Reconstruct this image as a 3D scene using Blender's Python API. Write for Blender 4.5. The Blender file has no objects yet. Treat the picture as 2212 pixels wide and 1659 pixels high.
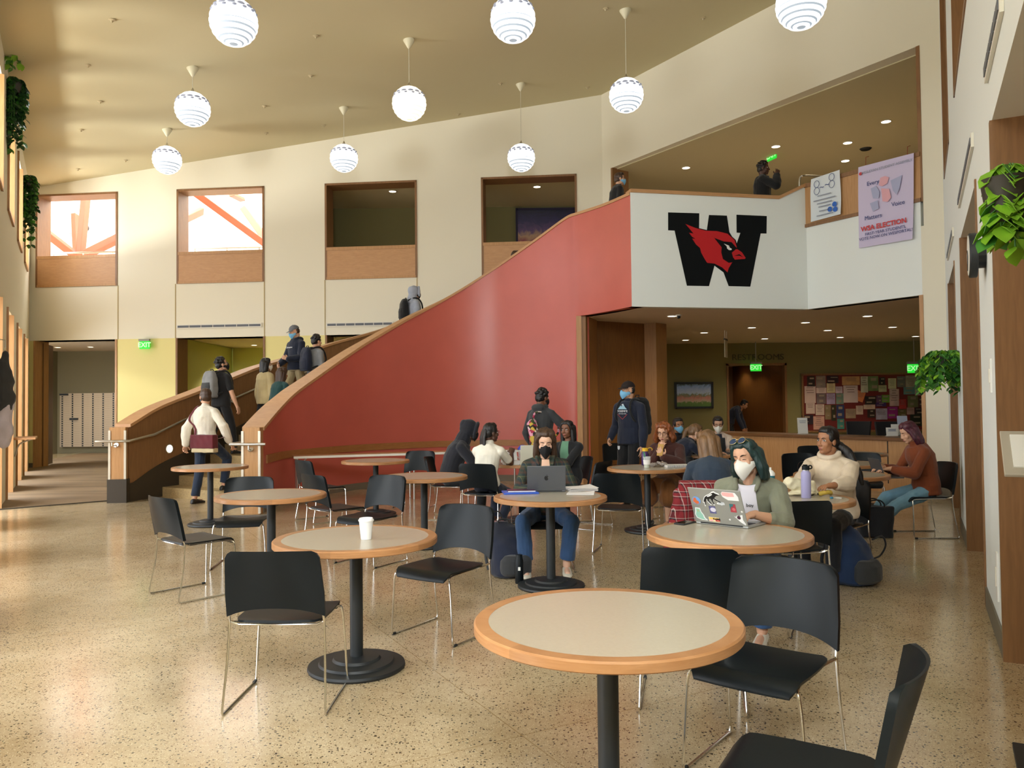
import bpy, bmesh, math, random
import numpy as np
from mathutils import Vector, Matrix, noise as mnoise
random.seed(7)
SC = bpy.context.scene
COL = SC.collection
PI = math.pi

# ---------------------------------------------------------------- camera
F, CX, CY, EYE = 1700.0, 1106.0, 829.5, 1.53
_p, _h = math.atan((873-829.5)/1700), 0.0105
_f = np.array([0, math.cos(_p), math.sin(_p)])
_r0 = np.array([1.0, 0, 0]); _u0 = np.array([0, -math.sin(_p), math.cos(_p)])
_r = math.cos(_h)*_r0-math.sin(_h)*_u0
_u = math.sin(_h)*_r0+math.cos(_h)*_u0
_c = np.array([0, 0, EYE])
cam = bpy.data.objects.new('camera', bpy.data.cameras.new('camera'))
COL.objects.link(cam)
cam.data.sensor_width = 36; cam.data.lens = 36*F/2212
cam.data.clip_end = 200; cam.data.clip_start = 0.05
M = Matrix.Identity(4)
for i in range(3):
    M[i][0], M[i][1], M[i][2], M[i][3] = _r[i], _u[i], -_f[i], _c[i]
cam.matrix_world = M
SC.camera = cam

def ray(x, y): return _f+_r*(x-CX)/F-_u*(y-CY)/F
def PZ(x, y, z=0.0):
    d = ray(x, y); return _c+d*(z-EYE)/d[2]
def PY(x, y, Y):
    d = ray(x, y); return _c+d*Y/d[1]
def PP(x, y, p0, n):
    d = ray(x, y); p0 = np.array(p0, float); n = np.array(n, float)
    return _c+d*((p0-_c)@n)/(d@n)

# ---------------------------------------------------------------- world, lights, exposure
SC.view_settings.view_transform = 'Standard'
SC.view_settings.look = 'None'
SC.view_settings.gamma = 1.0
SC.view_settings.use_curve_mapping = False
SC.view_settings.exposure = -0.22
SC.cycles.max_bounces = 7
SC.cycles.diffuse_bounces = 4
SC.cycles.glossy_bounces = 3
SC.cycles.transmission_bounces = 4
SC.cycles.transparent_max_bounces = 6
SC.cycles.caustics_reflective = False
SC.cycles.caustics_refractive = False
SC.cycles.sample_clamp_indirect = 4.0
SC.cycles.use_denoising = True
SC.cycles.use_adaptive_sampling = True
SC.cycles.adaptive_threshold = 0.03

W = bpy.data.worlds.new('daylight_sky'); SC.world = W; W.use_nodes = True
_bg = W.node_tree.nodes['Background']
_bg.inputs[0].default_value = (0.88, 0.94, 1.0, 1); _bg.inputs[1].default_value = 10.0

def area_light(name, loc, target, sx, sy, power, color=(1, 1, 1), portal=False, spread=PI):
    l = bpy.data.lights.new(name, 'AREA'); l.shape = 'RECTANGLE'; l.size = sx; l.size_y = sy
    l.energy = power; l.color = color; l.spread = spread
    o = bpy.data.objects.new(name, l); COL.objects.link(o); o.location = loc
    o.rotation_euler = (Vector(target)-Vector(loc)).to_track_quat('-Z', 'Y').to_euler()
    if portal: l.cycles.is_portal = True
    return o

# daylight through the upper window at the narrow end of the hall, behind the camera
area_light('window_daylight', (0.15, -1.95, 4.75), (0.4, 12, 5.6), 1.5, 1.6, 520, (0.90, 0.96, 1.0))
# area light added to brighten the atrium that the two upper left openings look into
area_light('atrium_fill_light', (-8.8, 24.5, 10.2), (-8.8, 24.5, 0), 8, 5, 1700, (1.0, 0.98, 0.95))
# left wall: line X = LWX(Y); portals sit in its window openings
def LWX(y): return -1.09-0.561*y
def RWX(y): return 0.48+0.515*y
LW_T = np.array([-0.489, 0.872, 0]); LW_N = np.array([0.872, 0.489, 0])   # along / into the room
LW_OPEN = [y0 for y0 in (1.4, 3.75, 6.1, 8.5, 10.9, 13.3, 15.75, 18.1)]
LW_W = 1.25      # opening size along Y
def ceil_z(x, y):
    return CE[0]*x+CE[1]*y+CE[2]
# ceiling plane through three corners of the hall
_A = np.array([[-12.6, 20.62, 1], [2.27, 19.14, 1], [5.17, 14.64, 1]])
CE = np.linalg.solve(_A, np.array([7.36, 9.1, 9.09]))
for y0 in LW_OPEN:
    for (z0, z1) in ((0.1, 3.25), (4.95, 6.7)):
        ym = y0+LW_W/2
        c = np.array([LWX(ym), ym, (z0+z1)/2])-LW_N*0.48
        area_light('sky_portal', c, c+LW_N, LW_W/0.872, z1-z0, 1, portal=True)
# sun-lit paving outside throws light up through the high openings on the left
for y0 in LW_OPEN[2:]:
    ym = y0+LW_W/2
    c = np.array([LWX(ym), ym, 4.2])-LW_N*3.4
    area_light('bounced_daylight', c, np.array([LWX(ym), ym, 5.8]), 1.3, 0.5, 170, (1.0, 0.97, 0.88), spread=2.2)

# ---------------------------------------------------------------- mesh builder
class MB:
    def __init__(s): s.v = []; s.f = []; s.m = []; s.cur = 0
    def add(s, vs, fs):
        b = len(s.v); s.v.extend([tuple(map(float, p)) for p in vs])
        for f in fs: s.f.append(tuple(b+i for i in f)); s.m.append(s.cur)
        return s
    def mat(s, i): s.cur = i; return s
    def quad(s, a, b, c, d): return s.add([a, b, c, d], [(0, 1, 2, 3)])
    def poly(s, pts): return s.add(pts, [tuple(range(len(pts)))])
    def box(s, c, size, rz=0.0, R=None):
        hx, hy, hz = size[0]/2, size[1]/2, size[2]/2
        vs = [Vector((x*hx, y*hy, z*hz)) for z in (-1, 1) for y in (-1, 1) for x in (-1, 1)]
        if R is None: R = Matrix.Rotation(rz, 3, 'Z')
        vs = [R@v+Vector(c) for v in vs]
        return s.add(vs, [(0, 2, 3, 1), (4, 5, 7, 6), (0, 1, 5, 4), (2, 6, 7, 3), (0, 4, 6, 2), (1, 3, 7, 5)])
    def hexa(s, b, t):
        """b, t: four bottom and four top points, same winding (counter-clockwise from above)"""
        n = len(b)
        return s.add(list(b)+list(t), [tuple(range(n-1, -1, -1)), tuple(range(n, 2*n))]+[(i, (i+1) % n, n+(i+1) % n, n+i) for i in range(n)])
    def prism(s, poly, z0, z1):
        return s.hexa([(p[0], p[1], z0) for p in poly], [(p[0], p[1], z1) for p in poly])
    def loft(s, rings, caps=True, closed=False):
        n = len(rings[0]); vs = [p for r in rings for p in r]; fs = []
        m = len(rings)
        for i in range(m if closed else m-1):
            a, b = i*n, ((i+1) % m)*n
            for j in range(n): k = (j+1) % n; fs.append((a+j, a+k, b+k, b+j))
        if caps and not closed: fs.append(tuple(range(n-1, -1, -1))); fs.append(tuple((m-1)*n+i for i in range(n)))
        return s.add(vs, fs)
    def cyl(s, p0, p1, r0, r1=None, n=16, caps=True):
        r1 = r0 if r1 is None else r1
        p0, p1 = Vector(p0), Vector(p1); d = (p1-p0).normalized()
        a = d.orthogonal().normalized(); b = d.cross(a)
        ring = lambda p, r: [p+(a*math.cos(2*PI*i/n)+b*math.sin(2*PI*i/n))*r for i in range(n)]
        return s.loft([ring(p0, r0), ring(p1, r1)], caps)
    def tube(s, path, r, n=8, closed=False):
        pts = [Vector(p) for p in path]; m = len(pts); rings = []
        ref = None
        for i, p in enumerate(pts):
            if closed: d = (pts[(i+1) % m]-pts[i-1]).normalized()
            else: d = (pts[min(i+1, m-1)]-pts[max(i-1, 0)]).normalized()
            if ref is None: ref = d.orthogonal().normalized()
            ref = (ref-d*ref.dot(d)).normalized()
            b = d.cross(ref); rr = r[i] if isinstance(r, (list, tuple)) else r
            rings.append([p+(ref*math.cos(2*PI*j/n)+b*math.sin(2*PI*j/n))*rr for j in range(n)])
        return s.loft(rings, True, closed)
    def lathe(s, prof, c=(0, 0, 0), n=32, caps=True):
        c = Vector(c)
        rings = [[c+Vector((r*math.cos(2*PI*i/n), r*math.sin(2*PI*i/n), z)) for i in range(n)] for r, z in prof]
        return s.loft(rings, caps)
    def ell(s, c, r, R=None, n=20, m=12):
        c = Vector(c); R = R or Matrix.Identity(3); vs = []; fs = []
        vs.append(c+R@Vector((0, 0, -r[2])))
        for i in range(1, m):
            t = -PI/2+PI*i/m
            for j in range(n):
                a = 2*PI*j/n
                vs.append(c+R@Vector((r[0]*math.cos(t)*math.cos(a), r[1]*math.cos(t)*math.sin(a), r[2]*math.sin(t))))
        vs.append(c+R@Vector((0, 0, r[2])))
        L = len(vs)-1
        for j in range(n): fs.append((0, 1+(j+1) % n, 1+j))
        for i in range(m-2):
            for j in range(n):
                a = 1+i*n+j; b = 1+i*n+(j+1) % n; fs.append((a, b, b+n, a+n))
        for j in range(n): fs.append((L, 1+(m-2)*n+j, 1+(m-2)*n+(j+1) % n))
        return s.add(vs, fs)
    def mesh(s, name, mats, smooth=False, angle=40):
        me = bpy.data.meshes.new(name); me.from_pydata(s.v, [], s.f); me.validate()
        for mt in (mats if isinstance(mats, (list, tuple)) else [mats]): me.materials.append(mt)
        if len(me.polygons) == len(s.m) and any(s.m): me.polygons.foreach_set('material_index', s.m)
        bm = bmesh.new(); bm.from_mesh(me); bmesh.ops.recalc_face_normals(bm, faces=bm.faces); bm.to_mesh(me); bm.free()
        if smooth:
            me.polygons.foreach_set('use_smooth', [True]*len(me.polygons)); me.set_sharp_from_angle(angle=math.radians(angle))
        me.update(); return me
    def build(s, name, mats, parent=None, smooth=False, bevel=0.0, angle=40, loc=None, rz=0.0, seg=2):
        o = bpy.data.objects.new(name, s.mesh(name, mats, smooth, angle)); COL.objects.link(o)
        if parent is not None: o.parent = parent
        if loc is not None: o.location = loc; o.rotation_euler.z = rz
        if bevel:
            b = o.modifiers.new('edge', 'BEVEL'); b.width = bevel; b.segments = seg; b.limit_method = 'ANGLE'; b.angle_limit = math.radians(35)
        return o

def thing(name, label, cat, loc=(0, 0, 0), rz=0.0, group=None):
    o = bpy.data.objects.new(name, None); COL.objects.link(o); o.empty_display_size = 0.1
    o.location = loc; o.rotation_euler = (0, 0, rz); o['label'] = label; o['category'] = cat
    if group: o['group'] = group
    return o
def tag(o, label, cat, group=None, kind=None):
    o['label'] = label; o['category'] = cat
    if group: o['group'] = group
    if kind: o['kind'] = kind
    return o
def struct(o): o['kind'] = 'structure'; return o
def dup(root, loc, rz, label, group=None):
    r = root.copy(); COL.objects.link(r); r.location = loc; r.rotation_euler = (0, 0, rz); r['label'] = label
    if group: r['group'] = group
    for ch in list(root.children):
        c = ch.copy(); COL.objects.link(c); c.parent = r
        for g in list(ch.children):
            d = g.copy(); COL.objects.link(d); d.parent = c
    return r

def text_mesh(name, body, size, mat, R, loc, parent=None, align='CENTER', bold=0.0, shear=0.0, sx=1.0, depth=0.001):
    cu = bpy.data.curves.new(name, 'FONT'); cu.body = body; cu.size = size; cu.align_x = align; cu.align_y = 'CENTER'
    cu.extrude = depth; cu.offset = bold; cu.shear = shear; cu.resolution_u = 3
    t = bpy.data.objects.new(name, cu); COL.objects.link(t)
    me = bpy.data.meshes.new_from_object(t.evaluated_get(bpy.context.evaluated_depsgraph_get()))
    bpy.data.objects.remove(t)
    me.transform(Matrix.Diagonal((sx, 1, 1, 1))); me.materials.clear(); me.materials.append(mat)
    o = bpy.data.objects.new(name, me); COL.objects.link(o)
    o.matrix_world = Matrix.Translation(loc)@R.to_4x4()
    if parent is not None:
        o.parent = parent; o.matrix_parent_inverse = Matrix.Identity(4); o.matrix_local = Matrix.Translation(loc)@R.to_4x4()
    return o
def frame3(x, y):
    """3x3 with columns x, y, x cross y"""
    x = Vector(x).normalized(); z = x.cross(Vector(y)).normalized(); y = z.cross(x)
    return Matrix((x, y, z)).transposed()
def catmull(pts, k=8):
    P = [np.array(p, float) for p in pts]; P = [2*P[0]-P[1]]+P+[2*P[-1]-P[-2]]; out = []
    for i in range(1, len(P)-2):
        for j in range(k):
            t = j/k
            out.append(0.5*((2*P[i])+(-P[i-1]+P[i+1])*t+(2*P[i-1]-5*P[i]+4*P[i+1]-P[i+2])*t*t+(-P[i-1]+3*P[i]-3*P[i+1]+P[i+2])*t**3))
    out.append(P[-2]); return out

# ---------------------------------------------------------------- materials
def srgb(*c):
    return tuple((x/255/12.92 if x/255 <= 0.04045 else ((x/255+0.055)/1.055)**2.4) for x in c)
MATS = {}
def mat(name, col=(0.8, 0.8, 0.8), rough=0.6, metal=0.0, spec=0.5, emit=None, estr=0.0, vary=0.0, vscale=8.0, bump=0.0, bscale=60.0, coat=0.0, alpha=1.0, trans=0.0, sheen=0.0, stretch=None):
    if name in MATS: return MATS[name]
    m = bpy.data.materials.new(name); m.use_nodes = True; MATS[name] = m
    N, L = m.node_tree.nodes, m.node_tree.links; b = N['Principled BSDF']
    b.inputs['Base Color'].default_value = (*col, 1); b.inputs['Roughness'].default_value = rough
    b.inputs['Metallic'].default_value = metal; b.inputs['Specular IOR Level'].default_value = spec
    if coat: b.inputs['Coat Weight'].default_value = coat; b.inputs['Coat Roughness'].default_value = 0.08
    if alpha < 1: b.inputs['Alpha'].default_value = alpha
    if trans: b.inputs['Transmission Weight'].default_value = trans
    if sheen: b.inputs['Sheen Weight'].default_value = sheen
    if emit is not None: b.inputs['Emission Color'].default_value = (*emit, 1); b.inputs['Emission Strength'].default_value = estr
    if vary or bump:
        tc = N.new('ShaderNodeTexCoord'); mp = N.new('ShaderNodeMapping'); L.new(tc.outputs['Object'], mp.inputs[0])
        if stretch: mp.inputs['Scale'].default_value = stretch
    if vary:
        n = N.new('ShaderNodeTexNoise'); n.inputs['Scale'].default_value = vscale; n.inputs['Detail'].default_value = 5
        L.new(mp.outputs[0], n.inputs['Vector'])
        r = N.new('ShaderNodeValToRGB'); r.color_ramp.elements[0].position = 0.3; r.color_ramp.elements[1].position = 0.7
        r.color_ramp.elements[0].color = (*[c*(1-vary) for c in col], 1); r.color_ramp.elements[1].color = (*[min(1, c*(1+vary)) for c in col], 1)
        L.new(n.outputs[0], r.inputs[0]); L.new(r.outputs[0], b.inputs['Base Color'])
    if bump:
        n2 = N.new('ShaderNodeTexNoise'); n2.inputs['Scale'].default_value = bscale; n2.inputs['Detail'].default_value = 4
        L.new(mp.outputs[0], n2.inputs['Vector'])
        bp = N.new('ShaderNodeBump'); bp.inputs['Strength'].default_value = bump; bp.inputs['Distance'].default_value = 0.01
        L.new(n2.outputs[0], bp.inputs['Height']); L.new(bp.outputs[0], b.inputs['Normal'])
    return m
def wood(name, c0, c1, rough=0.45, scale=(1.5, 1.5, 14), coat=0.0):
    if name in MATS: return MATS[name]
    m = bpy.data.materials.new(name); m.use_nodes = True; MATS[name] = m
    N, L = m.node_tree.nodes, m.node_tree.links; b = N['Principled BSDF']; b.inputs['Roughness'].default_value = rough
    if coat: b.inputs['Coat Weight'].default_value = coat; b.inputs['Coat Roughness'].default_value = 0.15
    tc = N.new('ShaderNodeTexCoord'); mp = N.new('ShaderNodeMapping'); mp.inputs['Scale'].default_value = scale
    L.new(tc.outputs['Object'], mp.inputs[0])
    n = N.new('ShaderNodeTexNoise'); n.inputs['Scale'].default_value = 3.0; n.inputs['Detail'].default_value = 8; n.inputs['Distortion'].default_value = 0.6
    L.new(mp.outputs[0], n.inputs['Vector'])
    r = N.new('ShaderNodeValToRGB'); r.color_ramp.elements[0].position = 0.3; r.color_ramp.elements[1].position = 0.72
    r.color_ramp.elements[0].color = (*c0, 1); r.color_ramp.elements[1].color = (*c1, 1)
    L.new(n.outputs[0], r.inputs[0]); L.new(r.outputs[0], b.inputs['Base Color'])
    return m
def plaid(name, base, stripes, scale, rough=0.85):
    """woven check: base colour crossed by coloured bands along object X and Z"""
    m = bpy.data.materials.new(name); m.use_nodes = True; MATS[name] = m
    N, L = m.node_tree.nodes, m.node_tree.links; b = N['Principled BSDF']; b.inputs['Roughness'].default_value = rough
    tc = N.new('ShaderNodeTexCoord'); sp = N.new('ShaderNodeSeparateXYZ'); L.new(tc.outputs['Object'], sp.inputs[0])
    prev = None
    for k, ax in enumerate((0, 2)):
        mu = N.new('ShaderNodeMath'); mu.operation = 'MULTIPLY'; mu.inputs[1].default_value = scale; L.new(sp.outputs[ax], mu.inputs[0])
        if ax == 0:
            ad = N.new('ShaderNodeMath'); ad.operation = 'ADD'; L.new(sp.outputs[0], ad.inputs[0]); L.new(sp.outputs[1], ad.inputs[1]); L.new(ad.outputs[0], mu.inputs[0])
        fr = N.new('ShaderNodeMath'); fr.operation = 'FRACT'; L.new(mu.outputs[0], fr.inputs[0])
        r = N.new('ShaderNodeValToRGB'); r.color_ramp.interpolation = 'CONSTANT'
        r.color_ramp.elements[0].color = (*base, 1); r.color_ramp.elements[1].position = stripes[0][0]; r.color_ramp.elements[1].color = (*stripes[0][1], 1)
        for pos, c in stripes[1:]:
            e = r.color_ramp.elements.new(pos); e.color = (*c, 1)
        L.new(fr.outputs[0], r.inputs[0])
        if prev is None: prev = r
        else:
            mx = N.new('ShaderNodeMix'); mx.data_type = 'RGBA'; mx.inputs[0].default_value = 0.5
            L.new(prev.outputs[0], mx.inputs[6]); L.new(r.outputs[0], mx.inputs[7]); L.new(mx.outputs[2], b.inputs['Base Color'])
    return m
def terrazzo():
    m = bpy.data.materials.new('terrazzo'); m.use_nodes = True
    N, L = m.node_tree.nodes, m.node_tree.links; b = N['Principled BSDF']
    b.inputs['Roughness'].default_value = 0.16; b.inputs['Specular IOR Level'].default_value = 0.6
    tc = N.new('ShaderNodeTexCoord')
    n = N.new('ShaderNodeTexNoise'); n.inputs['Scale'].default_value = 1.6; n.inputs['Detail'].default_value = 9; n.inputs['Roughness'].default_value = 0.7
    L.new(tc.outputs['Object'], n.inputs['Vector'])
    r = N.new('ShaderNodeValToRGB'); r.color_ramp.elements[0].position = 0.35; r.color_ramp.elements[1].position = 0.68
    r.color_ramp.elements[0].color = (*srgb(174, 152, 116), 1); r.color_ramp.elements[1].color = (*srgb(198, 179, 146), 1)
    L.new(n.outputs[0], r.inputs[0]); out = r.outputs[0]
    wv = N.new('ShaderNodeTexNoise'); wv.inputs['Scale'].default_value = 40; L.new(tc.outputs['Object'], wv.inputs['Vector'])
    ws = N.new('ShaderNodeVectorMath'); ws.operation = 'SCALE'; ws.inputs[3].default_value = 0.02; L.new(wv.outputs['Color'], ws.inputs[0])
    wa = N.new('ShaderNodeVectorMath'); wa.operation = 'ADD'; L.new(tc.outputs['Object'], wa.inputs[0]); L.new(ws.outputs[0], wa.inputs[1])
    for sc, keep, rad, col in ((56, 0.30, 0.31, srgb(50, 42, 33)), (95, 0.30, 0.34, srgb(112, 88, 60)), (120, 0.5, 0.3, srgb(220, 204, 168))):
        v = N.new('ShaderNodeTexVoronoi'); v.inputs['Scale'].default_value = sc; L.new(wa.outputs[0], v.inputs['Vector'])
        lt = N.new('ShaderNodeMath'); lt.operation = 'LESS_THAN'; L.new(v.outputs['Distance'], lt.inputs[0]); lt.inputs[1].default_value = rad
        se = N.new('ShaderNodeSeparateColor'); L.new(v.outputs['Color'], se.inputs[0])
        l2 = N.new('ShaderNodeMath'); l2.operation = 'LESS_THAN'; L.new(se.outputs[0], l2.inputs[0]); l2.inputs[1].default_value = keep
        mu = N.new('ShaderNodeMath'); mu.operation = 'MULTIPLY'; L.new(lt.outputs[0], mu.inputs[0]); L.new(l2.outputs[0], mu.inputs[1])
        mx = N.new('ShaderNodeMix'); mx.data_type = 'RGBA'; L.new(mu.outputs[0], mx.inputs[0]); L.new(out, mx.inputs[6]); mx.inputs[7].default_value = (*col, 1); out = mx.outputs[2]
    # thin divider strips in two directions
    sp = N.new('ShaderNodeSeparateXYZ'); L.new(tc.outputs['Object'], sp.inputs[0])
    for (a, c, off) in ((0.878, 0.478, 0.407), (-0.478, 0.878, 0.93)):
        m1 = N.new('ShaderNodeMath'); m1.operation = 'MULTIPLY'; m1.inputs[1].default_value = a/3.0; L.new(sp.outputs[0], m1.inputs[0])
        m2 = N.new('ShaderNodeMath'); m2.operation = 'MULTIPLY_ADD'; m2.inputs[1].default_value = c/3.0; L.new(sp.outputs[1], m2.inputs[0]); L.new(m1.outputs[0], m2.inputs[2])
        m3 = N.new('ShaderNodeMath'); m3.operation = 'ADD'; m3.inputs[1].default_value = off; L.new(m2.outputs[0], m3.inputs[0])
        fr = N.new('ShaderNodeMath'); fr.operation = 'FRACT'; L.new(m3.outputs[0], fr.inputs[0])
        lt = N.new('ShaderNodeMath'); lt.operation = 'LESS_THAN'; lt.inputs[1].default_value = 0.0016; L.new(fr.outputs[0], lt.inputs[0])
        mx = N.new('ShaderNodeMix'); mx.data_type = 'RGBA'; L.new(lt.outputs[0], mx.inputs[0]); L.new(out, mx.inputs[6]); mx.inputs[7].default_value = (*srgb(150, 126, 86), 1); out = mx.outputs[2]
    L.new(out, b.inputs['Base Color']); return m

CREAM = mat('cream_paint', srgb(232, 226, 206), 0.75)
WHITE = mat('white_paint', srgb(236, 241, 238), 0.7)
YELLOW = mat('yellow_paint', srgb(228, 216, 146), 0.7)
TAN = mat('ceiling_paint', srgb(204, 194, 158), 0.85)
SOFFIT = mat('soffit_paint', srgb(214, 196, 174), 0.85)
GREEN = mat('olive_paint', srgb(124, 116, 72), 0.8)
LIME = mat('pale_green_paint', srgb(200, 204, 128), 0.8)
GREY = mat('grey_wall_paint', srgb(128, 118, 96), 0.8)
RED = mat('red_plaster', srgb(192, 96, 82), 0.34, vary=0.04, vscale=2.0)
MAPLE = wood('maple', srgb(176, 130, 82), srgb(192, 147, 98), scale=(14, 14, 1.2))
MAPLE_H = wood('maple_cap', srgb(184, 138, 94), srgb(196, 150, 104), 0.5, (2, 2, 9))
BROWN = wood('brown_veneer', srgb(124, 88, 54), srgb(142, 102, 64), scale=(14, 14, 1.2))
DARKW = wood('dark_veneer', srgb(104, 66, 30), srgb(120, 78, 36), 0.4, (12, 12, 1.0))
STEEL = mat('brushed_steel', (0.62, 0.6, 0.55), 0.32, 1.0)
CHROME = mat('chrome', (0.72, 0.71, 0.68), 0.16, 1.0)
BLACK = mat('black_plastic', (0.004, 0.007, 0.009), 0.40, spec=0.25, bump=0.05, bscale=500)
BLKM = mat('black_metal', (0.012, 0.015, 0.017), 0.5)
RUBBER = mat('dark_rubber_base', srgb(56, 48, 36), 0.6)
# ================================================================ setting
def xy(p): return np.array([p[0], p[1]])
def wall(name, P0, P1, nrm, th, zb, ztop, opens, m):
    """solid wall from P0 to P1; nrm points into the hall; openings are (s0, s1, z0, z1); ztop is a number or a function of x, y"""
    P0, P1 = np.array(P0[:2], float), np.array(P1[:2], float); L = np.linalg.norm(P1-P0); t = (P1-P0)/L; n = np.array(nrm[:2], float); n /= np.linalg.norm(n)
    zt = ztop if callable(ztop) else (lambda x, y: ztop)
    ss = sorted({0.0, L}|{min(max(o[k], 0), L) for o in opens for k in (0, 1)})
    zs = sorted({zb}|{o[k] for o in opens for k in (2, 3)})
    mb = MB()
    for a, b in zip(ss, ss[1:]):
        for i, z0 in enumerate(zs):
            z1 = zs[i+1] if i+1 < len(zs) else None
            sm = (a+b)/2; zm = (z0+z1)/2 if z1 is not None else z0+0.01
            if any(o[0] < sm < o[1] and o[2] < zm < o[3] for o in opens): continue
            A, B = P0+t*a, P0+t*b; A2, B2 = A-n*th, B-n*th
            q = [A, B, B2, A2]
            if np.cross(B-A, B2-B) < 0: q = q[::-1]
            if z1 is None: tops = [(p[0], p[1], zt(*p)) for p in q]
            else: tops = [(p[0], p[1], z1) for p in q]
            mb.hexa([(p[0], p[1], z0) for p in q], tops)
    return struct(mb.build(name, m))
def liner(name, P0, t, n, s0, s1, z0, z1, depth, m, th=0.03, sides='lrtb', proud=0.02, width=None):
    """timber lining of an opening: boards on its left, right, top and bottom reveals, slightly proud of the wall"""
    P0 = np.array(P0[:2], float); t = np.array(t[:2]); n = np.array(n[:2]); mb = MB()
    def slab(a, b, za, zb):
        A, B = P0+t*a+n*proud, P0+t*b+n*proud; A2, B2 = A-n*(depth+proud), B-n*(depth+proud)
        q = [A, B, B2, A2]
        if np.cross(B-A, B2-B) < 0: q = q[::-1]
        mb.prism([tuple(p) for p in q], za, zb)
    if 'l' in sides: slab(s0, s0+th, z0, z1)
    if 'r' in sides: slab(s1-th, s1, z0, z1)
    if 't' in sides: slab(s0, s1, z1-th, z1)
    if 'b' in sides: slab(s0, s1, z0, z0+th)
    return struct(mb.build(name, m))

BL = np.array([-12.66, 20.62]); C1 = np.array([2.27, 19.14]); E2 = np.array([6.75, 12.18]); E1 = np.array([6.55, 12.49]); W2 = np.array([5.4, 14.28]); D1 = np.array([2.09, 13.6])
bt = (C1-BL)/np.linalg.norm(C1-BL); bn = np.array([bt[1], -bt[0]])
at_ = (E2-C1)/np.linalg.norm(E2-C1); an = np.array([at_[1], -at_[0]]); an = an if an[1] < 0 else -an
rt = np.array([0.458, 0.889]); rn = np.array([-0.889, 0.458])
R0 = np.array([RWX(0.9), 0.9]); RL = np.linalg.norm(E2-R0)
def bs(u, v):
    p = PP(u, v, (C1[0], C1[1], 0), (bn[0], bn[1], 0)); return float((p[:2]-BL)@bt), float(p[2])
def B3(s, z, off=0.0):
    p = BL+bt*s+bn*off; return (p[0], p[1], z)

# floor and carpet
fl = MB().poly([(-16, -4, 0), (15, -4, 0), (15, 30, 0), (-16, 30, 0)]).build('floor', terrazzo()); struct(fl)
CARPET = mat('carpet', srgb(134, 112, 84), 0.95, vary=0.22, vscale=1.4, bump=0.3, bscale=200, stretch=(0.5, 2.2, 1))
cp = MB().poly([tuple(PZ(-30, 1103))[:2]+(0.006,), tuple(PZ(232, 1082))[:2]+(0.006,), (-6.2, 13.9, 0.006), (-5.4, 15.6, 0.006), (-4.2, 17.6, 0.006), (-2.4, 19.5, 0.006), (-1, 28, 0.006), (-15, 28, 0.006), (-13.2, 20.7, 0.006)]).build('floor_carpet', CARPET); struct(cp)
cs = MB().tube([PZ(-30, 1103, 0.006), PZ(232, 1082, 0.006)], 0.012, 6).build('trim_floor', RUBBER); struct(cs)

# main ceiling
cl = MB()
pts = [(-13.2, 21.2), (-0.5, -3.2), (3.4, -3.2), (7.6, 11.8), (2.6, 19.8)]
cl.hexa([(x, y, ceil_z(x, y)) for x, y in pts][::-1], [(x, y, ceil_z(x, y)+0.3) for x, y in pts][::-1])
struct(cl.build('ceiling', TAN))

# back wall: yellow below, cream above
O = []      # lower openings
for ul, ur in ((73, 253), (380, 573), (703, 900)):
    O.append((bs(ul, 800)[0], bs(ur, 800)[0], 0, 3.32))
U = []
for ul, ur, vb in ((78, 254, 620), (382, 571, 612), (702, 901, 608), (1040, 1247, 600)):
    U.append((bs(ul, 500)[0], bs(ur, 500)[0], 4.72, 7.17))
bw = wall('wall_back_lower', BL, C1, bn, 0.5, 0, 3.32, O, YELLOW)
bw2 = wall('wall_back', BL, C1, bn, 0.5, 3.32, lambda x, y: ceil_z(x, y)+0.1, U, CREAM)
for k, o in enumerate(O): liner('trim_%d' % (1+k), BL, bt, bn, *o, 0.5, BROWN if k else MAPLE, sides='lr', th=0.05)
for k, o in enumerate(U):
    liner('window_%d' % (1+k), BL, bt, bn, *o, 0.5, BROWN, sides='lrt', th=0.05)
    p0, p1 = BL+bt*(o[0]+0.04)+bn*0.015, BL+bt*(o[1]-0.04)+bn*0.015
    mb = MB().hexa(*[[(p0[0], p0[1], z), (p1[0], p1[1], z), (p1[0]-bn[0]*0.06, p1[1]-bn[1]*0.06, z), (p0[0]-bn[0]*0.06, p0[1]-bn[1]*0.06, z)] for z in (4.72, 5.52)])
    struct(mb.build('trim_%d' % (11+k), MAPLE_H, bevel=0.006))
    q0, q1 = p0+bn*0.012, p1+bn*0.012
    fr = MB()
    for za, zb in ((4.72, 4.78), (5.46, 5.54)):
        fr.hexa(*[[(q0[0], q0[1], z), (q1[0], q1[1], z), (q1[0]-bn[0]*0.09, q1[1]-bn[1]*0.09, z), (q0[0]-bn[0]*0.09, q0[1]-bn[1]*0.09, z)] for z in (za, zb)])
    struct(fr.build('trim_%d' % (21+k), MAPLE))
# thin reveal lines between wall panels
sm = MB()
for u in (255, 379, 571, 702, 901):
    s = bs(u, 650)[0]; p = B3(s, 0, 0.004)
    sm.box((p[0], p[1], 4.02), (0.018, 0.012, 1.4))
struct(sm.build('trim_30', mat('reveal_line', srgb(180, 160, 110), 0.7)))
# baseboard on the back wall
bb = MB()
for a, b in ((0, O[0][0]), (O[0][1], O[1][0]), (O[1][1], O[2][0])):
    p, q = BL+bt*a, BL+bt*b; bb.hexa(*[[(p[0]+bn[0]*0.015, p[1]+bn[1]*0.015, z), (q[0]+bn[0]*0.015, q[1]+bn[1]*0.015, z), (q[0], q[1], z), (p[0], p[1], z)] for z in (0, 0.12)])
struct(bb.build('baseboard_back', mat('grey_base', srgb(112, 104, 88), 0.6)))

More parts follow.
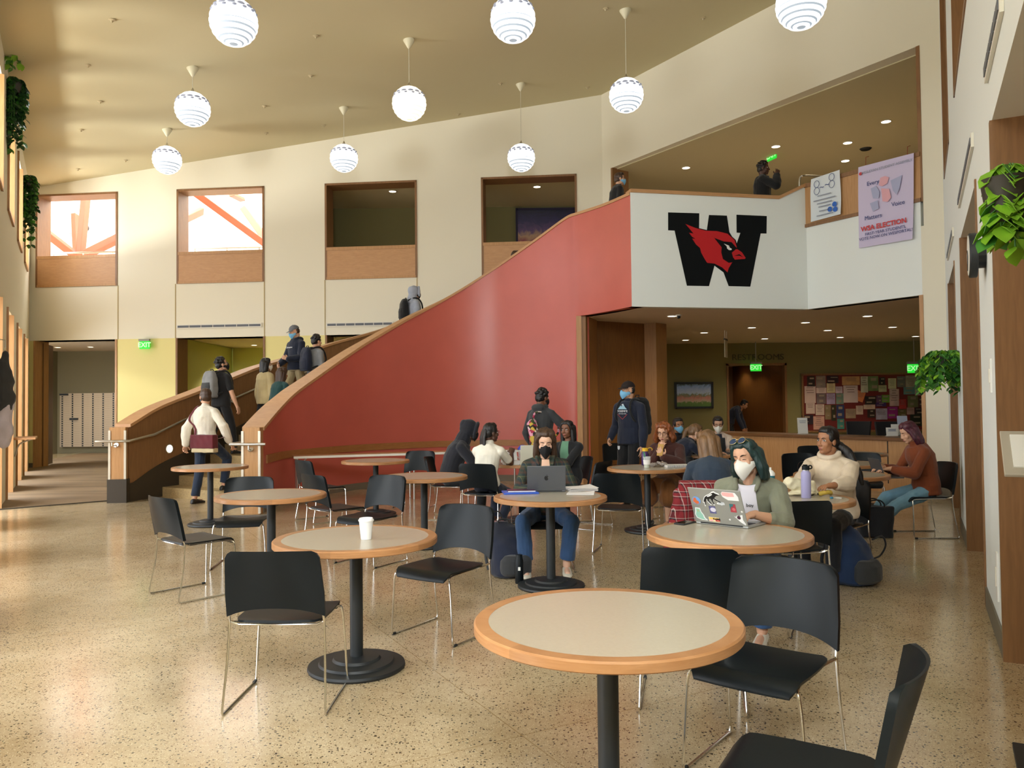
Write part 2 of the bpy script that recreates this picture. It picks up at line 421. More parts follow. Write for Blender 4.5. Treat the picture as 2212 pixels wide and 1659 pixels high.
# left wall with high and low openings
L0 = np.array([LWX(0.9), 0.9]); LT = LW_T[:2]; LN = LW_N[:2]
lo = []
for y0 in LW_OPEN:
    s0, s1 = (y0-0.9)/LT[1], (y0+LW_W-0.9)/LT[1]
    lo += [(s0, s1, 0.0, 3.27), (s0, s1, 4.92, 6.75)]
wall('wall_left', L0, BL, LN, 0.55, 0, lambda x, y: ceil_z(x, y)+0.1, lo, CREAM)
k = 5
for (s0, s1, z0, z1) in lo:
    liner('trim_%d' % (40+k), L0, LT, LN, s0, s1, z0, z1, 0.55, MAPLE, sides='lr' if z0 < 1 else 'lrb', th=0.04, proud=0.03); k += 1
# narrow end of the hall behind the camera with its high window
wall('wall_front', (-2.2, -2.0), (2.2, -2.0), (0, 1), 0.3, 0, 9.0, [(1.5, 3.2, 3.9, 5.6)], CREAM)
wall('wall_front_left', (-2.2, -2.0), L0, (1, 0.2), 0.3, 0, 9.0, [], CREAM)
wall('wall_front_right', (2.2, -2.0), R0, (-1, 0.2), 0.3, 0, 9.0, [], CREAM)

# right wall
def rs(y): return float((y-R0[1])/rt[1])
ro = [(rs(9.3), rs(11.2), 0, 3.18), (rs(5.85), rs(8.04), 0, 3.18), (rs(2.3), rs(4.66), 0, 3.18),
      (rs(9.95), rs(11.6), 4.8, 8.3), (rs(5.9), rs(8.45), 4.8, 8.3), (rs(2.3), rs(4.7), 4.8, 8.3)]
wall('wall_right', R0, E2, rn, 0.55, 0, lambda x, y: ceil_z(x, y)+0.1, ro, WHITE)
for k, o in enumerate(ro):
    liner('trim_%d' % (70+k), R0, rt, rn, *o, 0.55, BROWN, sides='lr' if o[2] < 1 else 'lrb', th=0.05, proud=0.015)
    a, b = R0+rt*o[0]-rn*0.5, R0+rt*o[1]-rn*0.5; c, d = b-rn*0.06, a-rn*0.06
    q = [tuple(p) for p in (a, d, c, b)]
    dr = MB().prism(q, o[2], o[3]); struct(dr.build(('door_%d' if o[2] < 1 else 'window_%d') % (10+k), BROWN if o[2] < 1 else TAN))  # added panels closing the openings so no outside light leaks in
rb = MB()
for ya, yb in ((8.06, 9.28), (4.68, 5.83), (11.2, 12.15), (0.9, 2.28)):
    p, q = R0+rt*rs(ya), R0+rt*rs(yb); a, b = p+rn*0.014, q+rn*0.014
    rb.prism([tuple(x) for x in (p, q, b, a)], 0, 0.15)
struct(rb.build('baseboard_right', mat('grey_base')))

# angled wall over the balcony, its pier and the wood parapet
def as_(P): return float((np.array(P[:2])-C1)@at_)
AL = as_(E2)
op = (as_((2.45, 18.87)), as_((6.575, 12.45)), 4.3, 7.2)
wall('wall_angled', C1, E2, an, 0.5, 4.3, lambda x, y: ceil_z(x, y)+0.1, [op], CREAM)
liner('trim_80', C1, at_, an, op[0], op[1], 4.69, op[3], 0.5, BROWN, sides='lr', th=0.06, proud=0.01)
wall('wall_angled_pier', E1, E2, an, 0.5, 0, 4.3, [], CREAM)
liner('trim_81', C1, at_, an, as_(E1)-0.05, as_(E1)+0.02, 0, 3.2, 0.5, MAPLE, sides='l', th=0.06, proud=0.015)
wall('wall_balcony_side', W2, E1, an, 0.25, 3.2, 4.71, [], WHITE)
pb = MB()
p, q = W2-at_*0.02, C1+at_*op[1]-at_*0.03; off = an*0.012
pb.prism([tuple(x) for x in (p+off, p-an*0.2, q-an*0.2, q+off)], 4.71, 5.47)
struct(pb.build('trim_82', MAPLE))
pf = MB()
for za, zb in ((4.69, 4.75), (5.42, 5.49)):
    pf.prism([tuple(x) for x in (p+an*0.03, p-an*0.22, q-an*0.22, q+an*0.03)], za, zb)
struct(pf.build('trim_83', BROWN))
eb = MB(); p, q = E1+an*0.014, E2+an*0.014
eb.prism([tuple(x) for x in (E1, E2, q, p)], 0, 0.16); struct(eb.build('baseboard_pier', mat('grey_base')))

# balcony front panel (white) with a wooden cap that steps up at its right end
wt = (W2-D1)/np.linalg.norm(W2-D1); wn = np.array([wt[1], -wt[0]]); WL = np.linalg.norm(W2-D1)
def wz(s): return 5.19 if s < WL*0.84 else 5.19+0.26*(s-WL*0.84)/(WL*0.16)
wp, cap = MB(), MB()
st = [0, WL*0.84, WL]
for a, b in zip(st, st[1:]):
    A, B = D1+wt*a, D1+wt*b; A2, B2 = A-wn*0.2, B-wn*0.2
    wp.hexa([(x[0], x[1], 3.2) for x in (A, B, B2, A2)], [(A[0], A[1], wz(a)), (B[0], B[1], wz(b)), (B2[0], B2[1], wz(b)), (A2[0], A2[1], wz(a))])
    A, B, A2, B2 = A+wn*0.03, B+wn*0.03, A2-wn*0.03, B2-wn*0.03
    cap.hexa([(A[0], A[1], wz(a)), (B[0], B[1], wz(b)), (B2[0], B2[1], wz(b)), (A2[0], A2[1], wz(a))], [(A[0], A[1], wz(a)+0.06), (B[0], B[1], wz(b)+0.06), (B2[0], B2[1], wz(b)+0.06), (A2[0], A2[1], wz(a)+0.06)])
struct(wp.build('wall_balcony_front', WHITE)); struct(cap.build('trim_84', MAPLE_H))

# slabs: balcony soffit and landings
BALC = [(1.29, 15.03), (1.75, 14.3), (2.09, 13.6), (5.4, 14.28), (6.55, 12.49), (7.15, 12.35), (12.4, 22.5), (1.5, 22.5), (1.56, 15.81)]
BALI = [(1.33, 15.1), (1.82, 14.4), (2.2, 13.8), (5.38, 14.45), (6.5, 12.7), (7.15, 12.4), (12.4, 22.5), (1.5, 22.5), (1.56, 15.81)]
sl = MB().prism(BALI, 3.2, 4.3); struct(sl.build('ceiling_soffit', SOFFIT))
sl = MB().prism([(1.05, 15.35), (1.5, 15.85), (1.5, 22.5), (-5.6, 22.5), (-5.6, 20.4), (0.8, 19.75), (0.8, 19.2)], 3.75, 4.3); struct(sl.build('floor_landing', SOFFIT))
# far walls of the space under and over the balcony
dx0, dx1 = PY(1570, 850, 22.4)[0], PY(1700, 850, 22.4)[0]
wall('wall_far', (1.2, 22.4), (12.45, 22.4), (0, -1), 0.2, 0, 3.3, [(dx0-1.2, dx1-1.2, 0, 2.62)], GREEN)
wall('wall_far_upper', (-5.7, 22.4), (12.45, 22.4), (0, -1), 0.2, 4.2, 7.4, [], GREEN)
wall('wall_far_right', (7.05, 12.3), (12.45, 22.5), (-0.88, 0.47), 0.2, 0, 7.4, [], GREEN)
wall('wall_far_left', (-5.6, 20.4), (-5.6, 22.5), (1, 0), 0.2, 3.4, 7.4, [], GREEN)
wall('wall_understair', (1.5, 15.85), (1.5, 22.5), (1, 0), 0.1, 0, 3.3, [], DARKW)
uc = MB().prism([(-5.8, 20.25), tuple(C1-an*0.28+np.array([-0.25, 0.1])), tuple(E2-an*0.28), (7.4, 12.3), (12.6, 22.7), (-5.8, 22.7)], 7.18, 7.4); struct(uc.build('ceiling_upper', TAN))
# wood wall under the stair, its edge post and the clad column
wall('wall_wood', (1.6, 15.86), (2.82, 16.6), (0.52, -0.85), 0.12, 0, 3.2, [], DARKW)
pp = MB().hexa(*[[(1.31, 15.0, z), (1.42, 15.0, z), (1.72, 15.78, z), (1.56, 15.86, z)] for z in (0, 3.2)]); struct(pp.build('trim_85', wood('pier_veneer', srgb(136, 92, 46), srgb(150, 104, 54), scale=(14, 14, 1))))
pe = MB().hexa(*[[(1.24, 14.97, z), (1.335, 14.97, z), (1.335, 15.03, z), (1.24, 15.03, z)] for z in (0, 3.2)]); struct(pe.build('trim_86', MAPLE))
cb = MB().hexa(*[[(2.8, 16.56, z), (3.02, 16.42, z), (3.3, 16.72, z), (3.1, 17.1, z)] for z in (0, 3.2)]); struct(cb.build('column', wood('column_veneer', srgb(140, 98, 54), srgb(152, 110, 64), scale=(14, 14, 1))))
# restroom corridor behind the far wall
rc = MB()
rc.hexa(*[[(dx0-0.3, 25.4, z), (dx1+1.5, 25.4, z), (dx1+1.5, 25.6, z), (dx0-0.3, 25.6, z)] for z in (0, 2.7)])
rc.hexa(*[[(dx1+0.02, 22.6, z), (dx1+0.2, 22.6, z), (dx1-0.55, 25.4, z), (dx1-0.7, 25.4, z)] for z in (0, 2.7)])
rc.hexa(*[[(dx0-0.3, 22.6, z), (dx0-0.1, 22.6, z), (dx0-0.1, 25.4, z), (dx0-0.3, 25.4, z)] for z in (0, 2.7)])
struct(rc.build('wall_corridor', DARKW))
struct(MB().box(((dx0+dx1)/2, 24.1, 2.72), (3.6, 3.2, 0.1)).build('ceiling_corridor', SOFFIT))
liner('trim_87', (1.2, 22.4), (1, 0), (0, -1), dx0-1.2, dx1-1.2, 0, 2.62, 0.2, BROWN, sides='lrt', th=0.06, proud=0.02)

# rooms behind the back wall, ground floor
MAILW = mat('mailroom_wall', srgb(122, 112, 84), 0.85)
wall('wall_mailroom', (-16, 27.0), (-9.0, 27.0), (0, -1), 0.2, 0, 3.7, [], MAILW)
wall('wall_mailroom_left', (-15.6, 20.8), (-15.6, 27.2), (1, 0), 0.2, 0, 3.7, [], MAILW)
wall('wall_partition', (-9.35, 20.75), (-9.35, 27.2), (1, 0), 0.2, 0, 3.7, [], LIME)
wall('wall_office', (-9.3, 26.2), (0.2, 26.2), (0, -1), 0.2, 0, 3.7, [], LIME)
wall('wall_office_right', (0.0, 19.8), (0.0, 26.3), (-1, 0), 0.2, 0, 3.7, [], LIME)
struct(MB().prism([(-15.8, 21.2), (-9.3, 20.8), (-9.3, 27.3), (-15.8, 27.3)], 3.5, 3.7).build('ceiling_mailroom', SOFFIT))
struct(MB().prism([(-9.4, 20.8), (0.2, 19.85), (0.2, 26.4), (-9.4, 26.4)], 3.5, 3.7).build('ceiling_office', SOFFIT))
# atrium seen through the two upper left openings
AW = mat('atrium_white', srgb(240, 240, 236), 0.7)
wall('wall_atrium', (-14.8, 28.0), (-5.7, 28.0), (0, -1), 0.2, 3.7, 10.6, [], AW)
wall('wall_atrium_left', (-14.6, 20.8), (-14.6, 28.2), (1, 0), 0.2, 3.7, 10.6, [], AW)
wall('wall_atrium_right', (-5.75, 20.1), (-5.75, 28.2), (-1, 0), 0.15, 3.7, 10.6, [], AW)
struct(MB().prism([(-14.8, 20.6), (-5.7, 20.0), (-5.7, 28.2), (-14.8, 28.2)], 10.6, 10.8).build('ceiling_atrium', AW))
struct(MB().prism([(-14.8, 21.15), (-5.7, 20.2), (-5.7, 28.2), (-14.8, 28.2)], 3.7, 4.6).build('floor_atrium', SOFFIT))
wall('wall_atrium_band', (-14.6, 27.5), (-5.8, 27.5), (0, -1), 0.3, 4.6, 6.55, [], mat('band_grey', srgb(140, 132, 112), 0.8))
ORANGE = mat('truss_paint', srgb(196, 84, 56), 0.5)
def beam(u0, v0, u1, v1, Y0, Y1, w, d, name='beam'):
    a, b = Vector(PY(u0, v0, Y0)), Vector(PY(u1, v1, Y1)); z = (b-a).normalized(); x = z.cross(Vector((0, 1, 0))).normalized(); y = z.cross(x)
    R = Matrix((x, y, z)).transposed(); mb = MB().box((a+b)/2, (w, d, (b-a).length), R=R)
    return struct(mb.build(name, ORANGE, bevel=0.02))
beam(186, 420, 173, 556, 24.0, 24.0, 0.16, 0.3); beam(162, 463, 166, 548, 25.6, 25.4, 0.15, 0.25); beam(88, 494, 168, 556, 23.2, 24.0, 0.2, 0.3)
beam(262, 512, 172, 556, 23.2, 24.0, 0.2, 0.3); beam(135, 432, 156, 443, 26.5, 27.3, 0.12, 0.2)
beam(412, 410, 590, 540, 22.4, 24.8, 0.2, 0.32); beam(528, 452, 590, 540, 25.6, 24.8, 0.2, 0.3); beam(398, 474, 436, 456, 25.5, 26.6, 0.16, 0.25); beam(500, 420, 524, 432, 26.5, 27.3, 0.12, 0.2)
rl = MB()
for (ua, ub, v) in ((110, 250, 546), (415, 566, 536)):
    rl.tube([PY(ua, v+1, 21.6), PY(ub, v-2, 21.6)], 0.025, 8)
    for u in (ua+6, (ua+ub)/2, ub-6): rl.tube([PY(u, v, 21.6), PY(u, v+40, 21.6)], 0.015, 6)
struct(rl.build('trim_88', STEEL))

# ---------------------------------------------------------------- staircase
RAILIN = [(568, 919, 11.4), (605, 876, 12.4), (640, 842, 12.95), (690, 806, 13.55), (745, 767, 14.15), (800, 731, 14.65), (879, 685, 15.2), (943, 651, 15.55), (1000, 618, 15.72), (1060, 580, 15.78), (1106, 549, 15.72), (1160, 511, 15.52), (1222, 466, 15.15)]
INP = [PY(u, v+3, Y) for u, v, Y in RAILIN]
INP += [np.array([1.30, 14.98, 5.19]), np.array([1.72, 14.35, 5.19]), np.array([2.09, 13.6, 5.19])]
INC = catmull(INP, 6)
for p in INC:
    p[2] = min(p[2], 5.2)
kk = (len(RAILIN)-1)*6    # index where the rail levels out
OUTP = [(-6.4, 12.94, 1.27)]+[tuple(PY(u, v, Y)) for u, v, Y in ((331, 878, 13.6), (424, 842, 14.5), (490, 815, 15.2), (550, 792, 15.9), (635, 768, 16.9), (700, 745, 17.6), (830, 708, 18.5))]+[(-1.9, 18.95, 3.9), (-0.7, 19.05, 4.5), (0.75, 18.95, 5.2)]
OUTC = catmull(OUTP, 8)
def offs(C, d):
    """shift a plan curve sideways; positive is to the right of travel"""
    out = []
    for i, p in enumerate(C):
        t = (C[min(i+1, len(C)-1)]-C[max(i-1, 0)])[:2]; t = t/np.linalg.norm(t)
        out.append(np.array([p[0]+t[1]*d, p[1]-t[0]*d, p[2]]))
    return out
TH = 0.25
INL = offs(INC, -TH)
def ribbon(A, B, za, zb):
    """solid between plan curves A and B from za(i) to zb(i)"""
    return [[(A[i][0], A[i][1], za(i)), (B[i][0], B[i][1], za(i)), (B[i][0], B[i][1], zb(i)), (A[i][0], A[i][1], zb(i))] for i in range(len(A))]
ci = next(i for i, p in enumerate(INC) if p[0] > 1.29)
lowz = lambda i: 0.0 if i <= ci else 3.2
mb = MB()
rr = ribbon(INC, INL, lowz, lambda i: INC[i][2]-0.05)
mb.loft(rr[:ci+1]); mb.loft([[(p[0], p[1], max(p[2], 3.2)) for p in r] for r in rr[ci:]])
struct(mb.build('wall_stair_red', RED, smooth=True, angle=50))
# wooden inner lining of that wall on the stair side
IN2, IN3 = offs(INC, -TH-0.004), offs(INC, -TH-0.03)
mb = MB().loft(ribbon(IN2[:kk+2], IN3[:kk+2], lambda i: max(INC[i][2]-1.35, 0), lambda i: INC[i][2]-0.05)); struct(mb.build('trim_90', BROWN, smooth=True, angle=50))
CA, CB = offs(INC, 0.02), offs(INC, -TH-0.045)
mb = MB().loft([[(A[0], A[1], A[2]-0.05), (B[0], B[1], B[2]-0.05), (B[0], B[1], B[2]), (A[0], A[1], A[2])] for A, B in zip(CA, CB)]); struct(mb.build('trim_91', MAPLE_H, smooth=True, angle=40))
# skirting on the red wall
SA, SB = offs(INC, 0.015), INC
mb = MB().loft(ribbon(SA[:ci], SB[:ci], lambda i: 0, lambda i: 0.12)); struct(mb.build('baseboard_stair', mat('grey_base')))
# outer stair wall
OL, OR = offs(OUTC, -0.125), offs(OUTC, 0.125)
mb = MB().loft(ribbon(OR, OL, lambda i: 0, lambda i: OUTC[i][2]-0.05)); struct(mb.build('wall_stair_outer', BROWN, smooth=True, angle=50))
OA, OB = offs(OUTC, -0.155), offs(OUTC, 0.155)
mb = MB().loft([[(A[0], A[1], A[2]-0.05), (B[0], B[1], B[2]-0.05), (B[0], B[1], B[2]), (A[0], A[1], A[2])] for A, B in zip(OB, OA)]); struct(mb.build('trim_92', MAPLE_H, smooth=True, angle=40))
OS = offs(OUTC, 0.14)
mb = MB().loft(ribbon(OS[:70], OR[:70], lambda i: 0, lambda i: 0.3+max(0, OUTC[i][2]-1.3))); struct(mb.build('trim_93', RUBBER, smooth=True, angle=50))
# treads
def arc(C):
    L = [0.0]
    for a, b in zip(C, C[1:]): L.append(L[-1]+np.linalg.norm((b-a)[:2]))
    return np.array(L)
def atlen(C, L, s):
    i = int(np.clip(np.searchsorted(L, s)-1, 0, len(C)-2)); f_ = (s-L[i])/(L[i+1]-L[i]); return C[i]+(C[i+1]-C[i])*f_
NS = 26; RISE = 4.3/NS
ia = offs(INC[:kk+1], -TH-0.02); oa = offs(OUTC, 0.125)
iL, oL = arc(ia), arc(oa)
TREAD = mat('stair_terrazzo', srgb(176, 152, 108), 0.4, vary=0.2, vscale=40)
mb = MB(); STEPS = []
for i in range(NS):
    def ends(j):
        f_ = j/NS; a = atlen(oa, oL, 0.75+f_*(oL[-1]-0.8)); b = atlen(ia, iL, 0.9+f_*(iL[-1]-0.95)); return a, b
    a0, b0 = ends(i); a1, b1 = ends(i+1)
    z = (i+1)*RISE; zb = max(0.0, z-0.45)
    mb.hexa([(a0[0], a0[1], zb), (b0[0], b0[1], zb), (b1[0], b1[1], zb), (a1[0], a1[1], zb)], [(a0[0], a0[1], z), (b0[0], b0[1], z), (b1[0], b1[1], z), (a1[0], a1[1], z)])
    STEPS.append(((a0+b0+a1+b1)[:2]/4, z, a0, b0, a1, b1))
struct(mb.build('floor_stair', TREAD))
def stair_z(x, y):
    best = min(STEPS, key=lambda s: min(np.hypot(*(s[2][:2]*(1-t)+s[3][:2]*t+s[4][:2]*(1-t)+s[5][:2]*t)/2-np.array([x, y])) if False else np.hypot(*((s[2][:2]*(1-t)+s[3][:2]*t+s[4][:2]*(1-t)+s[5][:2]*t)/2-np.array([x, y]))) for t in (0, .15, .3, .45, .6, .75, .9, 1)))
    return best[1]
# newels
ALU = mat('corner_guard', srgb(222, 216, 200), 0.35, 0.3)
def newel(name, x, y, rz, h):
    mb = MB().box((0, 0, h/2), (0.25, 0.16, h)); o = mb.build(name, MAPLE, loc=(x, y, 0), rz=rz, bevel=0.004); struct(o)
    g = MB()
    for sx in (-1, 1): g.box((sx*0.118, -0.085, h/2-0.02), (0.03, 0.012, h-0.06)); g.box((sx*0.131, -0.075, h/2-0.02), (0.012, 0.03, h-0.06))
    struct(g.build('trim_94', ALU, parent=o))
newel('trim_95', -3.735, 11.33, 0.0, 1.235)
newel('trim_96', -6.42, 12.86, 0.12, 1.22)
nb = MB().box((0, 0, 0.19), (0.30, 0.26, 0.38)); struct(nb.build('baseboard_newel', RUBBER, loc=(-6.42, 12.88, 0), rz=0.12))
# steel handrails
def handrail(path, label, brk):
    t = thing('handrail', label, 'handrail', tuple(path[0]))
    o = Vector(path[0]); MB().tube([Vector(p)-o for p in path], 0.021, 10).build('rail', STEEL, t, smooth=True)
    for p, q in brk:
        m_ = MB().tube([Vector(p)-o, Vector(p)-o+Vector((0, 0, -0.07)), Vector(q)-o], 0.01, 8); m_.cyl(Vector(q)-o, Vector(q)-o+(Vector(p)-Vector(q)).normalized()*0.012, 0.04, n=16); m_.build('bracket', STEEL, t, smooth=True)
hr = offs(OUTC, 0.21)
path = [(-6.68, 12.62, 1.0), (-6.42, 12.63, 1.0), (-6.2, 12.75, 1.0)]+[(p[0], p[1], max(1.0, p[2]-0.40)) for p in hr[6::6]]
handrail(path, 'long steel handrail along the inner face of the outer stair wall', [((-6.42, 12.63, 1.0), (-6.42, 12.77, 0.93))]+[(path[k], tuple(offs(OUTC, 0.13)[6+6*(k-3)][:2])+(path[k][2]-0.07,)) for k in (6, 9, 12)])
path = [(-4.02, 11.9, 1.0), (-4.05, 11.4, 1.0), (-4.0, 11.16, 1.0), (-3.735, 11.15, 1.0), (-3.5, 11.16, 1.0)]
handrail(path, 'short steel handrail wrapped round the newel at the foot of the red wall', [((-3.735, 11.15, 1.0), (-3.735, 11.24, 0.92))])
# ================================================================ pendants and ceiling fittings
GLOW = mat('lamp_glow', (0.5, 0.52, 0.55), 0.5, emit=(0.95, 0.98, 1.0), estr=1.5)
GLOWW = mat('lamp_glow_warm', (0.95, 0.9, 0.8), 0.5, emit=(1.0, 0.93, 0.74), estr=1.6)
GROOVE = mat('lamp_groove', (0.3, 0.33, 0.38), 0.5, emit=(0.62, 0.74, 0.84), estr=0.55)
GROOVEW = mat('lamp_groove_warm', (0.8, 0.75, 0.6), 0.5, emit=(1.0, 0.9, 0.7), estr=1.0)
INNER = mat('lamp_inner', (0.25, 0.26, 0.32), 0.6, emit=(0.35, 0.38, 0.5), estr=0.4)
CANOPY = mat('lamp_canopy', srgb(214, 208, 180), 0.5)
LD = 0.62
def lamp_shade(groove_ring=True):
    R = LD/2; mb = MB(); n = 40; prof = []; nr = 11
    # bulging louvre rings, each followed by a shallow groove
    for i in range(nr):
        t0, t1 = -PI/2+0.10+(PI-0.32)*i/nr, -PI/2+0.10+(PI-0.32)*(i+1)/nr
        g = t0+(t1-t0)*(0.34 if i < 5 else 0.14)
        a = [(t0, 0.955), (g, 0.955)]; b = [(g+(t1-g)*k, 0.965+0.04*math.sin(PI*k)) for k in (0, .3, .6, .85, 1)]
        mb.mat(1 if i < 6 else 0); mb.lathe([(R*f_*math.cos(t), R*f_*math.sin(t)) for t, f_ in a], n=n, caps=(i == 0))
        mb.mat(0); mb.lathe([(R*f_*math.cos(t), R*f_*math.sin(t)) for t, f_ in b], n=n, caps=(i == nr-1))
    # dark slots that show the inner reflector above the middle
    mb.mat(2)
    for k in range(14):
        a = 2*PI*k/14; t = 0.5
        for dt, w, hgt in ((0.0, 0.05, 0.022), (0.14, 0.03, 0.016)):
            tt = t-dt; c = Vector((R*1.0*math.cos(tt)*math.cos(a+dt), R*1.0*math.cos(tt)*math.sin(a+dt), R*1.0*math.sin(tt)))
            mb.ell(c, (w, 0.012, hgt), Matrix.Rotation(a+dt+PI/2, 3, 'Z'), 8, 6)
    return mb
LAMPS = [('front lamp of the row nearest the left wall', 505, 48, 103, None), ('middle lamp of the row nearest the left wall', 416, 236, 80, (416, 150)), ('far lamp of the left row, above the first upper opening', 361, 346, 66, (360, 283)),
         ('front lamp of the centre row', 1108, 42, 99, None), ('warm-coloured middle lamp of the centre row', 884, 224, 79, (879, 90)), ('far lamp of the centre row, above the third upper opening', 743, 342, 62, (738, 234)),
         ('front lamp of the row nearest the balcony', 1730, 10, 107, None), ('middle lamp of the row nearest the balcony, over the red stair wall', 1353, 206, 77, (1353, 24)), ('far lamp of the row nearest the balcony, above the fourth upper opening', 1126, 341, 61, (1120, 182))]
for k, (lab, u, v, w, cn) in enumerate(LAMPS):
    P = PY(u, v, F*LD/w)
    if cn:
        for it in range(4):
            zc = ceil_z(P[0], P[1]); q = PY(cn[0], cn[1], P[1]); P = PY(u, v, P[1]*(1+0.5*(zc-q[2])/max(2, q[2]-EYE)))
    zc = ceil_z(P[0], P[1])
    warm = k == 4
    t = thing('pendant_lamp', 'white globe pendant, '+lab, 'lamp', tuple(P), group='globe pendants under the ceiling')
    if k == 0 or warm: shade_me = lamp_shade().mesh('lamp_shade', [GLOWW, GROOVEW, INNER] if warm else [GLOW, GROOVE, INNER], True, 50)
    if k == 0: cool_me = shade_me
    o = bpy.data.objects.new('lamp_shade', shade_me if warm else cool_me); COL.objects.link(o); o.parent = t
    MB().lathe([(0.03, LD/2-0.02), (0.045, LD/2-0.01), (0.02, LD/2+0.05), (0.008, LD/2+0.08)], n=16).build('shade_cap', STEEL, t, smooth=True)
    MB().cyl((0, 0, LD/2+0.05), (0, 0, zc-P[2]-0.06), 0.006, n=6).build('cord', mat('lamp_cord', srgb(205, 200, 180), 0.5), t)
    MB().lathe([(0.012, -0.17), (0.03, -0.15), (0.10, -0.03), (0.105, 0.0)], (0, 0, zc-P[2]), 20).build('canopy', CANOPY, t, smooth=True)

DOT = mat('sprinkler_metal', srgb(186, 172, 138), 0.6)
SPR = [(190, 140), (242, 42), (216, 219), (175, 280), (271, 346), (671, 163), (575, 287), (571, 229), (682, 77), (700, 270), (990, 246), (1269, 188), (1081, 180), (1308, 18), (1519, 38), (168, 365)]
ordn = lambda i: i
for i, (u, v) in enumerate(SPR):
    d = ray(u, v); tt = (CE[2]-EYE)/(d[2]-CE[0]*d[0]-CE[1]*d[1]); p = _c+d*tt
    near = ['beside the left row of lamps', 'close to the front left lamp', 'between the left wall and the middle left lamp', 'near the left wall beyond the middle left lamp', 'left of the far left lamp', 'between the left and centre rows', 'before the far centre lamp, left of it', 'between the middle left and centre lamps', 'right of the front left lamp', 'left of the far centre lamp canopy', 'against the back wall between the centre and right rows', 'by the corner over the stair', 'left of the far right lamp canopy', 'right of the front centre lamp', 'near the front right lamp by the angled wall', 'nearest the far left corner'][i]
    o = MB().lathe([(0.05, 0.0), (0.05, -0.012), (0.02, -0.02), (0.012, -0.05)], n=14).build('sprinkler', DOT, smooth=True); o.location = p
    tag(o, 'small round ceiling sprinkler plate '+near, 'sprinkler', 'sprinkler plates on the high ceiling')

DL = mat('downlight_glow', (1, 1, 1), 0.5, emit=(1.0, 0.9, 0.74), estr=9.0)
TRIMR = mat('downlight_trim', srgb(210, 200, 180), 0.5)
def downlight(u, v, z, label, group, r=0.09, es=None, power=0):
    p = PZ(u, v, z); t = thing('downlight', label, 'light', tuple(p), group=group)
    MB().lathe([(r+0.015, 0), (r+0.015, -0.012), (r, -0.014), (r, -0.002)], n=20, caps=False).build('trim_ring', TRIMR, t, smooth=True)
    MB().lathe([(0.001, -0.006), (r, -0.006)], n=20, caps=False).build('lens', DL, t)
    if power:
        l = bpy.data.lights.new('downlight_beam', 'SPOT'); l.energy = power; l.spot_size = 2.2; l.spot_blend = 0.8; l.color = (1.0, 0.84, 0.62); l.shadow_soft_size = 0.08
        o = bpy.data.objects.new('downlight_beam', l); COL.objects.link(o); o.location = (p[0], p[1], p[2]-0.05)
SOF = [(1452, 682, 'nearest the balcony front'), (1521, 718, 'second from the column'), (1481, 734, 'close to the column'), (1652, 731, 'before the restroom doorway'), (1624, 707, 'behind the crest'), (1740, 696, 'over the counter middle'), (1788, 713, 'over the notice board'), (1815, 728, 'farthest, above the notice board'), (1874, 682, 'largest, above the counter'), (1928, 706, 'right of the large one'), (1978, 726, 'by the exit sign')]
for i, (u, v, lab) in enumerate(SOF): downlight(u, v, 3.2, 'recessed downlight in the balcony soffit, '+lab, 'downlights in the soffit', power=110 if i in (0, 1, 3, 5, 7, 9) else 0)
UPP = [(1482, 362, 'nearest the left end'), (1676, 316, 'above the person in black'), (1831, 308, 'in the middle'), (1826, 347, 'lower of the middle pair'), (1914, 262, 'nearest the right end')]
for u, v, lab in UPP: downlight(u, v, 7.18, 'recessed downlight in the upper gallery ceiling, '+lab, 'downlights over the gallery', power=90)
downlight(848, 413, 7.18, 'recessed downlight seen through the third upper opening', 'downlights behind the upper openings', power=50)
downlight(1160, 403, 7.18, 'recessed downlight seen through the fourth upper opening', 'downlights behind the upper openings', power=50)
downlight(125, 750, 3.5, 'left recessed downlight in the mailroom ceiling', 'downlights in the mailroom', power=150)
downlight(196, 749, 3.5, 'right recessed downlight in the mailroom ceiling', 'downlights in the mailroom', power=150)
downlight(549, 745, 3.5, 'recessed downlight in the green office behind the stair', 'downlights in the office', power=1300)
downlight(1590, 789, 2.67, 'left recessed downlight in the restroom corridor', 'downlights in the corridor', 0.06, power=22)
downlight(1608, 786, 2.67, 'right recessed downlight in the restroom corridor', 'downlights in the corridor', 0.06, power=22)
# ================================================================ tables and chairs
LAM = mat('grey_laminate', srgb(186, 176, 156), 0.22, spec=0.5, vary=0.02, vscale=90)
def edgewood():
    m = wood('edge_wood', srgb(172, 122, 78), srgb(188, 140, 96), 0.35, (3, 3, 30)); N, L = m.node_tree.nodes, m.node_tree.links
    b = N['Principled BSDF']; src = b.inputs['Base Color'].links[0].from_socket
    tc = N.new('ShaderNodeTexCoord'); g = N.new('ShaderNodeTexGradient'); g.gradient_type = 'RADIAL'; L.new(tc.outputs['Object'], g.inputs[0])
    r = N.new('ShaderNodeValToRGB'); r.color_ramp.interpolation = 'CONSTANT'
    for i, (p, c) in enumerate(((0, .88), (.14, 1.0), (.31, .84), (.47, .95), (.63, 1.08), (.8, .9))):
        e = r.color_ramp.elements[i] if i < 2 else r.color_ramp.elements.new(p); e.position = p; e.color = (c, c*0.98, c*0.95, 1)
    L.new(g.outputs[0], r.inputs[0]); mx = N.new('ShaderNodeMix'); mx.data_type = 'RGBA'; mx.blend_type = 'MULTIPLY'; mx.inputs[0].default_value = 1
    L.new(src, mx.inputs[6]); L.new(r.outputs[0], mx.inputs[7]); L.new(mx.outputs[2], b.inputs['Base Color']); return m
EDGEW = edgewood()
TR, THT = 0.475, 0.76
TABLES = []
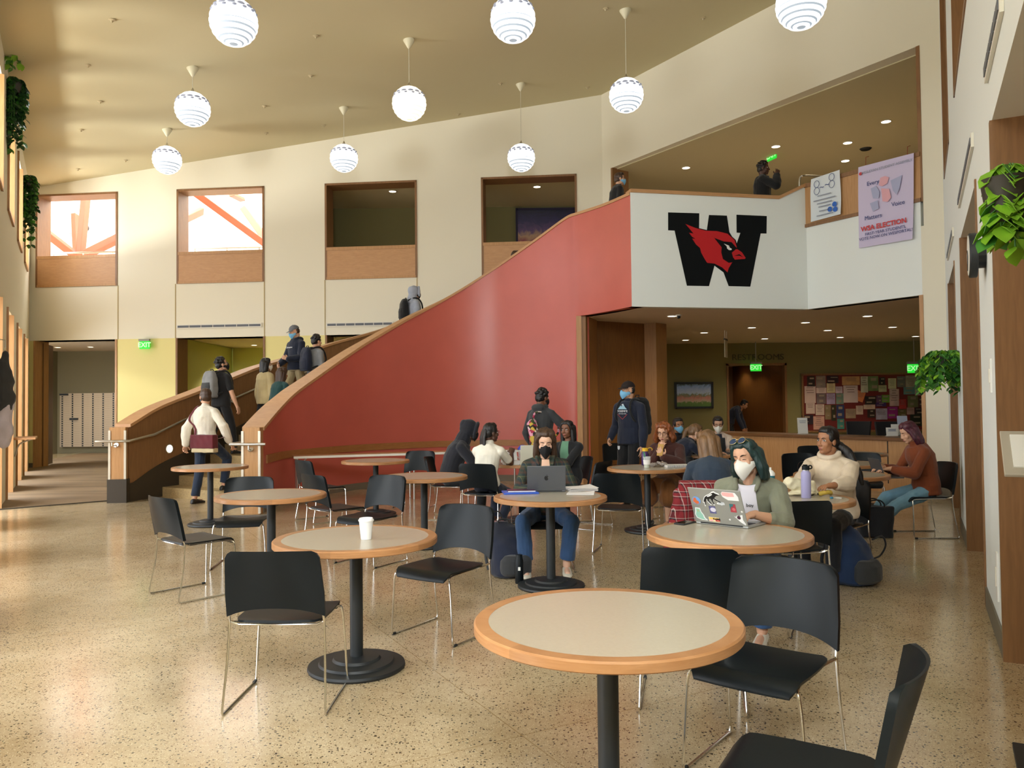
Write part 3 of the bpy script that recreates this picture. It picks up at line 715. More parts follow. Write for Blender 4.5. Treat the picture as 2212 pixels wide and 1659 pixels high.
def table_proto():
    t = thing('round_table', '-', 'table', group='round cafe tables')
    MB().lathe([(0.001, THT-0.03), (TR-0.052, THT-0.03), (TR-0.052, THT), (0.001, THT)], n=96, caps=False).build('tabletop', LAM, t, smooth=True)
    MB().lathe([(TR-0.052, THT-0.038), (TR-0.004, THT-0.038), (TR, THT-0.034), (TR, THT-0.006), (TR-0.006, THT+0.0005), (TR-0.052, THT+0.0005), (TR-0.052, THT-0.038)], n=96, caps=False).build('edge_band', EDGEW, t, smooth=True)
    MB().cyl((0, 0, 0.04), (0, 0, THT-0.035), 0.038, n=24).build('pole', BLKM, t, smooth=True)
    MB().lathe([(0.001, 0), (0.275, 0), (0.282, 0.012), (0.278, 0.026), (0.22, 0.034), (0.212, 0.046), (0.14, 0.052), (0.13, 0.066), (0.06, 0.072), (0.001, 0.075)], n=64, caps=False).build('base', BLKM, t, smooth=True, angle=30)
    MB().lathe([(0.001, THT-0.06), (0.17, THT-0.05), (0.17, THT-0.037), (0.001, THT-0.037)], n=32, caps=False).build('mounting_plate', BLKM, t)
    return t
TP = table_proto(); _used = []
def table(x, y, label, rz=0.0):
    if not _used: _used.append(1); TP.location = (x, y, 0); TP.rotation_euler.z = rz; TP['label'] = label; return TP
    return dup(TP, (x, y, 0), rz, label)
def tpix(u, v): return PZ(u, v, THT)
T = {}
for key, (x, y), lab, rz in (
    (1, (0.33, 2.83), 'empty round table in the front, largest in the photo', 2.0),
    (2, (-0.925, 4.64), 'round table carrying only a white paper cup', 0.6),
    (3, (-2.13, 6.95), 'empty round table left of and behind the paper cup table', 1.0),
    (4, (-3.95, 10.3), 'empty round table right before the stair foot and newel', 0.2),
    (5, (-1.93, 11.1), 'empty round table before the long ledge by the red wall', 1.4),
    (6, (-0.97, 8.6), 'empty round table behind the paper cup table, left of the plaid shirt', 2.2),
    (7, (0.31, 6.62), 'round table with a grey laptop, a blue folder and papers', 0.9),
    (8, (1.6, 9.4), 'round table with an iced drink and a spiral notebook', 1.2),
    (9, (1.265, 4.66), 'round table with the sticker-covered laptop and a phone', 2.6),
    (10, (2.22, 6.3), 'round table with a lilac flask, lunch wrapper and banana', 0.3),
    (11, (0.12, 10.35), 'round table with a red drink behind the plaid shirt', 0.5),
    (12, (2.85, 11.75), 'round table with a cardboard box in front of the counter end', 1.1),
    (13, (3.45, 8.3), 'round table partly hidden behind the cream hoodie', 0.7),
    (14, (5.0, 11.6), 'empty round table closest to the counter', 0.1),
    (15, (4.1, 9.75), 'empty round table between cream hoodie and counter', 0.9)):
    T[key] = table(x, y, lab, rz)

def chair_proto():
    t = thing('stacking_chair', '-', 'chair', group='black stacking chairs')
    # seat: thin shell with raised rear, waterfall front, slight dish (faces +Y)
    mb = MB(); nx, ny = 14, 16; top = []; bot = []
    for j in range(ny+1):
        w = j/ny; y = -0.215+0.45*w
        for i in range(nx+1):
            s = -1+2*i/nx; hw = 0.218+0.012*math.sin(PI*w)-(0.02*max(0, (w-0.9)/0.1)**2)-0.03*max(0, (0.12-w)/0.12)**2
            x = s*hw; z = 0.452-0.012*(1-s*s)*math.sin(PI*min(1, w*1.2))-0.045*max(0, (w-0.84)/0.16)**2+0.004*s*s
            top.append((x, y-0.012*max(0, (w-0.84)/0.16), z)); bot.append((x*0.985, y-0.012*max(0, (w-0.84)/0.16)-0.002, z-0.013))
    n = nx+1; A = len(top); fs = []
    for j in range(ny):
        for i in range(nx):
            a = j*n+i; fs.append((a, a+1, a+1+n, a+n)); fs.append((A+a, A+a+n, A+a+1+n, A+a+1))
    for i in range(nx):
        fs.append((i, A+i, A+i+1, i+1)); a = ny*n+i; fs.append((a, a+1, A+a+1, A+a))
    for j in range(ny):
        a = j*n; fs.append((a, a+n, A+a+n, A+a)); a = j*n+nx; fs.append((a, A+a, A+a+n, a+n))
    mb.add(top+bot, fs); mb.build('seat', BLACK, t, smooth=True, angle=50)
    # backrest: curved shell, arched lower edge, side wings running down to the frame
    mb = MB(); nx, nz = 20, 14; fr = []; bk = []
    for j in range(nz+1):
        w = j/nz
        for i in range(nx+1):
            s = -1+2*i/nx
            hw = 0.246-0.014*max(0, w-0.35)/0.65-0.012*max(0, (w-0.93)/0.07)**2
            zlo = 0.530-0.048*abs(s)**2.4; zhi = 0.822-0.008*s*s-0.012*max(0, (abs(s)-0.9)/0.1)**2
            z = zlo+(zhi-zlo)*w; h = (z-0.45)/0.37
            y = -0.222-0.075*h-0.055*(1-s*s)*(0.35+0.65*h)+0.012*abs(s)**6
            fr.append((s*hw, y, z)); th = 0.010+0.014*abs(s)**8
            bk.append((s*(hw+0.002), y-th, z-0.003*(1-2*w)))
    n = nx+1; A = len(fr); fs = []
    for j in range(nz):
        for i in range(nx):
            a = j*n+i; fs.append((a, a+1, a+1+n, a+n)); fs.append((A+a, A+a+n, A+a+1+n, A+a+1))
    for i in range(nx):
        fs.append((i, A+i, A+i+1, i+1)); a = nz*n+i; fs.append((a, a+1, A+a+1, A+a))
    for j in range(nz):
        a = j*n; fs.append((a, a+n, A+a+n, A+a)); a = j*n+nx; fs.append((a, A+a, A+a+n, a+n))
    mb.add(fr+bk, fs); mb.build('backrest', BLACK, t, smooth=True, angle=50)
    for s in (-1, 1):
        p = catmull([(s*0.237, -0.240, 0.515), (s*0.238, -0.234, 0.48), (s*0.240, -0.226, 0.43), (s*0.247, -0.24, 0.25), (s*0.256, -0.278, 0.04)], 5)
        p += [(s*0.257, -0.280, 0.018), (s*0.257, -0.272, 0.0065), (s*0.256, 0.19, 0.0065), (s*0.255, 0.203, 0.012), (s*0.254, 0.208, 0.03)]
        p += catmull([(s*0.252, 0.206, 0.06), (s*0.238, 0.203, 0.30), (s*0.228, 0.202, 0.40), (s*0.215, 0.185, 0.424), (s*0.205, 0.13, 0.430)], 4)[0:]
        p += [(s*0.2, -0.1, 0.432), (s*0.21, -0.17, 0.434), (s*0.239, -0.222, 0.45)]
        MB().tube(p, 0.0062, 8).build('sled_leg', CHROME, t, smooth=True)
        MB().cyl((s*0.256, 0.17, 0.009), (s*0.256, 0.2, 0.009), 0.009, n=8).build('foot_glide', BLKM, t)
    MB().tube([(-0.239, -0.222, 0.45), (-0.2, -0.2, 0.43), (0, -0.19, 0.425), (0.2, -0.2, 0.43), (0.239, -0.222, 0.45)], 0.0062, 8).build('cross_bar', CHROME, t, smooth=True)
    return t
CP_ = chair_proto(); _cu = []; CH = []
def chair(x, y, fx, fy, label):
    rz = math.atan2(-fx, fy); CH.append((x, y, rz))
    if not _cu: _cu.append(1); CP_.location = (x, y, 0); CP_.rotation_euler.z = rz; CP_['label'] = label; return CP_
    return dup(CP_, (x, y, 0), rz, label)
C = 'black sled-leg chair '
chair(-1.19, 4.21, 0.02, 1, C+'back to the camera at the paper cup table')
chair(-0.49, 5.31, -0.55, -0.84, C+'turned toward us right of the paper cup table')
chair(-2.62, 6.55, 0.66, 0.75, C+'far left one beside the table left of the paper cup table')
chair(-2.62, 7.66, 0.12, -1, C+'facing us behind the left round table and below the climbing man')
chair(-2.55, 10.62, 0.75, 0.66, C+'left of the table before the long ledge')
chair(-1.88, 8.45, 0.72, 0.70, C+'seen from behind, left of a facing pair beside the stair tables')
chair(-1.42, 7.72, -0.52, -0.85, C+'turned toward us, right of a facing pair behind the paper cup')
chair(-1.5, 11.9, -0.25, -0.97, C+'against the ledge, right of the table by the red wall')
chair(-0.85, 10.75, 1, -0.1, C+'under the person with a raised dark hood')
chair(-0.33, 9.75, 0.35, 0.94, C+'under the white t-shirt with a long braid')
chair(0.87, 9.85, -0.8, 0.5, C+'empty back right behind the plaid shirt, near the black cardigan')
chair(0.3, 7.36, 0.0, -1, C+'under the plaid shirt and jeans')
chair(1.13, 8.25, 0.28, 0.96, C+'back to the camera in front of the iced drink table')
chair(1.9, 13.6, 0.4, -0.92, C+'empty beside the standing person in a dark cap')
chair(0.93, 4.17, 0.22, 0.97, C+'back to the camera between the front table and the sticker laptop')
chair(1.02, 3.3, -0.62, -0.78, C+'empty, turned toward the front table at its right')
chair(0.80, 2.31, -0.85, 0.5, C+'cut off by the bottom right corner')
chair(1.63, 5.40, -0.42, -0.91, C+'under the white respirator and olive jacket')
chair(2.02, 5.93, -0.1, 1, C+'back to the camera in front of the lilac flask table')
chair(2.78, 6.95, -0.75, -0.66, C+'under the cream hoodie')
chair(4.62, 8.95, -1, 0.02, C+'under the rust cardigan with a laptop on the lap')
chair(4.62, 10.4, -0.35, -0.94, C+'empty behind the laptop of the rust cardigan')
chair(1.98, 10.12, -0.6, -0.8, C+'under the red-haired phone reader')
chair(1.76, 7.08, 0.05, 1.0, C+'hung with a red plaid jacket')
chair(0.7, 10.45, -0.95, -0.2, C+'under the black cardigan and green top')
chair(2.5, 12.4, 0.4, -0.9, C+'under the blue mask at the counter end')
chair(3.2, 12.3, -0.2, -0.98, C+'under the white kimono and white mask')
chair(2.35, 11.3, 0.95, 0.1, C+'under the person resting with lowered head')
chair(4.75, 12.15, 0.1, -1, C+'behind the table closest to the counter, only its back showing')
chair(3.9, 10.4, 0.1, -1, C+'behind the table between cream hoodie and counter')
chair(3.55, 8.95, -0.1, -1, C+'behind the table hidden by the cream hoodie')
# ================================================================ people
def _cap(s, p0, p1, r0, r1, n=12, sq=None):
    """rounded tapered limb segment"""
    p0, p1 = Vector(p0), Vector(p1); d = p1-p0; L = max(d.length, 1e-5); d = d/L; a = d.orthogonal().normalized(); b = d.cross(a); rings = []
    for k in range(5):
        t = PI/2*(1-k/4.0); rings.append((p0-d*r0*math.sin(t), max(r0*math.cos(t), 1e-4)))
    for k in range(5):
        t = PI/2*(k/4.0); rings.append((p1+d*r1*math.sin(t), max(r1*math.cos(t), 1e-4)))
    return s.loft([[c+(a*math.cos(2*PI*i/n)+b*math.sin(2*PI*i/n))*r for i in range(n)] for c, r in rings])
MB.cap = _cap
def remesh(mb, voxel, smooth=3, wrinkle=0.0, wscale=16.0, seed=0.0, aniso=(1, 1, 1)):
    me = bpy.data.meshes.new('tmp'); me.from_pydata(mb.v, [], mb.f)
    bm = bmesh.new(); bm.from_mesh(me); bmesh.ops.recalc_face_normals(bm, faces=bm.faces); bm.to_mesh(me); bm.free()
    o = bpy.data.objects.new('tmp', me); COL.objects.link(o)
    r = o.modifiers.new('r', 'REMESH'); r.mode = 'VOXEL'; r.voxel_size = voxel; r.adaptivity = 0
    if smooth:
        sm = o.modifiers.new('s', 'SMOOTH'); sm.factor = 0.5; sm.iterations = smooth
    out = bpy.data.meshes.new_from_object(o.evaluated_get(bpy.context.evaluated_depsgraph_get()))
    bpy.data.objects.remove(o); bpy.data.meshes.remove(me)
    if wrinkle:
        nv = len(out.vertices); co = np.empty(nv*3); out.vertices.foreach_get('co', co); co = co.reshape(-1, 3)
        no = np.empty(nv*3); out.vertices.foreach_get('normal', no); no = no.reshape(-1, 3)
        d = np.array([mnoise.noise((p[0]*wscale*aniso[0]+seed, p[1]*wscale*aniso[1], p[2]*wscale*aniso[2])) for p in co])
        d = np.where(d > 0, d, 0.6*d)
        co = co+no*(d*wrinkle)[:, None]; out.vertices.foreach_set('co', co.ravel())
    out.polygons.foreach_set('use_smooth', [True]*len(out.polygons)); out.update(); return out
def part(name, me, mats, parent, label=None):
    me.name = name; me.materials.clear()
    for m in (mats if isinstance(mats, (list, tuple)) else [mats]): me.materials.append(m)
    o = bpy.data.objects.new(name, me); COL.objects.link(o); o.parent = parent
    if label: o['label'] = label
    return o
def ik(a, c, l1, l2, hint):
    a, c, hint = Vector(a), Vector(c), Vector(hint); d = c-a; L = d.length
    if L > (l1+l2)*0.995: c = a+d.normalized()*(l1+l2)*0.995; d = c-a; L = d.length
    d.normalize(); x = (l1*l1-l2*l2+L*L)/(2*L); h = math.sqrt(max(l1*l1-x*x, 1e-6)); p = hint-d*hint.dot(d)
    p = p.normalized() if p.length > 1e-5 else d.orthogonal().normalized()
    return a+d*x+p*h, c
def skin(name, c): return mat('skin_'+name, srgb(*c), 0.5, bump=0.04, bscale=300)
SK = {'pale': skin('pale', (222, 178, 150)), 'fair': skin('fair', (205, 158, 128)), 'tan': skin('tan', (168, 116, 82)), 'brown': skin('brown', (122, 78, 54)), 'dark': skin('dark', (84, 54, 40))}
def cloth(name, c, **k): return mat('cloth_'+name, srgb(*c), k.pop('rough', 0.9), vary=k.pop('vary', 0.12), vscale=6, bump=0.25, bscale=k.pop('bscale', 240), sheen=0.15)
def hairm(name, c): return mat('hair_'+name, srgb(*c), 0.45, vary=0.35, vscale=30, bump=0.5, bscale=90, stretch=(1, 1, 0.12))
HB, HBR, HLB, HG, HR, HP = hairm('black', (20, 16, 15)), hairm('brown', (62, 42, 28)), hairm('light_brown', (112, 82, 52)), hairm('green', (12, 42, 40)), hairm('copper', (124, 66, 28)), hairm('plum', (72, 24, 40))
EYEW, IRIS, LASH = mat('eye_white', (0.75, 0.73, 0.7), 0.2), mat('iris', (0.02, 0.012, 0.008), 0.15), mat('lash', (0.015, 0.01, 0.008), 0.6)
LIP = mat('lip', srgb(150, 82, 74), 0.45)
MW, MBL, MK = mat('mask_white', srgb(238, 236, 226), 0.85, bump=0.1, bscale=400), mat('mask_blue', srgb(122, 184, 222), 0.85, bump=0.1, bscale=400), mat('mask_black', srgb(16, 16, 18), 0.85, bump=0.2, bscale=400)
WIRE = mat('glasses_frame', (0.02, 0.015, 0.012), 0.3)
GLASS = mat('glasses_lens', (0.9, 0.95, 1), 0.05, trans=1.0)

def head_pieces(mb, H, fem=False):
    """skull, jaw, nose, ears, cheeks and chin in head space, moved by H"""
    R = H.to_3x3(); P = lambda *p: H@Vector(p)
    E = lambda c, r: mb.ell(P(*c), r, R, 18, 12)
    E((0, -0.015, 0.035), (0.076, 0.095, 0.086)); E((0, 0.026, -0.035), (0.057, 0.060, 0.080)); E((0, 0.058, -0.092), (0.026, 0.024, 0.022))
    E((0, 0.060-0.004*fem, 0.034), (0.050, 0.020, 0.014)); E((0, 0.078, -0.062), (0.026, 0.012, 0.017))
    for s in (-1, 1):
        E((s*0.036, 0.050, -0.028), (0.026, 0.025, 0.028)); E((s*0.077, -0.006, -0.008), (0.010, 0.022, 0.032)); E((s*0.010, 0.089, -0.033), (0.009, 0.010, 0.008)); E((s*(0.045-0.007*fem), 0.022, -0.070), (0.018, 0.03, 0.024))
    mb.cap(P(0, 0.080, 0.016), P(0, 0.100-0.004*fem, -0.026), 0.0085-0.0008*fem, 0.0125-0.0018*fem); E((0, -0.04, -0.06), (0.055, 0.05, 0.07))
def hand(mb, w, d, n, right, curl=0.5, k=1.0, spread=1.0):
    w, d, n = Vector(w), Vector(d).normalized(), Vector(n); n = (n-d*n.dot(d)).normalized(); tx = n.cross(d) if right else d.cross(n)
    R = Matrix((tx, d, n)).transposed()
    mb.ell(w+d*0.048*k, (0.040*k, 0.052*k, 0.017*k), R, 14, 10); mb.cap(w-d*0.02, w+d*0.03*k, 0.027*k, 0.026*k)
    for i, L in enumerate((0.068, 0.076, 0.070, 0.055)):
        b = w+d*(0.086-0.004*abs(i-1.2))*k+tx*(0.031-0.0205*i)*k; dr = (d+tx*(0.10-0.07*i)*spread).normalized(); p = b-d*0.03*k; mb.cap(p, b, 0.0105*k, 0.010*k, 8)
        a = 0.0; p = b
        for j, fL in enumerate((0.46, 0.30, 0.24)):
            a += curl*(0.75+0.12*i)*(1.0 if j else 0.8); q = p+(dr*math.cos(a)-n*math.sin(a))*L*fL*k; mb.cap(p, q, (0.0092-0.0008*j)*k, (0.0086-0.0010*j)*k, 8); p = q
    b = w+d*0.022*k+tx*0.026*k; p = b+(d*0.55+tx*0.75-n*0.25).normalized()*0.042*k; q = p+(d*0.9+tx*0.25-n*(0.2+0.5*curl)).normalized()*0.034*k; mb.cap(b, p, 0.0145*k, 0.011*k, 8); mb.cap(p, q, 0.0108*k, 0.009*k, 8)
def mask_mesh(H, kind):
    nx, nz = 16, 12; fr, bk = [], []
    for j in range(nz+1):
        w = j/nz
        for i in range(nx+1):
            a = -1+2*i/nx; aa = abs(a)
            zt = -0.010+0.020*max(0, 1-aa*2.4)-0.012*aa; zb = -0.118-(0.022 if kind != 'surgical' else 0.004)*(1-aa)+0.062*aa**1.5; z = zt+(zb-zt)*w
            bulge = 0.014+(0.030 if kind == 'cup' else 0.016)*math.sin(PI*min(1, w*0.95+0.05))
            c = (1-aa**2.2)**0.75 if kind == 'surgical' else 0.72*(1-aa**2.2)**0.75+0.28*(1-aa)
            y = 0.008+(0.084+bulge-(0.006 if w < 0.08 else 0)-0.020*w*w)*c
            x = a*(0.075-0.006*abs(w-0.4)); fr.append(H@Vector((x, y, z))); bk.append(H@Vector((x*0.97, y-0.004, z)))
    n = nx+1; A = len(fr); fs = []
    for j in range(nz):
        for i in range(nx):
            q = j*n+i; fs += [(q, q+1, q+1+n, q+n), (A+q, A+q+n, A+q+1+n, A+q+1)]
    for i in range(nx): q = nz*n+i; fs += [(i, A+i, A+i+1, i+1), (q, q+1, A+q+1, A+q)]
    for j in range(nz): q = j*n; fs += [(q, q+n, A+q+n, A+q)]; q += nx; fs += [(q, A+q, A+q+n, q+n)]
    mb = MB().add(fr+bk, fs)
    for s in (-1, 1):
        for z0 in (-0.022, -0.068): mb.tube([H@Vector((s*0.070, 0.006, z0)), H@Vector((s*0.080, -0.012, z0*0.4)), H@Vector((s*0.083, -0.028, 0.012 if z0 > -0.05 else -0.02))], 0.0015, 5)
    return mb
def round_glasses(H, r=0.021, drop=0.0, wire=0.0016):
    mb = MB()
    for s in (-1, 1):
        c = Vector((s*0.032, 0.096, 0.010+drop)); mb.tube([H@(c+Vector((r*math.cos(t)*1.1, -0.10*abs(r*math.cos(t)), r*math.sin(t)))) for t in [2*PI*k/20 for k in range(20)]], wire, 5, True)
        mb.tube([H@(c+Vector((s*r*1.1, 0, 0.004))), H@Vector((s*0.074, 0.07, 0.014+drop)), H@Vector((s*0.080, 0.0, 0.012+drop))], wire, 5)
    mb.tube([H@Vector((-0.011, 0.098, 0.014+drop)), H@Vector((0, 0.101, 0.018+drop)), H@Vector((0.011, 0.098, 0.014+drop))], wire, 5)
    return mb

def hair_pieces(style, H, mb):
    R = H.to_3x3(); P = lambda *p: H@Vector(p); E = lambda c, r: mb.ell(P(*c), r, R, 20, 14)
    capp = lambda a, b, r0, r1: mb.cap(P(*a), P(*b), r0, r1)
    if style == 'cap_short':
        E((0, -0.04, 0.005), (0.08, 0.075, 0.07)); return
    E((0, -0.028, 0.048), (0.083, 0.094, 0.088)); E((0, -0.055, -0.005), (0.077, 0.066, 0.075))
    for s in (-1, 1): E((s*0.066, -0.005, 0.03), (0.018, 0.045, 0.045))
    if style not in ('curly', 'cap_short'): E((0, 0.004, 0.092), (0.064, 0.066, 0.043))
    if style == 'short': E((0, 0.035, 0.098), (0.055, 0.045, 0.025)); E((0.02, 0.02, 0.112), (0.05, 0.05, 0.022))
    if style == 'curly':
        rnd = random.Random(5)
        for k in range(46):
            a, t = rnd.uniform(0, 2*PI), rnd.uniform(0.0, 1.35); x, y, z = math.cos(t)*math.cos(a), math.cos(t)*math.sin(a), math.sin(t)
            if y > 0.55 and z < 0.5: continue
            E((0.082*x, -0.022+0.095*y, 0.045+0.088*z), (0.022, 0.022, 0.022))
    if style in ('long', 'longback', 'bob', 'wavy'):
        L = {'long': -0.22, 'longback': -0.33, 'bob': -0.135, 'wavy': -0.13}[style]; wd = {'long': 0.0, 'longback': 0.0, 'bob': 0.018, 'wavy': 0.03}[style]
        for s in (-1, 1):
            capp((s*0.012, 0.045, 0.112), (s*0.060, 0.040, 0.075), 0.012, 0.016); capp((s*0.060, 0.040, 0.075), (s*0.078, 0.018, 0.02), 0.016, 0.020); E((s*0.05, 0.0, 0.085), (0.042, 0.055, 0.045)); capp((s*0.078, 0.012, 0.03), (s*(0.084+wd), -0.004, L*0.55), 0.020, 0.028); capp((s*0.082, -0.02, 0.03), (s*(0.084+wd), -0.03, L*0.6), 0.024, 0.034); capp((s*(0.084+wd), -0.004, L*0.55), (s*(0.080+wd), -0.008 if style != 'longback' else -0.04, L), 0.028, 0.022); capp((s*(0.084+wd), -0.03, L*0.6), (s*(0.076+wd), -0.04, L*1.02), 0.034, 0.026)
            capp((s*0.055, -0.06, 0.02), (s*(0.062+wd), -0.066, L), 0.05, 0.034)
        capp((0, -0.075, 0.02), (0, -0.085, L), 0.055, 0.042)
    if style == 'pony': capp((0, -0.115, 0.03), (0, -0.15, -0.02), 0.030, 0.034); capp((0, -0.15, -0.02), (0.0, -0.145, -0.22), 0.034, 0.020)
    if style == 'sidepony': capp((-0.03, -0.10, -0.03), (-0.11, -0.13, -0.10), 0.034, 0.042); capp((-0.11, -0.13, -0.10), (-0.20, -0.16, -0.28), 0.042, 0.026); capp((-0.2, -0.16, -0.28), (-0.22, -0.17, -0.38), 0.026, 0.014)
    if style == 'braids':
        for k in range(9):
            x = -0.055+0.0135*k; capp((x*0.7, -0.10, 0.03), (x, -0.125, -0.06), 0.020, 0.016); capp((x, -0.125, -0.06), (x*1.1, -0.10-0.01*(k % 2), -0.36), 0.016, 0.009)
    if style == 'bun': E((0, -0.13, 0.05), (0.042, 0.042, 0.042))

def person(label, loc, rz, look, pose='stand', h=1.72, vox=0.007, **o):
    g = o.get
    t = thing('person', label, 'person', loc, rz); k = h/1.75; w = g('bulk', 1.0); sh = g('shoulder', 0.175)*k
    V3 = Vector
    if pose in ('stand', 'walk', 'climb'):
        pel = V3((0, 0, 0.94*k)); l0, l1 = g('lean', (0.0, 0.0))
    else:
        pel = V3((0, -0.06, 0.535)); l0, l1 = g('lean', (0.05, 0.25))
    pel += V3(g('shift', (0, 0, 0)))
    # spine
    S = [pel.copy()]; n = 10; SL = 0.53*k; tw = g('twist', 0.0); sd = g('side', 0.0)
    for i in range(n):
        a = l0+(l1-l0)*(i+0.5)/n; S.append(S[-1]+V3((math.sin(sd)*0.6, math.sin(a), math.cos(a)*math.cos(sd)))*SL/n)
    nb = S[-1]
    def frame(i, tw_):
        d = (S[min(i+1, n)]-S[max(i-1, 0)]).normalized(); x = V3((math.cos(tw_), math.sin(tw_), 0)); x = (x-d*x.dot(d)).normalized(); y = d.cross(x); return x, y, d
    def torso(mb, grow, prof, lo=0.0, flare=0.0):
        rings = []
        for f_, rx, ry in prof:
            i = f_*n; i0 = int(max(0, min(n-1, math.floor(i)))); c = S[i0]+(S[i0+1]-S[i0])*(i-i0); x, y, d = frame(min(n, max(0, int(round(i)))), tw*max(0, min(1, f_)))
            rings.append([c+x*(rx*k*w+grow)*math.cos(2*PI*j/20)+y*(ry*k*w+grow)*math.sin(2*PI*j/20)-y*0.01*math.sin(PI*min(1, max(0, f_))) for j in range(20)])
        mb.loft(rings)
    fem = g('fem', False)
    TOR = [(-0.14, .13, .10), (-0.05, .160 if fem else .152, .112), (0.08, .168 if fem else .155, .112), (0.30, .132 if fem else .142, .098), (0.5, .145 if fem else .152, .108), (0.70, .158 if fem else .168, .118 if fem else .112), (0.84, .152 if fem else .168, .096), (0.92, .118, .080), (0.98, .080, .064), (1.03, .056, .056)]
    sx, sy, sd_ = frame(n-1, tw); sc = nb-sd_*0.088*k
    SR, SL_ = sc+sx*sh, sc-sx*sh
    hr_, hl_ = pel+V3((0.09*k, 0, -0.02*k)), pel+V3((-0.09*k, 0, -0.02*k))
    # head
    hp, hy, hrl = g('head', (0.0, 0.0, 0.0))
    nk = l1*0.6+hp*0.45; hc = nb+V3((math.sin(tw+hy)*-0.02, 0.022+0.11*math.sin(nk), 0.055+0.09*math.cos(nk)))*k
    Hm = Matrix.Translation(hc)@Matrix.Rotation(tw+hy, 4, 'Z')@Matrix.Rotation(-hp, 4, 'X')@Matrix.Rotation(hrl, 4, 'Y')@Matrix.Scale(1.0*max(0.96, k), 4)
    # limbs
    ua, fa = 0.285*k, 0.255*k
    hd = {'stand': 0.0, 'walk': 0.0, 'climb': 0.0}
    HRt = V3(g('hand_r', (0.27*k, 0.04, 0.80*k))); HLt = V3(g('hand_l', (-0.27*k, 0.04, 0.80*k)))
    if g('mouth_r'): HRt = Hm@V3((0.035, 0.085, -0.205))
    er, HRt = ik(SR, HRt, ua, fa, g('elbow_r', (0.5, -1, -0.4) if pose != 'sit' else (0.45, -0.5, -1))); el, HLt = ik(SL_, HLt, ua, fa, g('elbow_l', (-0.5, -1, -0.4) if pose != 'sit' else (-0.45, -0.5, -1)))
    if pose == 'sit': dfa = ((0.12, 0.36, 0.09), (-0.12, 0.36, 0.09))
    elif pose == 'stand': dfa = ((0.10, -0.02, 0.09), (-0.10, 0.0, 0.09))
    else: dfa = ((0.09, 0.22, 0.09), (-0.09, -0.24, 0.12))
    AR, AL_ = V3(g('foot_r', dfa[0])), V3(g('foot_l', dfa[1]))
    th, ca = 0.43*k, 0.415*k
    kr, AR = ik(hr_, AR, th, ca, g('knee_r', (0.15, 1, 0.1 if pose != 'sit' else 1.0))); kl, AL_ = ik(hl_, AL_, th, ca, g('knee_l', (-0.15, 1, 0.1 if pose != 'sit' else 1.0)))
    # body: one continuous skin surface
    mb = MB(); torso(mb, -0.012, TOR)
    [mb.cap(nb-sd_*0.02*k-sy*0.012, q_+(nb-q_)*0.12, 0.050*k, 0.042*k) for q_ in (SR, SL_)]; mb.cap(nb-V3((0, 0.0, 0.03)), hc+Hm.to_3x3()@V3((0, -0.028, -0.05)), (0.050 if fem else 0.056)*k, (0.047 if fem else 0.052)*k); head_pieces(mb, Hm, fem)
    for (s, e, hh, nm) in ((SR, er, HRt, 'r'), (SL_, el, HLt, 'l')):
        mb.cap(s, e, 0.046*k*w, 0.038*k*w); mb.cap(e, e+(hh-e)*0.35, 0.038*k*w, 0.040*k*w); mb.cap(e+(hh-e)*0.35, hh, 0.040*k*w, 0.026*k)
        fd = (hh-e).normalized(); dd = g('hdir_'+nm); nn = g('hnorm_'+nm)
        dd = V3(dd) if dd else fd; nn = V3(nn) if nn else (V3((1 if nm == 'r' else -1, 0.25, 0.1)) if pose != 'sit' else V3((0, 0.2, 1)))
        hand(mb, hh, dd, nn, nm == 'r', g('curl_'+nm, 0.45), k)
    for (hh, kn, an) in ((hr_, kr, AR), (hl_, kl, AL_)):
        mb.cap(hh, kn, 0.078*k*w, 0.052*k*w); mb.cap(kn, kn+(an-kn)*0.35, 0.052*k*w, 0.054*k*w); mb.cap(kn+(an-kn)*0.35, an, 0.054*k*w, 0.036*k)
        fy = V3(g('toe', (0, 1, 0))); mb.cap(an+V3((0, 0, -0.045*k)), an+fy*0.13*k+V3((0, 0, -0.06*k)), 0.034, 0.028)
    part('body', remesh(mb, vox*0.72, 3), SK[look['skin']], t)
    # lower garment
    lw = look.get('legs')
    if lw:
        mb = MB(); torso(mb, 0.010, [p for p in TOR if p[0] < 0.2]+[(0.16, .155, .108)]); ext = g('trouser', 0.93); loose = g('loose', 0.014)
        for (hh, kn, an) in ((hr_, kr, AR), (hl_, kl, AL_)):
            mb.cap(hh, kn, 0.084*k*w+loose*0.4, 0.060*k*w+loose*0.5); an2 = kn+(an-kn)*ext; mb.cap(kn, kn+(an2-kn)*0.4, 0.060*k*w+loose*0.5, 0.058*k*w+loose*0.6)
            d = (an2-kn).normalized(); a = d.orthogonal().normalized(); b = d.cross(a); r0, r1 = 0.058*k*w+loose*0.6, 0.045*k+loose
            mb.loft([[kn+(an2-kn)*f_+(a*math.cos(2*PI*i/14)+b*math.sin(2*PI*i/14))*(r0+(r1-r0)*(f_-0.4)/0.6) for i in range(14)] for f_ in (0.35, 0.5, 0.7, 0.85, 1.0)])
        part('trousers', remesh(mb, vox, 2, 0.010, 15, loc[0]*3, (1, 1, 0.6)), lw, t)
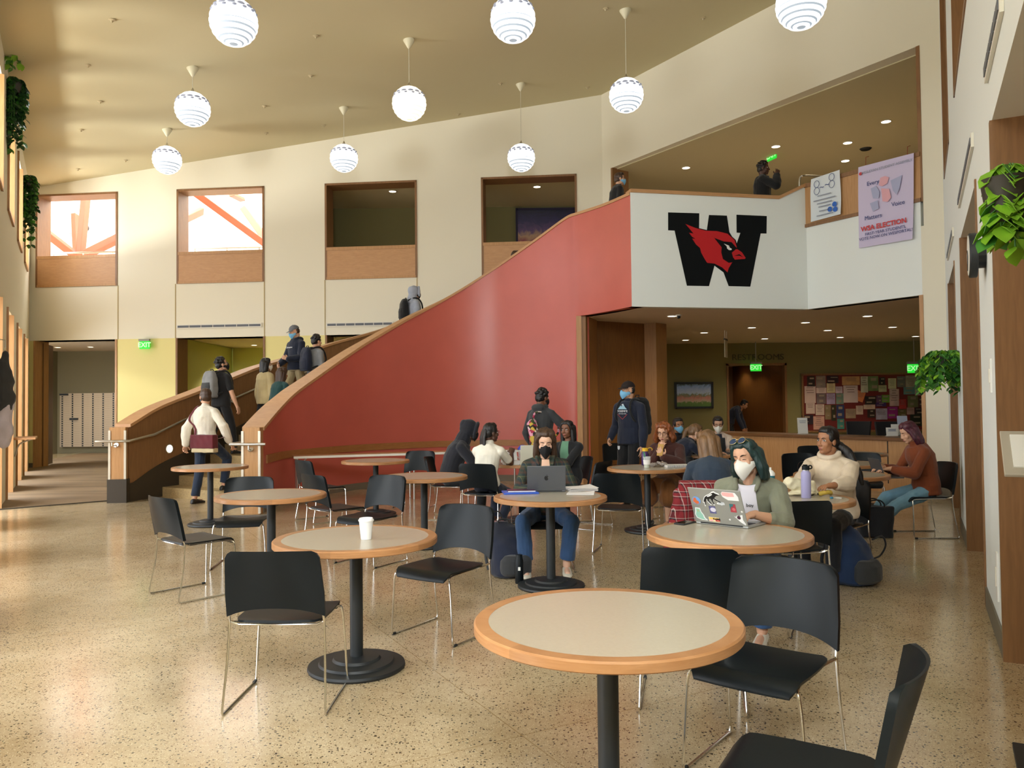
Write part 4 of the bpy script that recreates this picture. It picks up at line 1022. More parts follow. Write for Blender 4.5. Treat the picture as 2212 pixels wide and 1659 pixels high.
    if look.get('skirt'):
        mb = MB(); rings = []
        kc = (kr+kl)/2; d = (kc-pel); x = V3((1, 0, 0))
        for f_, rx, ry in ((-0.22, .15, .11), (0.0, .175, .13), (0.35, .185, .11), (0.75, .2, .1), (1.0, .21, .1)):
            c = pel+d*f_; dn = d.normalized(); y = dn.cross(x).normalized(); rings.append([c+x*rx*k*math.cos(2*PI*j/20)+y*ry*k*math.sin(2*PI*j/20) for j in range(20)])
        mb.loft(rings)
        for kn, an in ((kr, AR), (kl, AL_)): mb.cap(kn, kn+(an-kn)*g('hem', 0.55), 0.10, 0.12)
        part('skirt', remesh(mb, vox, 2, 0.014, 14, 1.0), look['skirt'], t)
    # upper garment
    up = look.get('top')
    if up:
        mb = MB(); hem = g('hem_top', -0.02); pr = [(hem-0.02, .158 if fem else .150, .115), (hem+0.03, .166 if fem else .158, .120)]+[p for p in TOR if p[0] > hem+0.06 and p[0] < 1]
        pu = g('puff', 0.016); torso(mb, pu, pr)
        for q_ in (SR, SL_): mb.cap(nb-sd_*0.032*k-sy*0.012, q_, 0.050*k+pu*0.6, 0.050*k+pu*0.4)
        if g('neck_open'):      # open collar: neckline stays below the throat
            pass
        elif g('hood_down'): mb.cap(nb-sd_*0.06, nb-sd_*0.02, 0.075*k, 0.066*k)
        else: mb.cap(nb-sd_*0.05, nb+sd_*0.004, 0.075*k, 0.062*k)
        sl = g('sleeve', 0.97); sw = g('sleeve_r', 0.014)
        for (s, e, hh) in ((SR, er, HRt), (SL_, el, HLt)):
            mb.cap(s-V3((0, 0, 0.006)), e if sl > 0.5 else s+(e-s)*(sl*2), 0.053*k*w+sw*0.5, (0.043*k*w+sw*0.9))
            if sl > 0.5:
                e2 = e+(hh-e)*((sl-0.5)*2); mb.cap(e, e+(e2-e)*0.4, 0.044*k*w+sw, 0.044*k*w+sw); mb.cap(e+(e2-e)*0.4, e2, 0.044*k*w+sw, 0.032*k+sw*0.8)
        if g('hood_down'):
            c = nb+V3((0, -0.075, 0.005)); mb.ell(c, (0.11*k, 0.065*k, 0.06*k)); mb.tube([nb+V3((0.07*math.cos(a)*1.15, 0.065*math.sin(a)+0.005, 0.028-0.035*math.sin(a))) for a in [PI*(-0.1+1.2*q/12) for q in range(13)]], 0.026, 8)
        if g('collar'):
            for s in (-1, 1): mb.tube(catmull([nb+V3((s*0.01, -0.072, 0.03)), nb+V3((s*0.066, -0.03, 0.032)), nb+V3((s*0.078, 0.035, -0.005)), nb+V3((s*0.062, 0.095, -0.075))], 4), [0.012]*4+[0.014]*4+[0.016]*4+[0.008], 8)
        if g('coat'):
            rings = []
            for f_, rx, ry in ((0.1, .165, .118), (-0.1, .185, .135), (-0.45, .20, .15), (-0.75, .21, .155)):
                c = pel+V3((0, -0.02, 0.53*k*f_)); rings.append([c+V3(((rx*k+pu)*math.cos(2*PI*j/20), (ry*k+pu)*math.sin(2*PI*j/20), 0)) for j in range(20)])
            mb.loft(rings)
        part(g('top_name', 'sweater'), remesh(mb, vox, 2, g('wr', 0.009), 13, loc[1]*2, (1, 1, 0.7)), up, t)
    if look.get('inner'):
        mb = MB(); x, y, d = frame(8, tw); z0 = nb-sd_*0.05
        rows = []
        ny = g('inner_w', 0.05); bot = g('inner_b', 0.5); fr = []
        for q in range(9):
            f_ = 1.0-(1-bot)*q/8; i = f_*n; i0 = int(min(n-1, math.floor(i))); c = S[i0]+(S[i0+1]-S[i0])*(i-i0); xx, yy, dd = frame(min(n, int(round(i))), tw*f_)
            rx, ry = np.interp(f_, [p[0] for p in TOR], [p[1] for p in TOR])*k*w+g('puff', 0.016), np.interp(f_, [p[0] for p in TOR], [p[2] for p in TOR])*k*w+g('puff', 0.016)
            wdt = ny*(0.75+0.35*q/8); row = []
            for m_ in range(9):
                u_ = (-1+2*m_/8)*wdt; yv = ry*math.sqrt(max(0.05, 1-(u_/rx)**2)); row.append(c+xx*u_+yy*(yv+0.006-0.01*math.sin(PI*min(1, f_))))
            rows.append(row)
        vs = [p for r_ in rows for p in r_]; vs2 = [p-y*0.02 for p in vs]; fs = []
        for a in range(8):
            for b in range(8): q = a*9+b; fs += [(q, q+1, q+10, q+9), (81+q, 81+q+9, 81+q+10, 81+q+1)]
        for a in range(8): q = a*9; fs += [(q, q+9, 81+q+9, 81+q), (q+8, 81+q+8, 81+q+17, q+17)]; fs += [(a, 81+a, 82+a, a+1), (72+a, 73+a, 154+a, 153+a)]
        MB().add(vs+vs2, fs).build(g('inner_name', 'undershirt'), look['inner'], t, smooth=True)
    if g('hood_up'):
        mb = MB(); R3 = Hm.to_3x3(); mb.ell(Hm@V3((0, -0.030, 0.026)), (0.108, 0.122, 0.130), R3); mb.ell(Hm@V3((0, -0.10, 0.06)), (0.07, 0.06, 0.07), R3); mb.tube([Hm@V3((0.092*math.cos(a), 0.072, 0.012+0.118*math.sin(a))) for a in [PI*(-0.25+1.5*q/14) for q in range(15)]], 0.02, 8); mb.cap(Hm@V3((0, -0.05, -0.06)), nb+V3((0, -0.05, -0.04)), 0.10, 0.115)
        part('hood', remesh(mb, vox, 3, 0.008, 14), up, t)
    # shoes
    for an in (AR, AL_):
        fy = V3(g('toe', (0, 1, 0))); mb = MB()
        up_ = V3((0, 0, 1)); xx = fy.cross(up_).normalized(); rings = []
        for f_, ww, hh in ((-0.075, .022, .035), (-0.06, .034, .07), (-0.02, .038, .085), (0.03, .040, .075), (0.08, .045, .055), (0.13, .046, .045), (0.17, .038, .036), (0.195, .018, .024)):
            c = an+fy*f_*k+V3((0, 0, -0.088*k)); rings.append([c+xx*ww*k*math.cos(2*PI*j/14)+up_*(hh*k*0.5+hh*k*0.5*math.sin(2*PI*j/14)) for j in range(14)])
        mb.loft(rings)
        me = remesh(mb, vox*0.8, 1); so = part('shoe', me, look.get('shoes', BLACK), t)
        if look.get('sole'):
            mb = MB(); mb.loft([[c+xx*ww*1.08*k*math.cos(2*PI*j/14)+fy*0 for j in range(14)] for c, ww in ((an+V3((0, 0, -0.0885*k)), 0.03), (an+V3((0, 0, -0.07*k)), 0.03))])
    # hair and face
    if look.get('hair') and not g('hood_up'):
        mb = MB(); hair_pieces(g('hairstyle', 'short'), Hm, mb)
        part('hair', remesh(mb, vox*0.8, 2, g('hwr', 0.006), 34, 0, (1, 1, 0.25) if g('hairstyle') != 'curly' else (1, 1, 1)), look['hair'], t)
    if g('face', True):
        for s in (-1, 1):
            mb = MB()
            if g('eyes', 'open') == 'open':
                mb.mat(0).ell(Hm@V3((s*0.031, 0.0655, 0.008)), (0.0156, 0.0105, 0.0084), Hm.to_3x3(), 14, 8)
                gz = g('gaze', 0.0); mb.mat(1).ell(Hm@V3((s*0.031+gz, 0.0722, 0.0078)), (0.0062, 0.0050, 0.0064), Hm.to_3x3(), 12, 8)
            mb.mat(2).tube([Hm@V3((s*(0.031+q*0.0165), 0.0762-0.006*q*q+0.0004, (0.0152 if g('eyes', 'open') == 'open' else 0.003)-0.0052*q*q)) for q in (-1, -.5, 0, .5, 1)], [0.0008, 0.0017, 0.002, 0.0017, 0.0008], 5)
            mb.mat(2).tube([Hm@V3((s*(0.032+q*0.02), 0.0815-0.009*max(0, q)**2-0.001, 0.031-0.006*q*q+0.002*q)) for q in (-1, -.5, 0, .5, 1)], [0.0018, 0.0032, 0.0032, 0.0025, 0.0012], 5)
            mb.build('eye', [EYEW, IRIS, LASH], t, smooth=True)
        if not g('mask') and not g('no_lips'):
            mb = MB()
            for dz, r in ((0.0045, 0.0042), (-0.0048, 0.0052)): mb.tube([Hm@V3((q*0.022, 0.0895-0.012*q*q, -0.062+dz*(1-0.6*abs(q))-0.001*abs(q))) for q in (-1, -.6, -.2, .2, .6, 1)], [0.0015, r*0.8, r, r, r*0.8, 0.0015], 6)
            mb.build('lips', LIP, t, smooth=True)
    if g('mask'): mask_mesh(Hm, g('mask_kind', 'surgical')).build('face_mask', g('mask'), t, smooth=True, angle=60)
    if g('glasses'): round_glasses(Hm).build('glasses', g('glasses'), t)
    if g('cap'):
        mb = MB(); R3 = Hm.to_3x3(); rings = []
        for q in range(9):
            a = PI/2*q/8; rings.append([Hm@V3((0.086*math.cos(a)*math.cos(2*PI*j/24), -0.016+0.102*math.cos(a)*math.sin(2*PI*j/24), 0.042+0.088*math.sin(a))) for j in range(24)])
        mb.loft(rings); vs = []
        for zz in (0.0, -0.004):
            for rr_ in (0.0, 1.0):
                for q in range(13): a = PI*(0.14+0.72*q/12); vs.append(Hm@V3((0.084*math.cos(a), -0.012+(0.098+0.07*rr_*math.sin(a)**1.2)*math.sin(a), 0.046+zz-0.018*rr_*math.sin(a)-0.012*rr_*math.cos(a)**2)))
        fs = []
        for q in range(12): fs += [(q, q+1, 14+q, 13+q), (26+q, 39+q, 40+q, 27+q), (q, 26+q, 27+q, q+1), (13+q, 14+q, 40+q, 39+q)]
        mb.add(vs, fs); mb.ell(Hm@V3((0, -0.016, 0.131)), (0.008, 0.008, 0.004), R3, 8, 6)
        mb.build('cap', g('cap'), t, smooth=True, angle=45)
    t_info = dict(H=Hm, nb=nb, S=S, SR=SR, SL=SL_, er=er, el=el, HR=HRt, HL=HLt, kr=kr, kl=kl, frame=frame, k=k, pel=pel, sx=sx, sy=sy, sd=sd_)
    return t, t_info
def toworld(t, p):
    c, s = math.cos(t.rotation_euler.z), math.sin(t.rotation_euler.z); return Vector((t.location.x+c*p[0]-s*p[1], t.location.y+s*p[0]+c*p[1], t.location.z+p[2]))
def tolocal(loc, rz, p):
    c, s = math.cos(-rz), math.sin(-rz); x, y = p[0]-loc[0], p[1]-loc[1]; return (c*x-s*y, s*x+c*y, p[2])
def dirlocal(rz, d): return tolocal((0, 0, 0), rz, d)
def facing(fx, fy): return math.atan2(-fx, fy)

def backpack(t, info, m, strap, label, wd=0.30, ht=0.44, dp=0.16, tilt=0.0, side=0.0, loc=None, extra=None):
    """a worn rucksack is carried, so it is a thing of its own standing where the wearer's back is"""
    rz = t.rotation_euler.z; x, y, d = info['frame'](6, 0.0); c = info['S'][6]+y*-(0.135+dp*0.5)+x*side
    p = toworld(t, c); b = thing('backpack', label, 'backpack', tuple(p), rz)
    R = Matrix((x, y, d)).transposed(); mb = MB()
    rings = []
    for z, s_, o in ((-0.5, .80, .85), (-0.46, .95, 1.0), (-0.2, 1.0, 1.05), (0.15, 0.97, 0.9), (0.38, .85, .65), (0.48, .6, .4), (0.5, .3, .2)):
        rings.append([R@Vector((s_*wd/2*(abs(math.cos(a))**0.6)*math.copysign(1, math.cos(a)), o*dp/2*(abs(math.sin(a))**0.6)*math.copysign(1, math.sin(a)), z*ht)) for a in [2*PI*j/24+0.01 for j in range(24)]])
    mb.loft(rings); part('bag_body', remesh(mb, 0.009, 2, 0.010, 12, 2.0), m, b)
    mb = MB(); rings = []
    for z, s_, o in ((-0.42, .75, .3), (-0.38, .82, .36), (-0.1, .8, .36), (0.06, .7, .2)): rings.append([R@Vector((s_*wd/2*math.cos(a), -dp*0.42+o*dp*0.5*-abs(math.sin(a))*1.0 if math.sin(a) < 0 else -dp*0.3, z*ht)) for a in [2*PI*j/20 for j in range(20)]])
    mb.loft(rings); part('pocket', remesh(mb, 0.009, 2, 0.006, 12, 5.0), extra or m, b)
    mb = MB()
    for s in (-1, 1):
        S_ = info['SR'] if s > 0 else info['SL']; sp = info['nb']+x*s*0.10; loc_ = lambda q: q-c
        pts = [loc_(c+d*ht*0.42+x*s*0.06+y*dp*0.4), loc_(sp-d*0.01+y*-0.03+d*0.035), loc_(sp+d*0.0+y*0.075), loc_(sp-d*0.12+y*0.135+x*s*0.02), loc_(sp-d*0.27+y*0.10+x*s*0.055), loc_(c-d*ht*0.38+x*s*wd*0.45+y*dp*0.3)]
        cu = catmull(pts, 5); mb.tube(cu, 0.017, 8)
    mb.build('strap', strap, b, smooth=True)
    MB().tube([R@Vector((-0.04, dp*0.3, ht*0.46)), R@Vector((-0.03, dp*0.2, ht*0.55)), R@Vector((0.03, dp*0.2, ht*0.55)), R@Vector((0.04, dp*0.3, ht*0.46))], 0.008, 8).build('grab_handle', strap, b)
    return b
# ================================================================ the people in the photograph
DENIM = cloth('denim', (44, 74, 112), vary=0.2); DDENIM = cloth('dark_denim', (24, 40, 62)); LDENIM = cloth('light_denim', (110, 150, 170), vary=0.15)
BLKC = cloth('black', (18, 19, 22)); NAVY = cloth('navy', (20, 28, 48)); WHT = cloth('white', (226, 220, 204)); CREAMC = cloth('cream_fleece', (222, 204, 178)); OLIVE = cloth('olive_jacket', (122, 124, 104), vary=0.08)
KHAKI = cloth('khaki', (168, 150, 112)); TEAL = cloth('teal', (22, 62, 62)); GREYC = cloth('grey', (128, 130, 132)); LGREY = cloth('light_grey', (158, 164, 178)); CHAR = cloth('charcoal', (48, 50, 52)); RUST = cloth('rust', (120, 56, 20)); MAROON = cloth('maroon_knit', (64, 28, 20)); OCHRE = cloth('ochre', (116, 70, 24)); SAND = cloth('sand', (182, 164, 120)); SLATE = cloth('slate_blue', (40, 54, 70)); MINT = cloth('mint', (96, 140, 112)); KIM = cloth('kimono', (214, 196, 182), vary=0.05)
PLAIDG = plaid('green_plaid', srgb(30, 42, 34), ((0.3, srgb(48, 58, 42)), (0.5, srgb(104, 98, 62)), (0.56, srgb(24, 44, 50)), (0.8, srgb(72, 46, 36))), 11)
SHOEW, SHOEB = cloth('white_shoe', (206, 198, 178), rough=0.6, vary=0.06), cloth('black_shoe', (16, 16, 17), rough=0.5)
def who(label, x, y, fx, fy, look, pose='stand', h=1.72, z=0.0, hw_r=None, hw_l=None, **o):
    rz = facing(fx, fy)
    if hw_r is not None: o['hand_r'] = tolocal((x, y), rz, (hw_r[0], hw_r[1], hw_r[2]-z))
    if hw_l is not None: o['hand_l'] = tolocal((x, y), rz, (hw_l[0], hw_l[1], hw_l[2]-z))
    for k_ in ('hdir_r', 'hdir_l', 'hnorm_r', 'hnorm_l', 'elbow_r', 'elbow_l'):
        if k_+'_w' in o: o[k_] = tolocal((0, 0), rz, o.pop(k_+'_w'))
    return person(label, (x, y, z), rz, look, pose, h, **o)

# --- plaid shirt at the laptop
pw, iw = who('person in a dark green plaid shirt and pointed black mask typing on a grey laptop', 0.30, 7.33, 0.0, -1, dict(skin='pale', top=PLAIDG, legs=DENIM, hair=HBR, shoes=SHOEW, inner=SK['pale']), 'sit', 1.70, vox=0.006, fem=True, shift=(0, -0.01, 0), lean=(0.05, 0.30), head=(0.34, 0.0, 0.0), mask=MK, mask_kind='point', hairstyle='long', eyes='down', hand_r=(0.06, 0.215, 0.80), hand_l=(-0.07, 0.215, 0.80), elbow_r=(0.9, -0.3, -0.75), elbow_l=(-0.9, -0.3, -0.75), hdir_r=(-0.2, 1, -0.1), hdir_l=(0.2, 1, -0.1), hnorm_r=(0, 0, 1), hnorm_l=(0, 0, 1), curl_r=0.4, curl_l=0.4, foot_r=(0.19, 0.30, 0.09), foot_l=(-0.17, 0.26, 0.09), knee_r=(0.35, 0.9, 1), knee_l=(-0.35, 0.9, 1), trouser=0.86, loose=0.024, inner_w=0.045, inner_b=0.62, inner_name='neckline', neck_open=True, collar=True, top_name='shirt', puff=0.02)
# --- respirator and olive jacket
ow = np.array([1.62, 5.36])
po, io = who('person in an olive jacket and white respirator, round sunglasses on dark green hair', ow[0], ow[1], -0.47, -0.88, dict(skin='fair', top=OLIVE, legs=DENIM, hair=HG, shoes=SHOEW, inner=mat('cloth_tee', srgb(232, 228, 236), 0.9)), 'sit', 1.70, vox=0.005, fem=True, shift=(0, 0.0, 0), lean=(0.10, 0.55), head=(0.10, -0.30, 0.16), mask=MW, mask_kind='cup', hairstyle='bob', eyes='down', hw_r=(1.30, 5.02, 0.825), hw_l=(1.50, 4.93, 0.825), elbow_r=(0.6, -0.4, -1), elbow_l=(-0.8, -0.1, -0.75), hdir_r_w=(0.1, -1, -0.05), hdir_l_w=(-0.75, -0.5, -0.05), hnorm_r=(0, 0, 1), hnorm_l=(0, 0, 1), curl_r=0.4, curl_l=0.4, sleeve=0.70, sleeve_r=0.022, puff=0.034, collar=True, top_name='jacket', inner_w=0.075, inner_b=0.35, inner_name='t_shirt', neck_open=True, shoulder=0.185, wr=0.014, loose=0.02)
# --- cream hoodie
hw = np.array([2.80, 6.93])
pc, ic = who('person in a cream hoodie with a dark low ponytail eating at the lilac flask', hw[0], hw[1], -0.66, -0.75, dict(skin='tan', top=CREAMC, legs=BLKC, hair=HB, shoes=SHOEB), 'sit', 1.70, vox=0.006, fem=True, shift=(0, 0.01, 0), lean=(0.06, 0.30), head=(0.02, -0.38, 0.0), hairstyle='sidepony', gaze=-0.004, hw_r=(2.36, 6.55, 0.83), hw_l=(2.60, 6.43, 0.84), elbow_r=(0.5, -0.4, -1), elbow_l=(-0.7, -0.2, -0.9), hdir_r_w=(-0.6, -0.5, 0.0), hdir_l_w=(-0.9, -0.25, -0.05), hnorm_r=(0.2, 0, 1), hnorm_l=(0, 0, 1), curl_r=0.7, curl_l=0.8, sleeve=0.84, sleeve_r=0.022, puff=0.036, hood_down=True, top_name='hoodie', wr=0.016, bulk=1.08, shoulder=0.185)
# --- phone reader
pr_, ir = who('red-haired person in a maroon knit reading a yellow phone, hand at mouth', 2.0, 10.08, -0.55, -0.83, dict(skin='fair', top=MAROON, skirt=OCHRE, hair=HR, shoes=SHOEB), 'sit', 1.72, lean=(0.12, 0.55), head=(0.30, 0.12, 0.0), hairstyle='wavy', eyes='down', glasses=WIRE, mouth_r=True, hand_l=(-0.10, 0.44, 0.86), hdir_r=(-0.35, 0.12, 0.9), hdir_l=(0.35, 0.2, 0.75), hnorm_r=(0.3, 1, -0.1), hnorm_l=(-0.3, 1, -0.2), curl_r=0.75, curl_l=0.5, elbow_r=(0.8, -0.1, -1), elbow_l=(-1, -0.1, -1), puff=0.03, sleeve_r=0.025, hem=0.35, hwr=0.02)
# --- white t-shirt
pt, it_ = who('person in a white t-shirt with a long dark braided ponytail, seen from behind', -0.30, 9.80, 0.42, 0.91, dict(skin='dark', top=WHT, legs=NAVY, hair=HB, shoes=SHOEW), 'sit', 1.68, fem=True, lean=(0.04, 0.28), head=(0.05, -0.65, 0.0), hairstyle='braids', glasses=WIRE, hand_r=(0.12, 0.42, 0.90), hand_l=(-0.08, 0.40, 0.82), hdir_r=(-0.2, 0.6, 0.6), curl_r=0.8, elbow_r=(0.5, -0.3, -1), sleeve=0.36, foot_r=(0.13, 0.05, 0.09), foot_l=(0.0, 0.12, 0.09), puff=0.016, top_name='t_shirt')
# --- dark hood
pd, idd = who('person with a dark navy hood up leaning over the table by the red wall', -0.80, 10.70, 1, 0.05, dict(skin='dark', top=cloth('ink', (18, 20, 30)), legs=BLKC, shoes=SHOEB), 'sit', 1.80, lean=(0.15, 0.65), head=(0.25, -0.1, 0.0), hood_up=True, mask=MK, hand_r=(0.12, 0.52, 0.80), hand_l=(-0.12, 0.50, 0.80), puff=0.034, sleeve_r=0.028, top_name='hoodie')
# --- black cardigan
pk, ik_ = who('person in a black cardigan over a green top with shoulder-length black hair', 0.72, 10.42, -0.62, -0.78, dict(skin='brown', top=BLKC, legs=BLKC, hair=HB, shoes=SHOEB, inner=MINT), 'sit', 1.68, fem=True, lean=(0.0, 0.12), head=(0.02, 0.08, 0.05), hairstyle='long', hand_r=(-0.04, 0.30, 0.80), hand_l=(0.04, 0.33, 0.79), hdir_r=(-1, 0.3, 0), hdir_l=(1, 0.2, 0), elbow_r=(0.6, -0.3, -1), elbow_l=(-0.6, -0.3, -1), inner_w=0.07, inner_b=0.45, inner_name='top', neck_open=True, top_name='cardigan', puff=0.02)
# --- blue mask, resting head, white kimono
p17, i17 = who('person in a blue surgical mask with chin on hand at the far table', 2.60, 12.45, 0.1, -1, dict(skin='tan', top=BLKC, legs=BLKC, hair=HB, shoes=SHOEB), 'sit', 1.66, lean=(0.05, 0.3), head=(0.05, 0.1, 0.0), mask=MBL, hairstyle='bun', hand_l=(-0.13, 0.33, 0.98), hand_r=(0.1, 0.38, 0.80), hdir_l=(0.25, 0.0, 1), hnorm_l=(0, 1, 0.2), curl_l=1.0, curl_r=0.4)
p19, i19 = who('person in a white kimono over navy with white mask and glasses at the far table', 3.22, 12.35, -0.12, -0.99, dict(skin='fair', top=KIM, legs=DDENIM, hair=HB, shoes=SHOEB, inner=NAVY), 'sit', 1.68, fem=True, lean=(0.02, 0.15), head=(0.28, -0.05, 0.0), mask=MW, mask_kind='cup', eyes='down', glasses=WIRE, hairstyle='bun', hand_r=(0.12, 0.38, 0.80), hand_l=(-0.12, 0.38, 0.80), inner_w=0.065, inner_b=0.35, inner_name='top', neck_open=True, top_name='kimono', puff=0.028, sleeve_r=0.03)
p18, i18 = who('person with a light brown ponytail bent head-down over the far table', 2.38, 11.32, 0.95, 0.25, dict(skin='fair', top=NAVY, legs=DDENIM, hair=HLB, shoes=SHOEB), 'sit', 1.68, fem=True, lean=(0.20, 0.85), head=(0.35, -0.3, 0.0), hairstyle='pony', mask=MW, hand_r=(0.10, 0.58, 0.80), hand_l=(-0.06, 0.55, 0.79), hdir_r=(0.2, 1, -0.1), curl_r=0.3, puff=0.026)
# --- long light-brown hair from behind
p20, i20 = who('person in slate blue seen from behind with very long light brown hair', 1.80, 7.08, 0.05, 1.0, dict(skin='fair', top=SLATE, legs=DDENIM, hair=HLB, shoes=SHOEB), 'sit', 1.68, fem=True, lean=(0.05, 0.55), side=-0.05, head=(0.35, 0.25, 0.0), hairstyle='longback', hand_r=(0.14, 0.42, 0.80), hand_l=(-0.14, 0.42, 0.80), puff=0.026)
# --- rust cardigan
p23, i23 = who('person in a rust cardigan and light jeans with plum hair and laptop on lap', 4.60, 8.95, -1, 0.03, dict(skin='fair', top=RUST, legs=LDENIM, hair=HP, shoes=SHOEW), 'sit', 1.68, fem=True, shift=(0, -0.02, 0), lean=(0.05, 0.42), head=(0.42, 0.0, 0.0), hairstyle='bob', eyes='down', hand_r=(0.08, 0.36, 0.76), hand_l=(-0.10, 0.36, 0.76), hdir_r=(-0.1, 1, -0.1), hdir_l=(0.1, 1, -0.1), hnorm_r=(0, 0, 1), hnorm_l=(0, 0, 1), curl_r=0.35, curl_l=0.35, coat=False, hem_top=-0.12, puff=0.034, sleeve=0.9, sleeve_r=0.022, top_name='cardigan', foot_r=(0.1, 0.55, 0.09), foot_l=(-0.1, 0.60, 0.09), loose=0.022)
# --- standing by the column
p11, i11 = who('standing person in a dark cap, blue mask and printed navy sweatshirt', 1.72, 11.6, -0.72, -0.69, dict(skin='fair', top=NAVY, legs=BLKC, hair=HB, shoes=SHOEB), 'stand', 1.86, vox=0.0065, head=(0.03, -0.30, 0.0), mask=MBL, glasses=WIRE, hairstyle='cap_short', cap=mat('cap_dark', srgb(34, 24, 22), 0.9), hand_r=(0.26, 0.13, 1.0), hand_l=(-0.30, 0.08, 0.86), hdir_r=(-0.15, 0.6, -0.6), hnorm_r=(1, 0.3, 0.2), curl_r=0.9, curl_l=0.35, puff=0.03, sleeve_r=0.022, hem_top=-0.10, loose=0.022, shoulder=0.20)
backpack(p11, i11, BLKC, BLKC, 'large black backpack worn by the standing person in a dark cap', 0.34, 0.56, 0.24)
# --- hooded jacket with the flowered bag
p10, i10 = who('standing person in a charcoal hooded jacket turned away at the red wall', 0.42, 11.35, 0.62, 0.78, dict(skin='brown', top=CHAR, legs=DDENIM, hair=HB, shoes=SHOEB), 'stand', 1.75, head=(0.15, -0.25, 0.0), hairstyle='curly', mask=MK, hand_r=(0.24, 0.32, 1.12), hand_l=(-0.24, 0.12, 0.9), hdir_r=(-0.3, 0.9, 0.2), curl_r=0.8, curl_l=0.5, elbow_r=(1, -0.6, -0.3), puff=0.034, sleeve_r=0.024, hood_down=True, hem_top=-0.10, top_name='jacket')
# --- on the stairs
def zst(x, y): return stair_z(x, y)
p1, i1 = who('person in a white shirt and jeans at the stair foot with a maroon messenger bag', -4.92, 12.62, 0.38, 0.92, dict(skin='fair', top=WHT, legs=DDENIM, hair=HBR, shoes=SHOEB), 'walk', 1.84, head=(0.0, 1.0, 0.0), hairstyle='short', mask=MBL, glasses=WIRE, hand_r=(0.40, 0.10, 0.98), hand_l=(-0.36, -0.06, 0.93), hdir_r=(0.4, 0.3, -0.8), elbow_r=(1, -0.6, 0.0), elbow_l=(-1, -0.8, 0.1), curl_r=0.5, curl_l=0.8, puff=0.034, sleeve_r=0.028, hem_top=-0.08, foot_r=(0.10, 0.30, 0.27), foot_l=(-0.12, -0.10, 0.09), knee_r=(0.1, 1, 0.3), wr=0.014, loose=0.02)
p2, i2 = who('person in a black t-shirt with a beard looking up on the stairs', -5.25, 14.2, 0.55, 0.83, dict(skin='fair', top=BLKC, legs=BLKC, hair=HB, shoes=SHOEB), 'climb', 1.78, z=0.66, head=(-0.18, -0.45, 0.0), hairstyle='curly', glasses=WIRE, mask=MK, sleeve=0.36, hand_r=(0.30, 0.12, 0.86), hand_l=(-0.28, 0.1, 0.85), puff=0.028, bulk=1.06, hem_top=-0.1)
backpack(p2, i2, GREYC, BLKC, 'grey backpack with dark pockets worn by the bearded person on the stairs', 0.32, 0.48, 0.20, extra=CHAR)
p3, i3 = who('person in a sand-coloured sweater with black bob hair climbing the stairs', -4.58, 14.6, 0.62, 0.78, dict(skin='fair', top=SAND, legs=BLKC, hair=HB, shoes=SHOEB), 'climb', 1.64, z=0.80, fem=True, head=(0.05, -0.4, 0.0), hairstyle='bob', mask=MW, puff=0.034, sleeve_r=0.03, hem_top=-0.18)
p4_, i4 = who('person in dark teal half hidden behind the red wall cap on the stairs', -4.18, 14.05, 0.6, 0.8, dict(skin='tan', top=TEAL, legs=BLKC, hair=HBR, shoes=SHOEB), 'climb', 1.62, z=0.62, fem=True, head=(0.1, -0.2, 0.0), lean=(0.05, 0.2), hairstyle='long', puff=0.03, hem_top=-0.15)
p5_, i5 = who('person in a grey cap and navy hoodie coming down the stairs', -4.28, 15.6, -0.62, -0.78, dict(skin='fair', top=NAVY, legs=KHAKI, hair=HBR, shoes=SHOEB), 'climb', 1.82, z=1.33, head=(0.35, -0.3, 0.0), cap=mat('cap_grey', srgb(108, 110, 114), 0.9), hairstyle='cap_short', mask=MBL, eyes='down', hand_r=(0.10, 0.32, 1.02), hand_l=(-0.14, 0.30, 1.12), hdir_r=(-0.4, 0.7, -0.3), hdir_l=(0.5, 0.6, 0.4), curl_r=0.8, curl_l=1.0, puff=0.034, sleeve_r=0.028, hood_down=True, hem_top=-0.08, top_name='hoodie')
p6, i6 = who('person in a grey shirt with curly black hair beside the grey cap', -3.80, 15.25, 0.7, 0.7, dict(skin='fair', top=GREYC, legs=DDENIM, hair=HB, shoes=SHOEB), 'climb', 1.72, z=1.20, head=(0.05, 0.0, 0.0), hairstyle='curly', puff=0.028, hem_top=-0.08)
backpack(p6, i6, NAVY, BLKC, 'dark navy backpack worn by the curly-haired person in grey on the stairs', 0.30, 0.46, 0.16)
p7, i7 = who('person in a light grey hood and black mask high on the stairs', -2.05, 16.6, 0.92, 0.4, dict(skin='fair', top=LGREY, legs=BLKC, shoes=SHOEB), 'climb', 1.76, z=2.28, head=(0.02, -0.1, 0.0), hood_up=True, mask=MK, puff=0.034, sleeve_r=0.026, top_name='hoodie')
backpack(p7, i7, BLKC, BLKC, 'black backpack worn by the person in a light grey hood', 0.30, 0.44, 0.18)
p8, i8 = who('person in black with short brown hair and blue mask at the stair head', 2.02, 15.0, 0.93, 0.1, dict(skin='fair', top=BLKC, legs=BLKC, hair=HBR, shoes=SHOEB), 'walk', 1.66, z=4.3, head=(0.0, -0.1, 0.0), lean=(0.05, 0.2), hairstyle='short', mask=MBL, puff=0.03)
p9, i9 = who('person all in black talking on the gallery behind the balcony parapet', 4.85, 15.0, 0.85, -0.3, dict(skin='dark', top=BLKC, legs=BLKC, hair=HB, shoes=SHOEB), 'stand', 1.84, z=4.3, head=(0.05, -0.1, 0.0), hairstyle='curly', hand_r=(0.08, 0.26, 1.52), hdir_r=(-0.2, 0.2, 1), elbow_r=(0.6, 0.2, -1), puff=0.05, sleeve_r=0.04)
